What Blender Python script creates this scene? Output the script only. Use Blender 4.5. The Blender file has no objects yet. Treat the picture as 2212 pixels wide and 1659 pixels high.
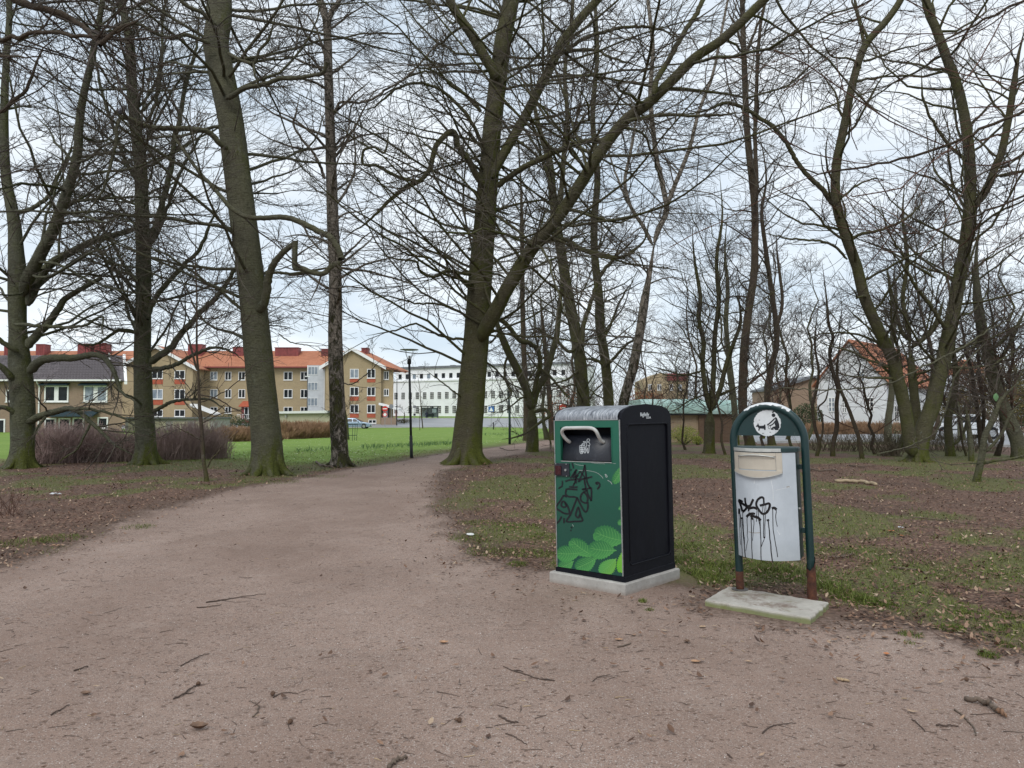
import bpy, math, random
import numpy as np
from mathutils import Vector, Matrix
random.seed(7)
RNG = np.random.default_rng(11)
SC = bpy.context.scene
COL = SC.collection
PI = math.pi

# ---------------------------------------------------------------- camera, light, exposure
F_PX, CX, CY, HZ, EYE = 1640.0, 1106.0, 829.5, 900.0, 1.30      # measuring units: photo seen 2212 wide
PITCH = math.atan((HZ-CY)/F_PX)
cam_d = bpy.data.cameras.new('camera'); cam = bpy.data.objects.new('camera', cam_d); COL.objects.link(cam)
cam.location = (0, 0, EYE); cam.rotation_euler = (PI/2+PITCH, 0, 0)
cam_d.sensor_width = 36; cam_d.lens = 36*F_PX/2212
cam_d.clip_start = 0.05; cam_d.clip_end = 3000
SC.camera = cam

SUN_EL, SUN_AZ = math.radians(48), math.radians(200)
w = bpy.data.worlds.new('World'); SC.world = w; w.use_nodes = True
nt = w.node_tree; nt.nodes.clear()
def wn(t, **k):
    n = nt.nodes.new(t)
    for a, b in k.items(): setattr(n, a, b)
    return n
out = wn('ShaderNodeOutputWorld'); bg = wn('ShaderNodeBackground')
sky = wn('ShaderNodeTexSky', sky_type='NISHITA', sun_disc=False)
sky.sun_elevation = SUN_EL; sky.sun_rotation = SUN_AZ
tc = wn('ShaderNodeTexCoord'); mp = wn('ShaderNodeMapping'); mp.inputs['Scale'].default_value = (1.2, 1.2, 3.2)
n1 = wn('ShaderNodeTexNoise'); n1.inputs['Scale'].default_value = 2.6; n1.inputs['Detail'].default_value = 7; n1.inputs['Roughness'].default_value = .55
cr = wn('ShaderNodeValToRGB')
cr.color_ramp.elements[0].position = .36; cr.color_ramp.elements[0].color = (6.3, 7.3, 8.3, 1)
cr.color_ramp.elements[1].position = .62; cr.color_ramp.elements[1].color = (9.1, 9.6, 10.0, 1)
mx = wn('ShaderNodeMix', data_type='RGBA'); mx.inputs['Factor'].default_value = .86
nt.links.new(tc.outputs['Generated'], mp.inputs['Vector']); nt.links.new(mp.outputs[0], n1.inputs['Vector'])
nt.links.new(n1.outputs['Fac'], cr.inputs[0]); nt.links.new(sky.outputs[0], mx.inputs['A']); nt.links.new(cr.outputs[0], mx.inputs['B'])
nt.links.new(mx.outputs['Result'], bg.inputs['Color']); bg.inputs['Strength'].default_value = .1
nt.links.new(bg.outputs[0], out.inputs['Surface'])
sd = bpy.data.lights.new('sun', 'SUN'); sd.energy = 1.3; sd.angle = math.radians(25); sd.color = (1, .97, .93)
so = bpy.data.objects.new('sun', sd); COL.objects.link(so)
so.rotation_euler = (PI/2-SUN_EL, 0, PI-SUN_AZ)
SC.view_settings.view_transform = 'Standard'; SC.view_settings.look = 'None'
SC.view_settings.gamma = 1; SC.view_settings.use_curve_mapping = False
SC.view_settings.exposure = 0.25

# ---------------------------------------------------------------- measuring helpers
def smooth(a, b, x):
    t = np.clip((np.asarray(x, float)-a)/(b-a), 0, 1); return t*t*(3-2*t)
_ky = [0, 30, 60, 90, 108, 125, 150, 185, 400, 2000]; _kz = [0, 0, -.15, -.32, -.38, .15, .9, 1.5, 2.5, 3]
def terrain(x, y):
    return np.interp(y, _ky, _kz)*(1-smooth(15, 35, x))
def W(X, Y, d):
    """point at forward distance d seen at measured (X, Y)"""
    r = (X-CX)/F_PX; u = (CY-Y)/F_PX
    dy = math.cos(PITCH)-u*math.sin(PITCH); dz = math.sin(PITCH)+u*math.cos(PITCH)
    k = d/dy
    return np.array([r*k, d, EYE+dz*k])
def G(X, Y):
    """ground point seen at (X, Y)"""
    d = 20.0
    for _ in range(40):
        p = W(X, Y, 1.0); s = (p[2]-EYE)
        x = p[0]*d; z = float(terrain(x, d))
        dn = (EYE-z)/max(-s, 1e-4)
        d = .5*d+.5*min(dn, 400)
    p = W(X, Y, d); return np.array([p[0], d, float(terrain(p[0], d))])
def Gz(X, Y, z):
    p = W(X, Y, 1.0); d = (EYE-z)/(EYE-p[2]); return np.array([p[0]*d, d])
def project(P):
    """world -> measured px"""
    P = np.asarray(P); y = P[..., 1]; z = P[..., 2]-EYE
    f = y*math.cos(PITCH)+z*math.sin(PITCH); u = -y*math.sin(PITCH)+z*math.cos(PITCH)
    f = np.where(f < .05, .05, f)
    return CX+F_PX*P[..., 0]/f, CY-F_PX*u/f

# ---------------------------------------------------------------- value noise (numpy)
def _h(ix, iy, s):
    n = (ix.astype(np.int64)*374761393+iy.astype(np.int64)*668265263+s*982451653) & 0x7fffffff
    n = ((n ^ (n >> 13))*1274126177) & 0x7fffffff
    return ((n ^ (n >> 16)) & 0xffff)/65535.0
def vnoise(x, y, s=0):
    ix = np.floor(x); iy = np.floor(y); fx = x-ix; fy = y-iy
    fx = fx*fx*(3-2*fx); fy = fy*fy*(3-2*fy)
    a = _h(ix, iy, s); b = _h(ix+1, iy, s); c = _h(ix, iy+1, s); d = _h(ix+1, iy+1, s)
    return (a*(1-fx)+b*fx)*(1-fy)+(c*(1-fx)+d*fx)*fy
def fbm(x, y, s=0, o=4):
    v = 0; a = .5; t = 0
    for k in range(o):
        v = v+a*vnoise(x*2**k, y*2**k, s+k); t += a; a *= .5
    return v/t

# ---------------------------------------------------------------- object helpers
def tag(o, label=None, cat=None, group=None, kind=None):
    if label: o['label'] = label
    if cat: o['category'] = cat
    if group: o['group'] = group
    if kind: o['kind'] = kind
    return o
def empty(name, loc, label=None, cat=None, group=None, rz=0):
    o = bpy.data.objects.new(name, None); COL.objects.link(o)
    o.location = tuple(float(c) for c in loc); o.rotation_euler[2] = rz; o.empty_display_size = .2
    return tag(o, label, cat, group)
def np_mesh(name, V, F, m=None, smooth_=False, attrs=None):
    """V (n,3); F list of int arrays (k,3)/(k,4)"""
    me = bpy.data.meshes.new(name); V = np.asarray(V, np.float32)
    F = [np.asarray(f) for f in F if len(f)]
    me.vertices.add(len(V)); me.vertices.foreach_set('co', V.ravel())
    nl = sum(f.size for f in F); npoly = sum(len(f) for f in F)
    me.loops.add(nl); me.polygons.add(npoly)
    me.loops.foreach_set('vertex_index', np.concatenate([f.ravel() for f in F]).astype(np.int32))
    tot = np.concatenate([np.full(len(f), f.shape[1]) for f in F]); st = np.concatenate([[0], np.cumsum(tot)[:-1]])
    me.polygons.foreach_set('loop_start', st.astype(np.int32))
    me.polygons.foreach_set('use_smooth', np.full(npoly, smooth_))
    if attrs:
        for k, v in attrs.items():
            a = me.attributes.new(k, 'FLOAT', 'POINT'); a.data.foreach_set('value', np.asarray(v, np.float32))
    me.update(calc_edges=True)
    if m: me.materials.append(m)
    return me
def link(name, me, parent=None, loc=None):
    o = bpy.data.objects.new(name, me); COL.objects.link(o)
    if parent: o.parent = parent
    if loc is not None: o.location = tuple(float(c) for c in loc)
    return o
class MB:
    """collects simple solids; positions local to the parent"""
    def __init__(s): s.v = []; s.f = []
    def add(s, V, F):
        n = len(s.v); s.v += [tuple(map(float, p)) for p in V]; s.f += [tuple(n+i for i in f) for f in F]; return s
    def box(s, x0, x1, y0, y1, z0, z1):
        return s.add([(x0,y0,z0),(x1,y0,z0),(x1,y1,z0),(x0,y1,z0),(x0,y0,z1),(x1,y0,z1),(x1,y1,z1),(x0,y1,z1)],
                     [(0,3,2,1),(4,5,6,7),(0,1,5,4),(1,2,6,5),(2,3,7,6),(3,0,4,7)])
    def hexa(s, P):
        return s.add(P, [(0,3,2,1),(4,5,6,7),(0,1,5,4),(1,2,6,5),(2,3,7,6),(3,0,4,7)])
    def prism(s, poly, fn, t0, t1):
        """poly of 2d points, fn(a,b,t)->3d, extruded t0..t1"""
        n = len(poly); V = [fn(a, b, t0) for a, b in poly]+[fn(a, b, t1) for a, b in poly]
        return s.add(V, [tuple(range(n))[::-1], tuple(range(n, 2*n))]+[(i, (i+1) % n, n+(i+1) % n, n+i) for i in range(n)])
    def tube(s, pts, r, n=10, cap=True):
        pts = [np.asarray(p, float) for p in pts]; K = len(pts)
        rr = r if hasattr(r, '__len__') else [r]*K
        V = []; prev = None
        for i, p in enumerate(pts):
            t = pts[min(i+1, K-1)]-pts[max(i-1, 0)]; t /= np.linalg.norm(t)+1e-9
            if prev is None:
                a = np.array([0, 0, 1.]) if abs(t[2]) < .9 else np.array([1., 0, 0])
            else: a = prev
            u = a-t*np.dot(a, t); u /= np.linalg.norm(u)+1e-9; prev = u; w_ = np.cross(t, u)
            for k in range(n):
                q = 2*PI*k/n; V.append(p+rr[i]*(math.cos(q)*u+math.sin(q)*w_))
        Fc = [(i*n+k, i*n+(k+1) % n, (i+1)*n+(k+1) % n, (i+1)*n+k) for i in range(K-1) for k in range(n)]
        if cap: Fc += [tuple(range(n))[::-1], tuple((K-1)*n+k for k in range(n))]
        return s.add(V, Fc)
    def build(s, name, m, parent=None, smooth_=False, bevel=0, loc=None, seg=2):
        me = bpy.data.meshes.new(name); me.from_pydata(s.v, [], s.f)
        if m: me.materials.append(m)
        if smooth_:
            me.polygons.foreach_set('use_smooth', [True]*len(me.polygons))
        me.update(); o = link(name, me, parent, loc)
        if bevel:
            b = o.modifiers.new('bevel', 'BEVEL'); b.width = bevel; b.segments = seg; b.limit_method = 'ANGLE'; b.angle_limit = .6
            if smooth_: pass
        return o
def catmull(P, n):
    P = np.asarray(P, float); K = len(P)
    if K == 2: return P[0]+(P[1]-P[0])*np.linspace(0, 1, n)[:, None]
    Q = np.vstack([2*P[0]-P[1], P, 2*P[-1]-P[-2]])
    dl = np.linalg.norm(np.diff(P[:, :3], axis=0), axis=1)+1e-6; s = np.concatenate([[0], np.cumsum(dl)])
    t = np.interp(np.linspace(0, s[-1], n), s, np.arange(K)); i = np.minimum(t.astype(int), K-2); f = (t-i)[:, None]
    a, b, c, d = Q[i], Q[i+1], Q[i+2], Q[i+3]
    return .5*(2*b+(c-a)*f+(2*a-5*b+4*c-d)*f**2+(3*b-a-3*c+d)*f**3)

# ---------------------------------------------------------------- materials
class NT:
    def __init__(s, name):
        s.m = bpy.data.materials.new(name); s.m.use_nodes = True; s.t = s.m.node_tree; s.t.nodes.clear()
        s.out = s.n('ShaderNodeOutputMaterial'); s.b = s.n('ShaderNodeBsdfPrincipled'); s.l(s.b.outputs[0], s.out.inputs[0])
        s.tc = s.n('ShaderNodeTexCoord')
    def n(s, ty, **k):
        o = s.t.nodes.new(ty)
        for a, b in k.items(): setattr(o, a, b)
        return o
    def l(s, a, b): s.t.links.new(a, b)
    def put(s, sock, v):
        if isinstance(v, bpy.types.NodeSocket): s.l(v, sock)
        else:
            if isinstance(v, tuple) and len(v) == 3 and sock.type == 'RGBA': v = (*v, 1)
            sock.default_value = v
    def noise(s, scale, detail=4, rough=.5, vec=None, dist=0, col=False):
        o = s.n('ShaderNodeTexNoise'); o.inputs['Scale'].default_value = scale; o.inputs['Detail'].default_value = detail
        o.inputs['Roughness'].default_value = rough; o.inputs['Distortion'].default_value = dist
        s.l(vec if vec is not None else s.tc.outputs['Object'], o.inputs['Vector']); return o.outputs['Color' if col else 'Fac']
    def map(s, scale=(1, 1, 1), vec=None, loc=(0, 0, 0), rot=(0, 0, 0)):
        o = s.n('ShaderNodeMapping'); o.inputs['Scale'].default_value = scale; o.inputs['Location'].default_value = loc; o.inputs['Rotation'].default_value = rot
        s.l(vec if vec is not None else s.tc.outputs['Object'], o.inputs['Vector']); return o.outputs[0]
    def voro(s, scale, vec=None, feature='F1', outp='Distance'):
        o = s.n('ShaderNodeTexVoronoi', feature=feature); o.inputs['Scale'].default_value = scale
        s.l(vec if vec is not None else s.tc.outputs['Object'], o.inputs['Vector']); return o.outputs[outp]
    def ramp(s, f, stops, interp='LINEAR'):
        o = s.n('ShaderNodeValToRGB'); e = o.color_ramp.elements; o.color_ramp.interpolation = interp
        while len(e) < len(stops): e.new(.5)
        for i, (p, c) in enumerate(stops):
            e[i].position = p; e[i].color = (*c, 1) if isinstance(c, tuple) else (c, c, c, 1)
        s.l(f, o.inputs[0]); return o.outputs[0]
    def rng(s, f, a, b, c=0., d=1.):
        o = s.n('ShaderNodeMapRange'); s.put(o.inputs[0], f)
        for i, v in enumerate((a, b, c, d)): o.inputs[i+1].default_value = v
        return o.outputs[0]
    def mix(s, f, a, b, mode='MIX'):
        o = s.n('ShaderNodeMix', data_type='RGBA', blend_type=mode); s.put(o.inputs['Factor'], f)
        s.put(o.inputs['A'], a); s.put(o.inputs['B'], b); return o.outputs['Result']
    def math(s, op, a, b=0.):
        o = s.n('ShaderNodeMath', operation=op); s.put(o.inputs[0], a); s.put(o.inputs[1], b); return o.outputs[0]
    def attr(s, name):
        o = s.n('ShaderNodeAttribute', attribute_name=name); return o.outputs['Fac']
    def rand(s): return s.n('ShaderNodeObjectInfo').outputs['Random']
    def sep(s, vec):
        o = s.n('ShaderNodeSeparateXYZ'); s.l(vec, o.inputs[0]); return o.outputs
    def bump(s, h, strength=.4, dist=.02, prev=None):
        o = s.n('ShaderNodeBump'); o.inputs['Strength'].default_value = strength; o.inputs['Distance'].default_value = dist
        s.l(h, o.inputs['Height'])
        if prev is not None: s.l(prev, o.inputs['Normal'])
        return o.outputs[0]
    def fin(s, col, rough=.8, nrm=None, metal=0., spec=.5, trans=None):
        s.put(s.b.inputs['Base Color'], col); s.put(s.b.inputs['Roughness'], rough); s.put(s.b.inputs['Metallic'], metal)
        s.b.inputs['Specular IOR Level'].default_value = spec
        if nrm is not None: s.l(nrm, s.b.inputs['Normal'])
        return s.m
def simple(name, c, rough=.7, var=.25, scale=8., metal=0., bump=.0, spec=.5, dirt=None, bscale=None):
    t = NT(name); f = t.noise(scale, 5, .6)
    lo = tuple(x*(1-var) for x in c); hi = tuple(min(1, x*(1+var)) for x in c)
    col = t.ramp(f, [(.3, lo), (.7, hi)])
    if dirt:
        g = t.noise(scale*.35, 6, .65); col = t.mix(t.rng(g, .5, .75, 0, dirt[3]), col, dirt[:3])
    nr = t.bump(t.noise(bscale or scale*6, 4, .6), bump, .01) if bump else None
    return t.fin(col, t.rng(t.noise(scale*2, 3), .3, .7, max(rough-.08, .03), min(rough+.08, 1)), nr, metal, spec)
# ---------------------------------------------------------------- ground
def flat(X, Y): p = W(X, Y, 1.0); d = EYE/(EYE-p[2]); return (p[0]*d, d)
PATH = [flat(*q) for q in [(0,1225),(130,1186),(330,1108),(480,1062),(620,1038),(700,1024),(760,1013),(890,992),(960,979),(1045,969),(1130,956),(1200,945),(1300,936),
        (1300,943),(1200,962),(1130,980),(1060,990),(1000,1008),(958,1018),(936,1050),(945,1105),(985,1165),(1050,1210),(1120,1230),(1200,1240),(1400,1264),(1470,1266),
        (1540,1312),(1780,1348),(1900,1345),(2050,1372),(2212,1420)]]+[(4.2,3.6),(7,2.2),(12,-3),(8,-14),(-8,-14),(-16,0),(-14,5),(-8,6.2)]
LAWN = [flat(*q) for q in [(300,996),(491,992),(620,1004),(700,1000),(760,1001),(890,984),(960,973),(1045,965),(1130,952),(1200,942),(1300,934)]]+[(20,60),(25,97),(6,104),(0,112),(-8,112),(-20,110),(-60,104),(-60,30)]
LAWN2 = [(-26,152),(60,152),(60,190),(-26,190)]
ROAD = [(-60,104),(-20,110),(-8,112),(0,112),(6,104),(25,97),(70,95),(70,152),(-30,152),(-60,140)]
ROAD2 = [flat(*q) for q in [(1640,957),(1780,953),(1930,953),(2060,962),(2250,968),(2600,978)]]+[(70,42),(70,62),(42,60),(24,62),(18,60)]
def sdf(px, py, poly):
    """positive inside"""
    P = np.array(poly); Q = np.roll(P, -1, 0); d = np.full(px.shape, 1e9); ins = np.zeros(px.shape, bool)
    for (ax, ay), (bx, by) in zip(P, Q):
        ex, ey = bx-ax, by-ay; t = np.clip(((px-ax)*ex+(py-ay)*ey)/(ex*ex+ey*ey), 0, 1)
        d = np.minimum(d, np.hypot(px-ax-t*ex, py-ay-t*ey))
        c = ((ay > py) != (by > py)) & (px < (bx-ax)*(py-ay)/((by-ay) if by != ay else 1e-9)+ax); ins ^= c
    return np.where(ins, d, -d)
def green_of(x, y):
    """how grassy the littered ground is, 0..1"""
    g = fbm(x*.55+3, y*.4+8, 21, 4); g2 = fbm(x*2.1, y*1.6, 5, 3)
    v = g*.7+g2*.3
    # strips of grass along the edge of the path and round the pads
    e = -sdf(x, y, PATH); v = v+.13*np.exp(-((e-.45)/.45)**2)*(e > 0)*(y < 9)*(x > -3.2)+.07*smooth(9, 18, y)
    v = v-.06*(x > 3.2)*(y < 5.5)-.07*smooth(-1.5, -3.5, x)*(1-smooth(13, 18, y))
    return smooth(.46, .66, v)
def patha(x, y): return sdf(x, y, PATH)+(fbm(x*3, y*3, 9, 4)-.5)*.55+(fbm(x*14, y*14, 19, 2)-.5)*.18
def zground(x, y):
    n = (fbm(x*.9, y*.9, 2, 3)-.5)*.05+(fbm(x*5, y*5, 4, 2)-.5)*.012
    k = smooth(1.5, 6, np.hypot(x, y))
    calm = np.minimum(1, np.minimum(np.hypot(x-.95, y-6.15), np.hypot(x-1.8, y-5.25))/1.6)**2
    return terrain(x, y)+n*k*calm*(1-.6*smooth(-.3, .3, sdf(x, y, PATH)))
th = np.concatenate([np.arange(-180, -46, 6), np.arange(-46, 46, .3), np.arange(46, 180, 6)])*PI/180
rr = [0.25]
while rr[-1] < 1500: rr.append(rr[-1]*(1.026 if rr[-1] < 60 else 1.06))
rr = np.array(rr); A, B = np.meshgrid(th, rr); GX = B*np.sin(A); GY = B*np.cos(A)
gx = GX.ravel(); gy = GY.ravel(); gz = zground(gx, gy)
at = dict(path=patha(gx, gy), green=green_of(gx, gy), lawn=np.maximum(sdf(gx, gy, LAWN), sdf(gx, gy, LAWN2)), road=np.maximum(sdf(gx, gy, ROAD), sdf(gx, gy, ROAD2)))
nth, nr = len(th), len(rr)
i0 = (np.arange(nr-1)[:, None]*nth+np.arange(nth)[None, :]); i1 = (np.arange(nr-1)[:, None]*nth+(np.arange(nth)+1)[None, :] % nth)
Q = np.stack([i0, i0+nth, i1+nth, i1], -1).reshape(-1, 4)
cs = {k: v[Q].mean(1) for k, v in at.items()}
isroad = cs['road'] > 0; ispath = (cs['path'] > 0) & ~isroad; islawn = (cs['lawn'] > 0) & ~isroad & ~ispath
V = np.stack([gx, gy, gz], 1)

def ground_material():
    t = NT('ground_surface'); P = t.tc.outputs['Object']
    pa, gr, la, ro = (t.attr(k) for k in ('path', 'green', 'lawn', 'road'))
    fine = t.noise(190, 3, .7, P); mid = t.noise(28, 5, .65, P); big = t.noise(1.1, 6, .6, P); vb = t.noise(.35, 3, .5, P)
    # gravel path
    g = t.ramp(big, [(.3, (.225, .125, .082)), (.5, (.31, .185, .13)), (.72, (.375, .248, .188))])
    g = t.mix(t.rng(t.noise(9, 6, .7, P), .42, .7, 0, .55), g, (.245, .165, .128))
    g = t.mix(t.rng(fine, .25, .75, .0, 1), t.mix(.5, g, (.10, .07, .055)), t.mix(.42, g, (.52, .45, .40)))
    peb = t.voro(210, P, outp='Color'); pebs = t.sep(peb)[0]
    g = t.mix(t.rng(pebs, .9, .93, 0, .55), g, (.55, .50, .46)); g = t.mix(t.rng(pebs, .12, .08, 0, .6), g, (.085, .065, .055))
    g = t.mix(t.rng(t.noise(.55, 5, .65, t.map((1, .5, 1), P, (5, 2, 0))), .42, .66, 0, .55), g, (.165, .105, .078)); g = t.mix(t.rng(t.noise(4.5, 6, .75, P), .56, .72, 0, .45), g, (.15, .095, .07)); g = t.mix(t.rng(t.noise(2.2, 5, .7, t.map((1, 1, 1), P, (9, 4, 0))), .58, .75, 0, .35), g, (.40, .32, .27))
    crumb = t.sep(t.voro(60, t.map((1, 1.3, 1), P), outp='Color')); g = t.mix(t.rng(t.math('ADD', crumb[1], t.math('MULTIPLY', t.noise(1.3, 4, .6, P), .25)), 1.05, 1.09, 0, .65), g, (.085, .05, .035))
    # dirt edge
    edge = t.mix(t.rng(mid, .35, .65), (.085, .055, .040), (.15, .10, .075))
    # leaf litter
    lv = t.voro(34, t.map((1, 1.6, 1), P), outp='Color'); ls = t.sep(lv)
    lit = t.ramp(ls[0], [(0, (.06, .035, .025)), (.35, (.135, .07, .05)), (.62, (.20, .105, .075)), (.85, (.27, .165, .115)), (1, (.34, .23, .16))])
    lit = t.mix(t.rng(mid, .35, .6, .75, 0), lit, (.06, .042, .03))
    lit = t.mix(t.rng(t.noise(.9, 5, .65, t.map((1, 1, 1), P, (3, 8, 0))), .45, .7, 0, .55), lit, (.062, .043, .032)); grass = t.ramp(t.noise(60, 4, .7, P), [(.3, (.05, .052, .014)), (.5, (.105, .115, .034)), (.7, (.18, .18, .065))])
    gm = t.rng(t.math('ADD', gr, t.math('MULTIPLY', t.math('SUBTRACT', mid, .5), 1.1)), .35, .75, 0, .8)
    lit = t.mix(gm, lit, grass)
    # lawn
    lw = t.ramp(t.noise(.5, 6, .7, P), [(.3, (.13, .22, .028)), (.5, (.165, .262, .038)), (.7, (.215, .30, .055))])
    lw = t.mix(t.rng(t.noise(14, 4, .7, P), .3, .7, .0, .35), lw, (.08, .14, .018))
    # asphalt
    asp = t.ramp(t.noise(.22, 5, .6, P), [(.3, (.22, .225, .235)), (.7, (.33, .335, .345))])
    # mixing
    mp_ = t.rng(t.math('ADD', pa, t.math('MULTIPLY', t.math('SUBTRACT', mid, .5), .8)), -.12, .22)
    me_ = t.rng(t.math('ADD', pa, t.math('MULTIPLY', t.math('SUBTRACT', mid, .5), .9)), -.55, -.1, 0, .85)
    c = t.mix(me_, lit, edge); lm = t.rng(t.math('ADD', la, t.math('MULTIPLY', t.math('SUBTRACT', t.noise(1.4, 5, .6, P), .5), 3.)), -.9, 1.3)
    c = t.mix(lm, c, lw); c = t.mix(mp_, c, g); rm = t.rng(ro, -.05, .05); c = t.mix(rm, c, asp)
    h = t.math('ADD', t.math('MULTIPLY', fine, .35), t.math('MULTIPLY', mid, .65))
    nr_ = t.bump(t.noise(5.5, 4, .6, P), .35, .05); nr_ = t.bump(h, .6, .012, nr_); nr_ = t.bump(t.voro(170, P), .3, .004, nr_)
    rough = t.rng(rm, 0, 1, .92, .45)
    return t.fin(c, rough, nr_, 0, .3)
GM = ground_material()
def sub(name, mask):
    q = Q[mask]; u, inv = np.unique(q, return_inverse=True); q = inv.reshape(q.shape)
    o = link(name, np_mesh(name, V[u], [q], GM, True, {k: v[u] for k, v in at.items()})); tag(o, kind='structure'); return o
o = sub('gravel_path', ispath); o['label'] = 'pinkish grey gravel path curving away between the trees'
o = sub('lawn', islawn); o['label'] = 'bright green lawn beyond the path'
o = sub('road', isroad); o['label'] = 'light grey asphalt road beyond the lawn'
o = sub('ground', ~(isroad | ispath | islawn)); o['label'] = 'woodland floor of brown leaves and patchy grass'
# floor under the viewer's feet, inside the first ring
k = nth; cv = np.vstack([[0, 0, 0], V[:k]]); link('gravel_path', np_mesh('gravel_path', cv, [np.stack([np.zeros(k, int), 1+np.arange(k), 1+(np.arange(k)+1) % k], 1)], GM, True, {a: np.full(k+1, 2. if a == 'path' else -5. if a != 'green' else 0) for a in at}))
bpy.data.objects['gravel_path.001']['kind'] = 'structure'

# kerb strip of the road beyond the lawn and along the right hand road
KM = simple('kerb_concrete', (.42, .42, .41), .8, .15, 3)
def kerb(pts, wd, h):
    mb = MB()
    for (x0, y0), (x1, y1) in zip(pts[:-1], pts[1:]):
        nx, ny = -(y1-y0), x1-x0; L = math.hypot(nx, ny); nx, ny = nx/L*wd/2, ny/L*wd/2
        z0 = float(terrain(x0, y0)); z1 = float(terrain(x1, y1))
        mb.hexa([(x0-nx,y0-ny,z0-.1),(x1-nx,y1-ny,z1-.1),(x1+nx,y1+ny,z1-.1),(x0+nx,y0+ny,z0-.1),(x0-nx,y0-ny,z0+h),(x1-nx,y1-ny,z1+h),(x1+nx,y1+ny,z1+h),(x0+nx,y0+ny,z0+h)])
    return tag(mb.build('kerb', KM), 'pale concrete kerb along the road', kind='structure')
kerb([(-60,104),(-40,107),(-20,110),(-8,112),(0,112),(6,104),(25,97),(50,96),(70,95)], .5, .1)
kerb([(-25,152),(-10,152),(10,152),(40,152)], .6, .12)
kerb(ROAD2[:6], .25, .12)

# ---------------------------------------------------------------- loose cover: leaves, grass, sticks, flowers
def scatter(n, r0, r1, a0=-44, a1=44):
    r = r0*(r1/r0)**RNG.random(n); a = np.radians(RNG.uniform(a0, a1, n)); return r*np.sin(a), r*np.cos(a)
def leaf_mesh(x, y, size, lift=.32):
    """curled leaf: 6 verts, 4 quads folded on the midrib"""
    n = len(x); z = zground(x, y)+.006+RNG.random(n)*.012
    a = RNG.uniform(0, 2*PI, n); s = size; w_ = s*RNG.uniform(.45, .65, n); tilt = RNG.normal(0, lift, n); fold = RNG.uniform(-.1, .6, n)
    ca, sa = np.cos(a), np.sin(a)
    loc = np.array([(-1, 0, 0), (-.2, .9, 1), (.55, .7, 1), (1, 0, 0), (.55, -.7, 1), (-.2, -.9, 1), (.1, 0, 0)])
    P = np.zeros((n, 7, 3))
    for k, (u, v, f) in enumerate(loc):
        du = u*s/2; dv = v*w_/2; dz = f*fold*w_/2*abs(v)+np.maximum(0, du*tilt+abs(tilt)*s/2*.9)+(.12*s if k in (0, 3) else 0)
        P[:, k, 0] = x+du*ca-dv*sa; P[:, k, 1] = y+du*sa+dv*ca; P[:, k, 2] = z+dz
    f = np.array([(0, 6, 1, 1), (0, 5, 6, 6)]) ; q = np.array([(6, 3, 2, 1), (6, 5, 4, 3)]); tri = np.array([(0, 6, 1), (0, 5, 6)])
    b = (np.arange(n)*7)[:, None, None]
    return P.reshape(-1, 3), [(tri[None]+b).reshape(-1, 3), (q[None]+b).reshape(-1, 4)], np.repeat(RNG.random(n), 7)
def leaf_mat():
    t = NT('dead_leaf'); r = t.attr('rnd')
    c = t.ramp(r, [(0, (.06, .036, .027)), (.35, (.14, .078, .05)), (.6, (.22, .125, .08)), (.85, (.34, .21, .14)), (1, (.52, .40, .28))])
    c = t.mix(t.rng(t.noise(120, 3), .3, .7, 0, .4), c, (.06, .035, .025)); return t.fin(c, .75, None, 0, .3)
LM = leaf_mat()
x, y = scatter(110000, 3.0, 26); e = patha(x, y); g = green_of(x, y); lwn = sdf(x, y, LAWN)
keep = ((e < -.02) & (lwn < .5) & (RNG.random(len(x)) > g*.45)) | ((e >= -.02) & (RNG.random(len(x)) < .006+.5*np.exp(-np.maximum(e, 0)/.25)))
x, y = x[keep], y[keep]
def clear_of_pads(x, y): return (np.hypot(x-.85, y-6.15) > .62) & (np.hypot(x-1.73, y-5.18) > .45)
k = clear_of_pads(x, y); x, y = x[k], y[k]
Vv, Ff, rn = leaf_mesh(x, y, RNG.uniform(.018, .050, len(x))*(1+.4*smooth(8, 20, y)))
tag(link('leaf_litter', np_mesh('leaf_litter', Vv, Ff, LM, False, {'rnd': rn})), 'brown fallen leaves covering the woodland floor', 'leaf litter', kind='stuff')

def blades(x, y, h, wd, rnd_bias=0.):
    n = len(x); z = zground(x, y)-.004; a = RNG.uniform(0, 2*PI, n); b = RNG.uniform(0, 2*PI, n); lean = h*RNG.uniform(.2, 1.0, n)
    px, py = np.cos(a)*wd/2, np.sin(a)*wd/2; lx, ly = np.cos(b)*lean, np.sin(b)*lean; hh = np.sqrt(np.maximum(h*h-lean*lean*.6, .2*h*h))
    P = np.zeros((n, 5, 3))
    P[:, 0] = np.stack([x-px, y-py, z], 1); P[:, 1] = np.stack([x+px, y+py, z], 1)
    P[:, 2] = np.stack([x+px*.8+lx*.35, y+py*.8+ly*.35, z+hh*.6], 1); P[:, 3] = np.stack([x-px*.8+lx*.35, y-py*.8+ly*.35, z+hh*.6], 1)
    P[:, 4] = np.stack([x+lx, y+ly, z+hh], 1)
    bb = (np.arange(n)*5)[:, None]
    return P.reshape(-1, 3), [np.array([0, 1, 2, 3])[None]+bb, np.array([3, 2, 4])[None]+bb], np.repeat(np.clip(RNG.random(n)+rnd_bias, 0, 1), 5)
def grass_mat(name, lo, mid_, hi):
    t = NT(name); c = t.ramp(t.attr('rnd'), [(0, lo), (.55, mid_), (.9, hi), (1, (.28, .24, .12))]); return t.fin(c, .6, None, 0, .3)
BM = grass_mat('grass_blade', (.06, .085, .013), (.115, .15, .024), (.2, .225, .05))
x, y = scatter(150000, 3.4, 30); e = patha(x, y); g = green_of(x, y)*(1-smooth(-.5, .05, e)*.75)
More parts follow.
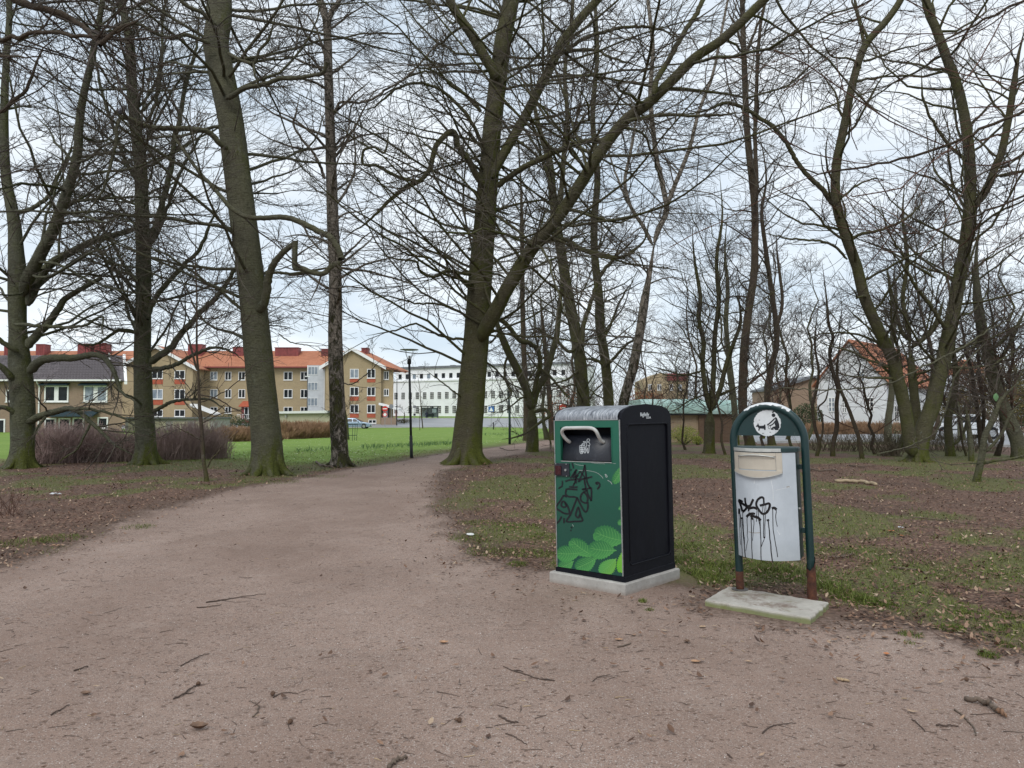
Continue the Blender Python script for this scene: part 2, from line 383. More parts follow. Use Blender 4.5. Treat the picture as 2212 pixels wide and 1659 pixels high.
keep = (e < .04) & (RNG.random(len(x)) < g*1.05) & (sdf(x, y, LAWN) < .6); x, y = x[keep], y[keep]; k = clear_of_pads(x, y); x, y = x[k], y[k]
h = RNG.uniform(.018, .05, len(x))
Pa, Fa, ra = blades(x, y, h, RNG.uniform(.003, .006, len(x))*(1+.05*y))
# denser clumps (measured in the photograph)
cx_, cy_, ch = [], [], []
def clump(X, Y, rad, n, hh):
    c = flat(X, Y); r = rad*np.sqrt(RNG.random(n)); a = RNG.uniform(0, 2*PI, n)
    cx_.append(c[0]+r*np.cos(a)); cy_.append(c[1]+r*np.sin(a)*1.1); ch.append(RNG.uniform(.5, 1, n)*hh*(1-.4*r/rad))
for q in [(1118,1220,.10,260,.06),(1010,1165,.22,420,.05),(1070,1190,.3,800,.06),(1150,1195,.25,700,.06),(1180,1160,.2,400,.05),(1040,1130,.3,600,.05),(1120,1140,.3,600,.05),
          (1495,1215,.2,500,.09),(1490,1240,.16,400,.08),(1525,1250,.22,700,.10),(1480,1180,.2,400,.08),(1560,1225,.2,500,.09),(1700,1240,.3,800,.09),(1640,1225,.28,700,.09),(1790,1270,.16,600,.10),(1830,1288,.16,600,.09),(1870,1300,.15,420,.07),(1905,1305,.1,260,.06),
          (1690,1345,.055,160,.09),(2090,1325,.09,260,.05),(2050,1357,.09,260,.05),(1968,1372,.07,160,.05),(2145,1360,.10,220,.05),(2135,1418,.05,150,.07),(2172,1395,.05,110,.05),(2180,1330,.1,220,.05),(1388,1300,.035,90,.05),(1402,1318,.03,50,.04),
          (1965,1390,.03,40,.04),(40,1175,.3,500,.07),(130,1165,.25,420,.07),(300,1140,.2,240,.06),(600,1042,.5,420,.07),(480,1045,.5,300,.06),(700,1030,.5,300,.06),(1780,1190,.4,400,.05),(1900,1200,.5,500,.05),(2050,1230,.4,420,.05),(2150,1240,.3,320,.05),(1560,1175,.4,400,.05)]: clump(*q)
x = np.concatenate(cx_); y = np.concatenate(cy_); h = np.concatenate(ch); k = clear_of_pads(x, y); x, y, h = x[k], y[k], h[k]
Pb, Fb, rb = blades(x, y, h, RNG.uniform(.003, .005, len(x)), -.12)
# taller fringe on the lawn and the darker drifts of bulb leaves
x, y = scatter(26000, 14, 30, -32, 6); k = (sdf(x, y, LAWN) > -.3) & (RNG.random(len(x)) < .75); x, y = x[k], y[k]
Pc, Fc, rc = blades(x, y, RNG.uniform(.03, .06, len(x)), RNG.uniform(.006, .013, len(x))*(y/20), .12)
off = [0, len(Pa), len(Pa)+len(Pb)]
tag(link('grass', np_mesh('grass', np.vstack([Pa, Pb, Pc]), [f+o_ for F_, o_ in zip((Fa, Fb, Fc), off) for f in F_], BM, False, {'rnd': np.concatenate([ra, rb, rc])})), 'short green grass on the lawn and between the fallen leaves', 'grass', kind='stuff')
DM = grass_mat('bulb_leaf', (.05, .11, .035), (.08, .16, .055), (.13, .22, .08))
xs, ys = [], []
for X0, X1, Y0, Y1, n in [(900,1000,958,964,260),(780,900,964,970,220),(640,760,972,978,80),(1045,1200,932,940,300)]:
    X = RNG.uniform(X0, X1, n); Y = RNG.normal(0, 2.0, n)+Y0+(X-X0)/(X1-X0)*(Y0-Y1)*.8+(Y1-Y0)*.5
    for a_, b_ in zip(X, Y): q = flat(a_, b_); xs.append(q[0]); ys.append(q[1])
x, y = np.array(xs), np.array(ys); Pd, Fd, rd = blades(x, y, RNG.uniform(.12, .26, len(x)), np.full(len(x), .02))
tag(link('bulb_leaves', np_mesh('bulb_leaves', Pd, Fd, DM, False, {'rnd': rd*.9})), 'drift of dark green daffodil leaves across the lawn', 'bulb plants', kind='stuff')
x, y = scatter(1500, 18, 70, -30, 5); k = sdf(x, y, LAWN) > .3; x, y = x[k], y[k]; n = len(x); s = RNG.uniform(.015, .035, n)*(1+y/50); z = zground(x, y)+.05
P = np.stack([np.stack([x+s*c, y+s*d, z+.01*((c+d) % 2)], 1) for c, d in ((-1, 0), (0, -1), (1, 0), (0, 1))], 1).reshape(-1, 3)
tag(link('lawn_flowers', np_mesh('lawn_flowers', P, [np.arange(4)[None]+(np.arange(n)*4)[:, None]], simple('petal', (.75, .74, .55), .6, .1))), 'tiny pale flowers dotting the lawn', 'flowers', kind='stuff')

# small sticks, seed husks and grit over the path
def stick_mesh(x, y, L, r, K=4, S=4):
    n = len(x); a = RNG.uniform(0, 2*PI, n); bend = RNG.normal(0, .35, (n, K)); t = np.linspace(0, 1, K)
    ang = a[:, None]+np.cumsum(bend, 1)*.5; st = (L/(K-1))[:, None]
    px = x[:, None]+np.cumsum(np.cos(ang)*st, 1); py = y[:, None]+np.cumsum(np.sin(ang)*st, 1)
    P = np.stack([px, py, zground(px, py)+r[:, None]*1.1+np.abs(bend)*.002], -1)
    return tubes(P, r[:, None]*np.linspace(1, .55, K)[None], S)
def tubes(P, R, S):
    """P (N,K,3) R (N,K) -> verts, quads"""
    N, K = R.shape; T = np.empty_like(P); T[:, 1:-1] = P[:, 2:]-P[:, :-2]; T[:, 0] = P[:, 1]-P[:, 0]; T[:, -1] = P[:, -1]-P[:, -2]
    T /= np.linalg.norm(T, axis=-1, keepdims=True)+1e-9
    D = P[:, -1]-P[:, 0]; ax = np.eye(3)[np.argmin(np.abs(D), 1)][:, None, :]
    U = np.cross(T, np.broadcast_to(ax, T.shape)); U /= np.linalg.norm(U, axis=-1, keepdims=True)+1e-9; Wv = np.cross(T, U)
    q = 2*PI*np.arange(S)/S
    Vt = P[:, :, None]+R[:, :, None, None]*(np.cos(q)[None, None, :, None]*U[:, :, None]+np.sin(q)[None, None, :, None]*Wv[:, :, None])
    b = (np.arange(N)*K*S)[:, None, None]+(np.arange(K-1)*S)[None, :, None]; k = np.arange(S)[None, None]; k2 = (k+1) % S
    return Vt.reshape(-1, 3), np.stack([b+k, b+k2, b+S+k2, b+S+k], -1).reshape(-1, 4)
TW = simple('fallen_twig_bark', (.075, .05, .038), .85, .5, 20)
TWL = simple('bare_wood', (.36, .26, .16), .8, .25, 20)
x, y = scatter(3200, 1.9, 20); k = clear_of_pads(x, y) & (sdf(x, y, LAWN) < 0) & (RNG.random(len(x)) < .2+.8*smooth(.42, .66, fbm(x*.8, y*.8, 31, 3))*smooth(2, 4.5, np.hypot(x, y))); x, y = x[k], y[k]; n = len(x)
k = (patha(x, y) > 0) | (RNG.random(n) < .3); x, y = x[k], y[k]; n = len(x)
v1, f1 = stick_mesh(x, y, RNG.uniform(.010, .07, n)*RNG.choice([1, 1, 1.8], n), RNG.uniform(.0007, .002, n))
tag(link('twig_litter', np_mesh('twig_litter', v1, [f1], TW, False)), 'scattered thin dark twigs lying over path and leaves', 'twig litter', kind='stuff')
x, y = scatter(420, 1.9, 14); k = patha(x, y) > -.3; x, y = x[k], y[k]; k = clear_of_pads(x, y); x, y = x[k], y[k]; n = len(x)
v1, f1 = stick_mesh(x, y, RNG.uniform(.01, .05, n), RNG.uniform(.001, .0025, n), 3, 4)
tag(link('wood_chips', np_mesh('wood_chips', v1, [f1], TWL, False)), 'pale wood splinters strewn on the gravel', 'wood splinters', kind='stuff')
# grit: tiny angular stones near the viewer
x, y = scatter(26000, 1.9, 9); k = patha(x, y) > .02; x, y = x[k], y[k]; k = clear_of_pads(x, y); x, y = x[k], y[k]; n = len(x)
s = RNG.uniform(.0015, .0042, n); z = zground(x, y); a = RNG.uniform(0, 2*PI, n)
P = np.stack([np.stack([x+s*np.cos(a+c)*m_, y+s*np.sin(a+c)*m_, z+hh_*s], 1) for c, m_, hh_ in ((0, 1.2, -.3), (2.1, 1, -.3), (4.2, 1, -.3), (1, .3, .8))], 1).reshape(-1, 3)
b = (np.arange(n)*4)[:, None]
t = NT('grit_stone'); gc = t.ramp(t.attr('rnd'), [(0, (.07, .05, .045)), (.3, (.16, .11, .09)), (.65, (.27, .20, .17)), (.92, (.42, .37, .33)), (1, (.75, .73, .70))])
tag(link('path_grit', np_mesh('path_grit', P, [np.array([[0, 1, 3], [1, 2, 3], [2, 0, 3]])[None].repeat(n, 0).reshape(-1, 3)+np.repeat(b, 3, 0)], t.fin(gc, .85), False, {'rnd': np.repeat(RNG.random(n), 4)})), 'loose reddish grit on the gravel path', 'grit', kind='stuff')
# ---------------------------------------------------------------- trees
def bark(name, base, dark, moss, mossy=.5, birch=False, side=1):
    t = NT(name); P = t.tc.outputs['Object']; s = t.sep(P); N = t.sep(t.n('ShaderNodeNewGeometry').outputs['Normal'])
    big = t.noise(1.6, 6, .65, P); fine = t.noise(26, 5, .7, P); hz = t.noise(7, 5, .65, t.map((1, 1, 4.5), P))
    c = t.ramp(big, [(.3, tuple(x*.7 for x in base)), (.55, base), (.75, tuple(min(1, x*1.35) for x in base))])
    c = t.mix(t.rng(fine, .35, .7, 0, .75), c, dark)
    c = t.mix(t.rng(hz, .5, .72, 0, .6), c, dark)
    kn = t.voro(2.6, t.map((1, 1, 1.5), P)); c = t.mix(t.rng(kn, .05, .11, .75, 0), c, dark); stn = t.noise(2.4, 5, .75, t.map((2.2, 2.2, .35), P, (1, 5, 2))); c = t.mix(t.rng(stn, .54, .7, 0, .55), c, tuple(x*.5 for x in base)); lich0 = t.noise(13, 4, .7, P); c = t.mix(t.rng(lich0, .62, .7, 0, .4), c, tuple(min(1, x*1.9) for x in base))
    lich = t.noise(5.5, 5, .7, t.map((1, 1, .8), P, (7, 3, 1))); c = t.mix(t.rng(lich, .6, .7, 0, .45), c, (.19, .21, .17))
    if birch:
        up = t.rng(s[2], .8, 6., .0, .75)
        wv = t.noise(5.5, 7, .78, t.map((1, 1, .55), P), dist=.6)
        cr_ = t.rng(t.math('SUBTRACT', t.math('MULTIPLY', up, .13), t.math('SUBTRACT', wv, .5)), -.02, .05)
        wh = t.ramp(t.noise(9, 5, .7, t.map((1, 1, 3), P)), [(.3, (.14, .115, .09)), (.6, (.27, .235, .195))])
        dk = t.mix(t.rng(big, .4, .65), (.028, .025, .015), (.06, .062, .014))
        c = t.mix(cr_, dk, wh)
        fis = t.voro(9, t.map((1, 1, .35), P), feature='DISTANCE_TO_EDGE'); c = t.mix(t.rng(fis, .0, .06, .8, 0), c, (.02, .016, .012))
        h = t.math('ADD', cr_, t.math('MULTIPLY', fine, .5)); return t.fin(c, .85, t.bump(h, .9, .03), 0, .25)
    # moss: thick on the root collar, in streaks on the wet side
    mn = t.noise(3.2, 6, .7, t.map((1, 1, .4), P))
    low = t.rng(s[2], .05, 1.0, 1, 0); sidem = t.rng(t.math('MULTIPLY', N[0], float(side)), .1, 1.0, 0, 1)
    amt = t.math('ADD', t.math('MULTIPLY', low, .27), t.math('MULTIPLY', sidem, .17*mossy*2))
    mk = t.rng(t.math('ADD', t.math('ADD', mn, amt), t.math('MULTIPLY', t.math('SUBTRACT', fine, .5), .35)), .64, .84, 0, .92)
    mc = t.ramp(t.noise(34, 4, .7, P), [(.3, tuple(x*.5 for x in moss)), (.7, tuple(x*1.3 for x in moss))])
    film = t.rng(t.math('ADD', big, t.math('MULTIPLY', sidem, .14)), .42, .78, 0, .5*mossy*2)
    c = t.mix(film, c, tuple(x*.72 for x in moss)); c = t.mix(mk, c, mc)
    h = t.math('ADD', t.math('MULTIPLY', fine, .6), t.math('MULTIPLY', hz, .7)); nr_ = t.bump(h, 1., .045); nr_ = t.bump(kn, .5, .05, nr_)
    return t.fin(c, .88, nr_, 0, .25)
B_BEECH = bark('beech_bark', (.145, .138, .092), (.042, .038, .026), (.075, .085, .012), .4)
B_BEECHL = bark('beech_bark_left', (.135, .135, .092), (.04, .038, .026), (.075, .085, .013), .6, side=1)
B_GREEN = bark('mossy_bark', (.125, .112, .068), (.038, .033, .021), (.08, .09, .012), .9)
B_BROWN = bark('brown_bark', (.10, .073, .053), (.034, .025, .018), (.075, .075, .02), .35)
B_BIRCH = bark('birch_bark', (.2, .2, .2), (.03, .03, .03), (.1, .1, .02), .3, True)
def twm(name, a, b):
    t = NT(name); c = t.ramp(t.noise(3, 4, .6), [(.35, a), (.65, b)]); return t.fin(c, .8, None, 0, .3)
T_BEECH = twm('beech_twig', (.055, .045, .035), (.11, .095, .07)); T_DARK = twm('dark_twig', (.045, .036, .03), (.095, .075, .06))
T_RED = twm('reddish_twig', (.07, .034, .024), (.12, .065, .045))

def unit(v): return v/(np.linalg.norm(v, axis=-1, keepdims=True)+1e-9)
def inframe(P, mx=110, top=-110):
    X, Y = project(P); return (X > -mx) & (X < 2212+mx) & (Y > top) & (Y < 1100) & (P[..., 1] > .8)
def grow(rg, P, R, n, t0, t1, Lf, ang, K, wig, up, rmin, rf=.6, flat_=.55, Lmin=.15, Labs=None, cull=True, rmax=9, pl=False):
    N, Kp = R.shape
    cnt = rg.poisson(n*np.linalg.norm(np.diff(P, axis=1), axis=2).sum(1)) if pl else rg.poisson(n, N)
    i = np.repeat(np.arange(N), cnt); M = len(i)
    if M == 0: return np.zeros((0, K, 3)), np.zeros((0, K))
    t = rg.uniform(t0, t1, M)*(Kp-1); a = np.minimum(t.astype(int), Kp-2); f = (t-a)
    S = P[i, a]*(1-f[:, None])+P[i, a+1]*f[:, None]; r = R[i, a]*(1-f)+R[i, a+1]*f
    T = unit(P[i, a+1]-P[i, a]); PL = np.linalg.norm(np.diff(P, axis=1), axis=2).sum(1)[i]
    pr = rg.normal(size=(M, 3)); pr[:, 2] *= flat_; pr = unit(pr-T*(pr*T).sum(1, keepdims=True))
    an = np.radians(rg.normal(ang, 12, M))[:, None]
    D = unit(np.cos(an)*T+np.sin(an)*pr)
    L = (PL*Lf*(1-.55*t/(Kp-1)) if Labs is None else Labs*np.ones(M))*rg.uniform(.55, 1.25, M); L = np.maximum(L, Lmin)
    if cull:
        k = inframe(S+D*L[:, None]*.5); S, D, L, r, M = S[k], D[k], L[k], r[k], int(k.sum())
    if M == 0: return np.zeros((0, K, 3)), np.zeros((0, K))
    r0 = np.minimum(np.minimum(r*rf, rmax), L*.03+rmin)
    pts = [S]; bend = unit(rg.normal(size=(M, 3)))*wig
    for k in range(1, K):
        D = unit(D+bend*(1 if k % 2 else -1)*rg.uniform(.3, 1, (M, 1))+rg.normal(0, wig*.6, (M, 3))+np.array([0, 0, up]))
        pts.append(pts[-1]+D*(L/(K-1))[:, None])
    tt = np.linspace(0, 1, K)[None]
    return np.stack(pts, 1), np.maximum(r0[:, None]*(1-tt)**.8+rmin*tt**.8, rmin)

def limb3d(pts, w0, w1, d0, d1, n=None, wob=.02, seed=0):
    """measured polyline -> smooth 3d polyline; w widths in measured px at both ends"""
    K = len(pts); ds = np.linspace(d0, d1, K)
    P = np.array([W(x, y, d) for (x, y), d in zip(pts, ds)]); n = n or max(10, 5*K)
    C = catmull(P, n); rg = np.random.default_rng(seed+K); L = np.linalg.norm(P[-1]-P[0])
    C[1:-1] += rg.normal(0, wob*L/n*2.0, (n-2, 3)); dd = np.linspace(d0, d1, n)
    if isinstance(w0, list):
        s_ = np.concatenate([[0], np.cumsum(np.linalg.norm(np.diff(P, axis=0), axis=1))]); return C, np.interp(np.linspace(0, s_[-1], n), s_, w0)/2*dd/F_PX
    return C, np.linspace(w0, w1, n)/2*dd/F_PX
def trunk_mesh(P, R, S=20, flare=0., rough=.04, seed=0, lobes=6, fl_h=.28, ground=None):
    rg = np.random.default_rng(seed); K = len(P)
    T = unit(np.gradient(P, axis=0)); U = unit(np.cross(T, np.array([0, 1., 0]))); Wv = np.cross(T, U); q = 2*PI*np.arange(S)/S
    ph = rg.uniform(0, 6.28, 6); hgt = P[:, 2]-P[0, 2]
    rad = np.ones((K, S)); 
    for k in range(1, 5): rad += rough*np.sin(k*q[None]+ph[k]+hgt[:, None]*rg.uniform(-.5, .5))/k*1.3
    rad += rough*.8*(vnoise(q[None]*3+ph[0], hgt[:, None]*1.7, seed)-.5)*2
    if flare:
        lob = (.5+.5*np.cos(lobes*q[None]+ph[1]+.8*np.sin(2*q[None]+ph[2])))**1.8; e = np.exp(-np.maximum(hgt, 0)/fl_h)[:, None]
        rad += flare*(.22*np.exp(-np.maximum(hgt, 0)/(fl_h*2.4))[:, None]+1.9*lob*e**1.7*(.75+.35*np.sin(q[None]+ph[3])))
    V = P[:, None]+(R[:, None]*rad)[..., None]*(np.cos(q)[None, :, None]*U[:, None]+np.sin(q)[None, :, None]*Wv[:, None])
    b = (np.arange(K-1)*S)[:, None]; k = np.arange(S)[None]; k2 = (k+1) % S
    return V.reshape(-1, 3), np.stack([b+k, b+k2, b+S+k2, b+S+k], -1).reshape(-1, 4)
def cap(rg, P, R, n):
    if len(P) <= n: return P, R
    k = rg.choice(len(P), n, replace=False); return P[k], R[k]
NTRI = [0]
def make_tree(name, label, base, stems, limbs=(), bm=None, tm=None, group=None, seed=1, auto=14, autoL=(2.5, 5), aang=62, dens=(7, 7, 5), rmin=.0036, flare=.9, lobes=6, up=.03, hmin=2.6, wig=.16, cat='tree', fl_h=.28, S=20, flat_=.55, lev=4, autot=(.25, .98), twk=1., caps=(2600, 5200), roots=0, rk=1.):
    """stems/limbs: (pts px, w0, w1, d0, d1). Returns the Empty"""
    rg = np.random.default_rng(seed); base = np.asarray(base, float)
    root = empty(name, base, label, cat, group)
    LP, LR = [], []
    K1 = 12
    for j, (pts, w0, w1, d0, d1) in enumerate(stems):
        P, R = limb3d(pts, w0, w1, d0, d1, max(14, 6*len(pts)), .01, seed+j)
        if pts[-1][1] > 10: R = R*np.interp(np.linspace(0, 1, len(R)), [0, .7, 1], [1, 1, .12])
        if j: R[:3] *= np.array([.35, .75, .95])
        if j == 0 and flare:
            n = 26; P0 = P[0].copy(); P0[2] = base[2]-.12; Pn = np.vstack([P0[None], P]); C = catmull(Pn, 60)
            tt = np.linspace(0, 1, 60); C = C[(np.concatenate([np.linspace(0, .10, 16)[:-1]**1.0, np.linspace(.10, 1, 34)])*59).astype(int)] if False else C
            s = np.concatenate([[0], np.cumsum(np.linalg.norm(np.diff(C, axis=0), axis=1))]); q = np.concatenate([np.linspace(0, .9, 14)[:-1], np.linspace(.9, s[-1], 40)])
            C = np.stack([np.interp(q, s, C[:, k]) for k in range(3)], 1); R = np.interp(q, np.linspace(0, s[-1], len(R)), R)
            v, f = trunk_mesh(C, R, S, flare, .045, seed, lobes, fl_h); P = C
            link('trunk', np_mesh('trunk', v-base, [f], bm, True), root)
            if roots:
                Rb = float(np.interp(.7, q, R)); VV_, FF_, oo = [], [], 0
                for k in range(roots):
                    a = 2*PI*(k+rg.uniform(-.3, .3))/roots+seed; ln = rg.uniform(2.0, 3.1); cx = np.interp([.62, .3, .1, .02], q, C[:, 0]); cy = np.interp([.62, .3, .1, .02], q, C[:, 1]); dx, dy = math.cos(a), math.sin(a); a2 = a+rg.uniform(-.35, .35); ex, ey = math.cos(a2), math.sin(a2)
                    RP = np.array([(cx[0]+dx*Rb*.55, cy[0]+dy*Rb*.55, base[2]+.62*rk), (cx[1]+dx*Rb*.85, cy[1]+dy*Rb*.85, base[2]+.30*rk), (cx[2]+dx*Rb*1.25, cy[2]+dy*Rb*1.25, base[2]+.11*rk), (cx[3]+dx*Rb*1.7+0, cy[3]+dy*Rb*1.7, base[2]+.02), (cx[3]+dx*Rb*1.5+ex*Rb*(ln-1.5), cy[3]+dy*Rb*1.5+ey*Rb*(ln-1.5), base[2]-.09)])
                    Cr = catmull(RP, 14); Rr = np.interp(np.linspace(0, 1, 14), [0, .3, .6, 1], [Rb*.30, Rb*.40, Rb*.27, Rb*.10]); vr, fr = trunk_mesh(Cr, Rr, 10, 0, .1, seed*10+k); VV_.append(vr); FF_.append(fr+oo); oo += len(vr)
                link('roots', np_mesh('roots', np.vstack(VV_)-base, FF_, bm, True), root)
        else:
            v, f = trunk_mesh(P, R, max(10, S-6), 0, .04, seed+j)
            link('trunk' if (j == 0) else 'stem', np_mesh('stem', v-base, [f], bm, True), root)
        NTRI[0] += len(f)*2
        idx = np.linspace(len(P)*.3, len(P)-1, K1).astype(int)
        LP.append((P, R, True))
    BP, BR = [], []
    for j, (pts, w0, w1, d0, d1) in enumerate(limbs):
        P, R = limb3d(pts, w0, w1, d0, d1, max(14, 6*len(pts)), .05, seed*7+j); R[:2] *= np.array([.5, .85])
        if w1 <= 6: R = R*np.interp(np.linspace(0, 1, len(R)), [0, .75, 1], [1, 1, .25])
        v, f = trunk_mesh(P, R, 9, 0, .06, seed+j); NTRI[0] += len(f)*2
        link('branch', np_mesh('branch', v-base, [f], bm, True), root)
        idx = np.linspace(0, len(P)-1, K1).astype(int); BP.append(P[idx]); BR.append(R[idx])
    # automatic limbs from the stems
    AP, AR = [], []
    for P, R, _ in LP:
        m = P[:, 2]-base[2] > hmin
        if m.sum() < 3 or not auto: continue
        Pm, Rm = P[m], R[m]; idx = np.linspace(0, len(Pm)-1, 8).astype(int)
        a = max(2, int(auto*min(1.3, (Pm[-1, 2]-Pm[0, 2])/8)))
        p, r = grow(rg, Pm[idx][None], Rm[idx][None], a, .0, 1., 1, aang, 11, wig*1.5, up, .007, .34, flat_*.8, Labs=rg.uniform(*autoL), rmax=.04)
        AP.append(p); AR.append(r)
    if AP:
        AP = np.concatenate(AP); AR = np.concatenate(AR)
        if len(AP):
            v, f = tubes(AP, AR, 7); NTRI[0] += len(f)*2
            o = link('limbs', np_mesh('limbs', v-base, [f], bm, True), root); o['kind'] = 'stuff'
    srcs = []
    if BP: srcs.append((np.stack(BP), np.stack(BR), .15))
    if len(AP): srcs.append((AP, AR, .15))
    st = []
    for P, R, _ in LP:
        m = P[:, 2]-base[2] > hmin
        if m.sum() > 3: Pm, Rm = P[m], R[m]; idx = np.linspace(0, len(Pm)-1, 12).astype(int); st.append((Pm[idx], Rm[idx]))
    L2P, L2R = [], []
    for p, r, t0 in srcs:
        a, b = grow(rg, p, r, dens[0]/4.2, t0, 1, .5, 48, 7, wig*1.35, up, .0055, .45, flat_, Lmin=.7, rmax=.022, pl=True); L2P.append(a); L2R.append(b)
    if st:
        a, b = grow(rg, np.stack([s[0] for s in st]), np.stack([s[1] for s in st]), dens[0]*1.3, 0, 1, 1, 65, 7, wig*1.0, up, .005, .25, flat_, Labs=1.8, rmax=.014); L2P.append(a); L2R.append(b)
    VV, FF = [], []; o_ = 0
    def emit(p, r, S_):
        nonlocal o_
        if len(p): v, f = tubes(p, r, S_); VV.append(v); FF.append(f+o_); o_ += len(v); NTRI[0] += len(f)*2
    if L2P:
        P2, R2 = np.concatenate(L2P), np.concatenate(L2R); emit(P2, R2, 5)
        P3, R3 = grow(rg, P2, R2, dens[1]/2., .1, 1, .52, 42, 5, wig*1.15, up*.7, rmin*1.2, .5, flat_, Lmin=.45, rmax=rmin*2.6, pl=True); P3, R3 = cap(rg, P3, R3, caps[0]); emit(P3, R3, 3)
        if lev > 3:
            P4, R4 = grow(rg, P3, R3, dens[2]/.8, .12, 1, .55, 38, 3, wig*.8, up*.5, rmin, .8, flat_, Lmin=.22, rmax=rmin*1.5, pl=True); P4, R4 = cap(rg, P4, R4, caps[1]); emit(P4, R4, 3)
    if VV:
        o = link('twigs', np_mesh('twigs', np.vstack(VV)-base, FF, tm, False), root); o['kind'] = 'stuff'
    return root
def gb(X, Y): g = G(X, Y); return g
TREES = {}
# -- T1 left edge beech
b = gb(45, 1012); d = b[1]
TREES['t1'] = make_tree('beech_tree', 'thick grey green beech at the left edge with a low arching branch', b,
  [([(47,1005),(50,950),(50,880),(46,800),(39,700),(39,592),(30,470),(14,387),(9,273),(12,150),(20,20),(10,-120)],[46,42,46,46,34,36,24,20,17,14,12,10],26,d,d+1),
   ([(50,640),(62,600),(88,550),(118,492),(150,401),(168,330),(175,240),(200,120),(230,-40)],28,10,d,d-1.5),
   ([(60,660),(82,606),(110,570),(150,547),(205,520),(273,501),(330,480),(400,470)],22,6,d,d+1.5)],
  [([(63,804),(80,785),(102,775),(156,773),(210,767),(240,790),(262,845),(285,862),(300,880)],20,5,d,d-1.2),
   ([(59,751),(78,726),(102,702),(125,670),(150,640),(220,600)],20,9,d,d+.6),
   ([(60,912),(98,895),(120,890),(151,883),(175,893),(190,907),(220,934),(246,960),(272,975),(296,988)],17,3.5,d,d-1.5),
   ([(196,915),(180,945),(165,972),(140,988),(125,1000)],6,2.5,d-1,d-1.2),([(100,900),(80,925),(72,948),(70,960)],7,2,d-.3,d-.4),
   ([(150,884),(200,885),(260,900),(300,925),(330,930)],8,3,d-.8,d-1),
   ([(40,760),(0,735),(-30,700)],12,9,d,d-.4),([(30,820),(0,790),(-40,770)],14,9,d,d-.4),([(40,900),(10,880),(-30,885)],12,8,d,d-.4),
   ([(27,456),(60,455),(100,430),(118,400),(150,330),(175,300)],11,4,d+.5,d+.9),([(30,700),(100,705),(175,705),(205,690),(223,685),(220,720),(235,725)],9,4,d,d-1.2)],
  B_BEECHL, T_BEECH, seed=1, auto=22, autoL=(3,5.5), aang=70, wig=.12, dens=(8,8,5), flare=.9, roots=7, rk=.8, caps=(3000,6200), flat_=.42, up=.02)
# -- T2
b = gb(318, 1003); d = b[1]
TREES['t2'] = make_tree('beech_tree', 'tall upright beech before the purple hedge with knotted trunk and many side limbs', b,
  [([(318,1000),(316,950),(312,880),(309,760),(311,640),(310,547),(306,440),(304,365),(290,250),(284,182),(280,91),(262,0),(250,-120)],42,13,d,d+.8)],
  [([(325,785),(345,768),(366,756),(391,722),(410,702),(436,672),(470,640),(497,600),(520,560)],17,8,d,d-1),
   ([(319,690),(325,665),(350,625),(397,574),(430,540),(456,479),(480,430)],13,5,d,d+1),
   ([(314,530),(330,500),(346,456),(365,380),(378,296),(390,240),(401,182),(425,100),(430,0)],15,6,d,d+1),
   ([(318,540),(350,480),(370,420),(400,350),(430,300),(455,240)],10,4,d,d-1),
   ([(317,800),(354,795),(380,788),(403,775),(440,757),(464,751),(500,760),(540,790)],11,3,d,d-1.6),
   ([(296,611),(270,575),(228,501),(200,470),(182,450)],9,3,d,d+1.4),
   ([(330,890),(345,882),(366,870),(390,864),(415,863),(452,863),(480,880),(500,900)],9,2.5,d,d-1.2),
   ([(300,720),(260,712),(230,730),(200,745),(150,740)],9,3,d,d-.8),
   ([(300,400),(270,340),(240,260),(215,180),(200,60)],9,4,d,d-.8),([(290,300),(330,240),(350,140),(352,40),(370,-60)],8,4,d,d+.6),
   ([(311,880),(290,860),(262,848),(240,830)],6,2,d,d-1)],
  B_BEECHL, T_BEECH, seed=2, auto=30, autoL=(3,5.5), aang=62, wig=.11, dens=(8,8,5), flare=.8, roots=7, rk=.7, caps=(2700,5200), flat_=.45, up=.03)
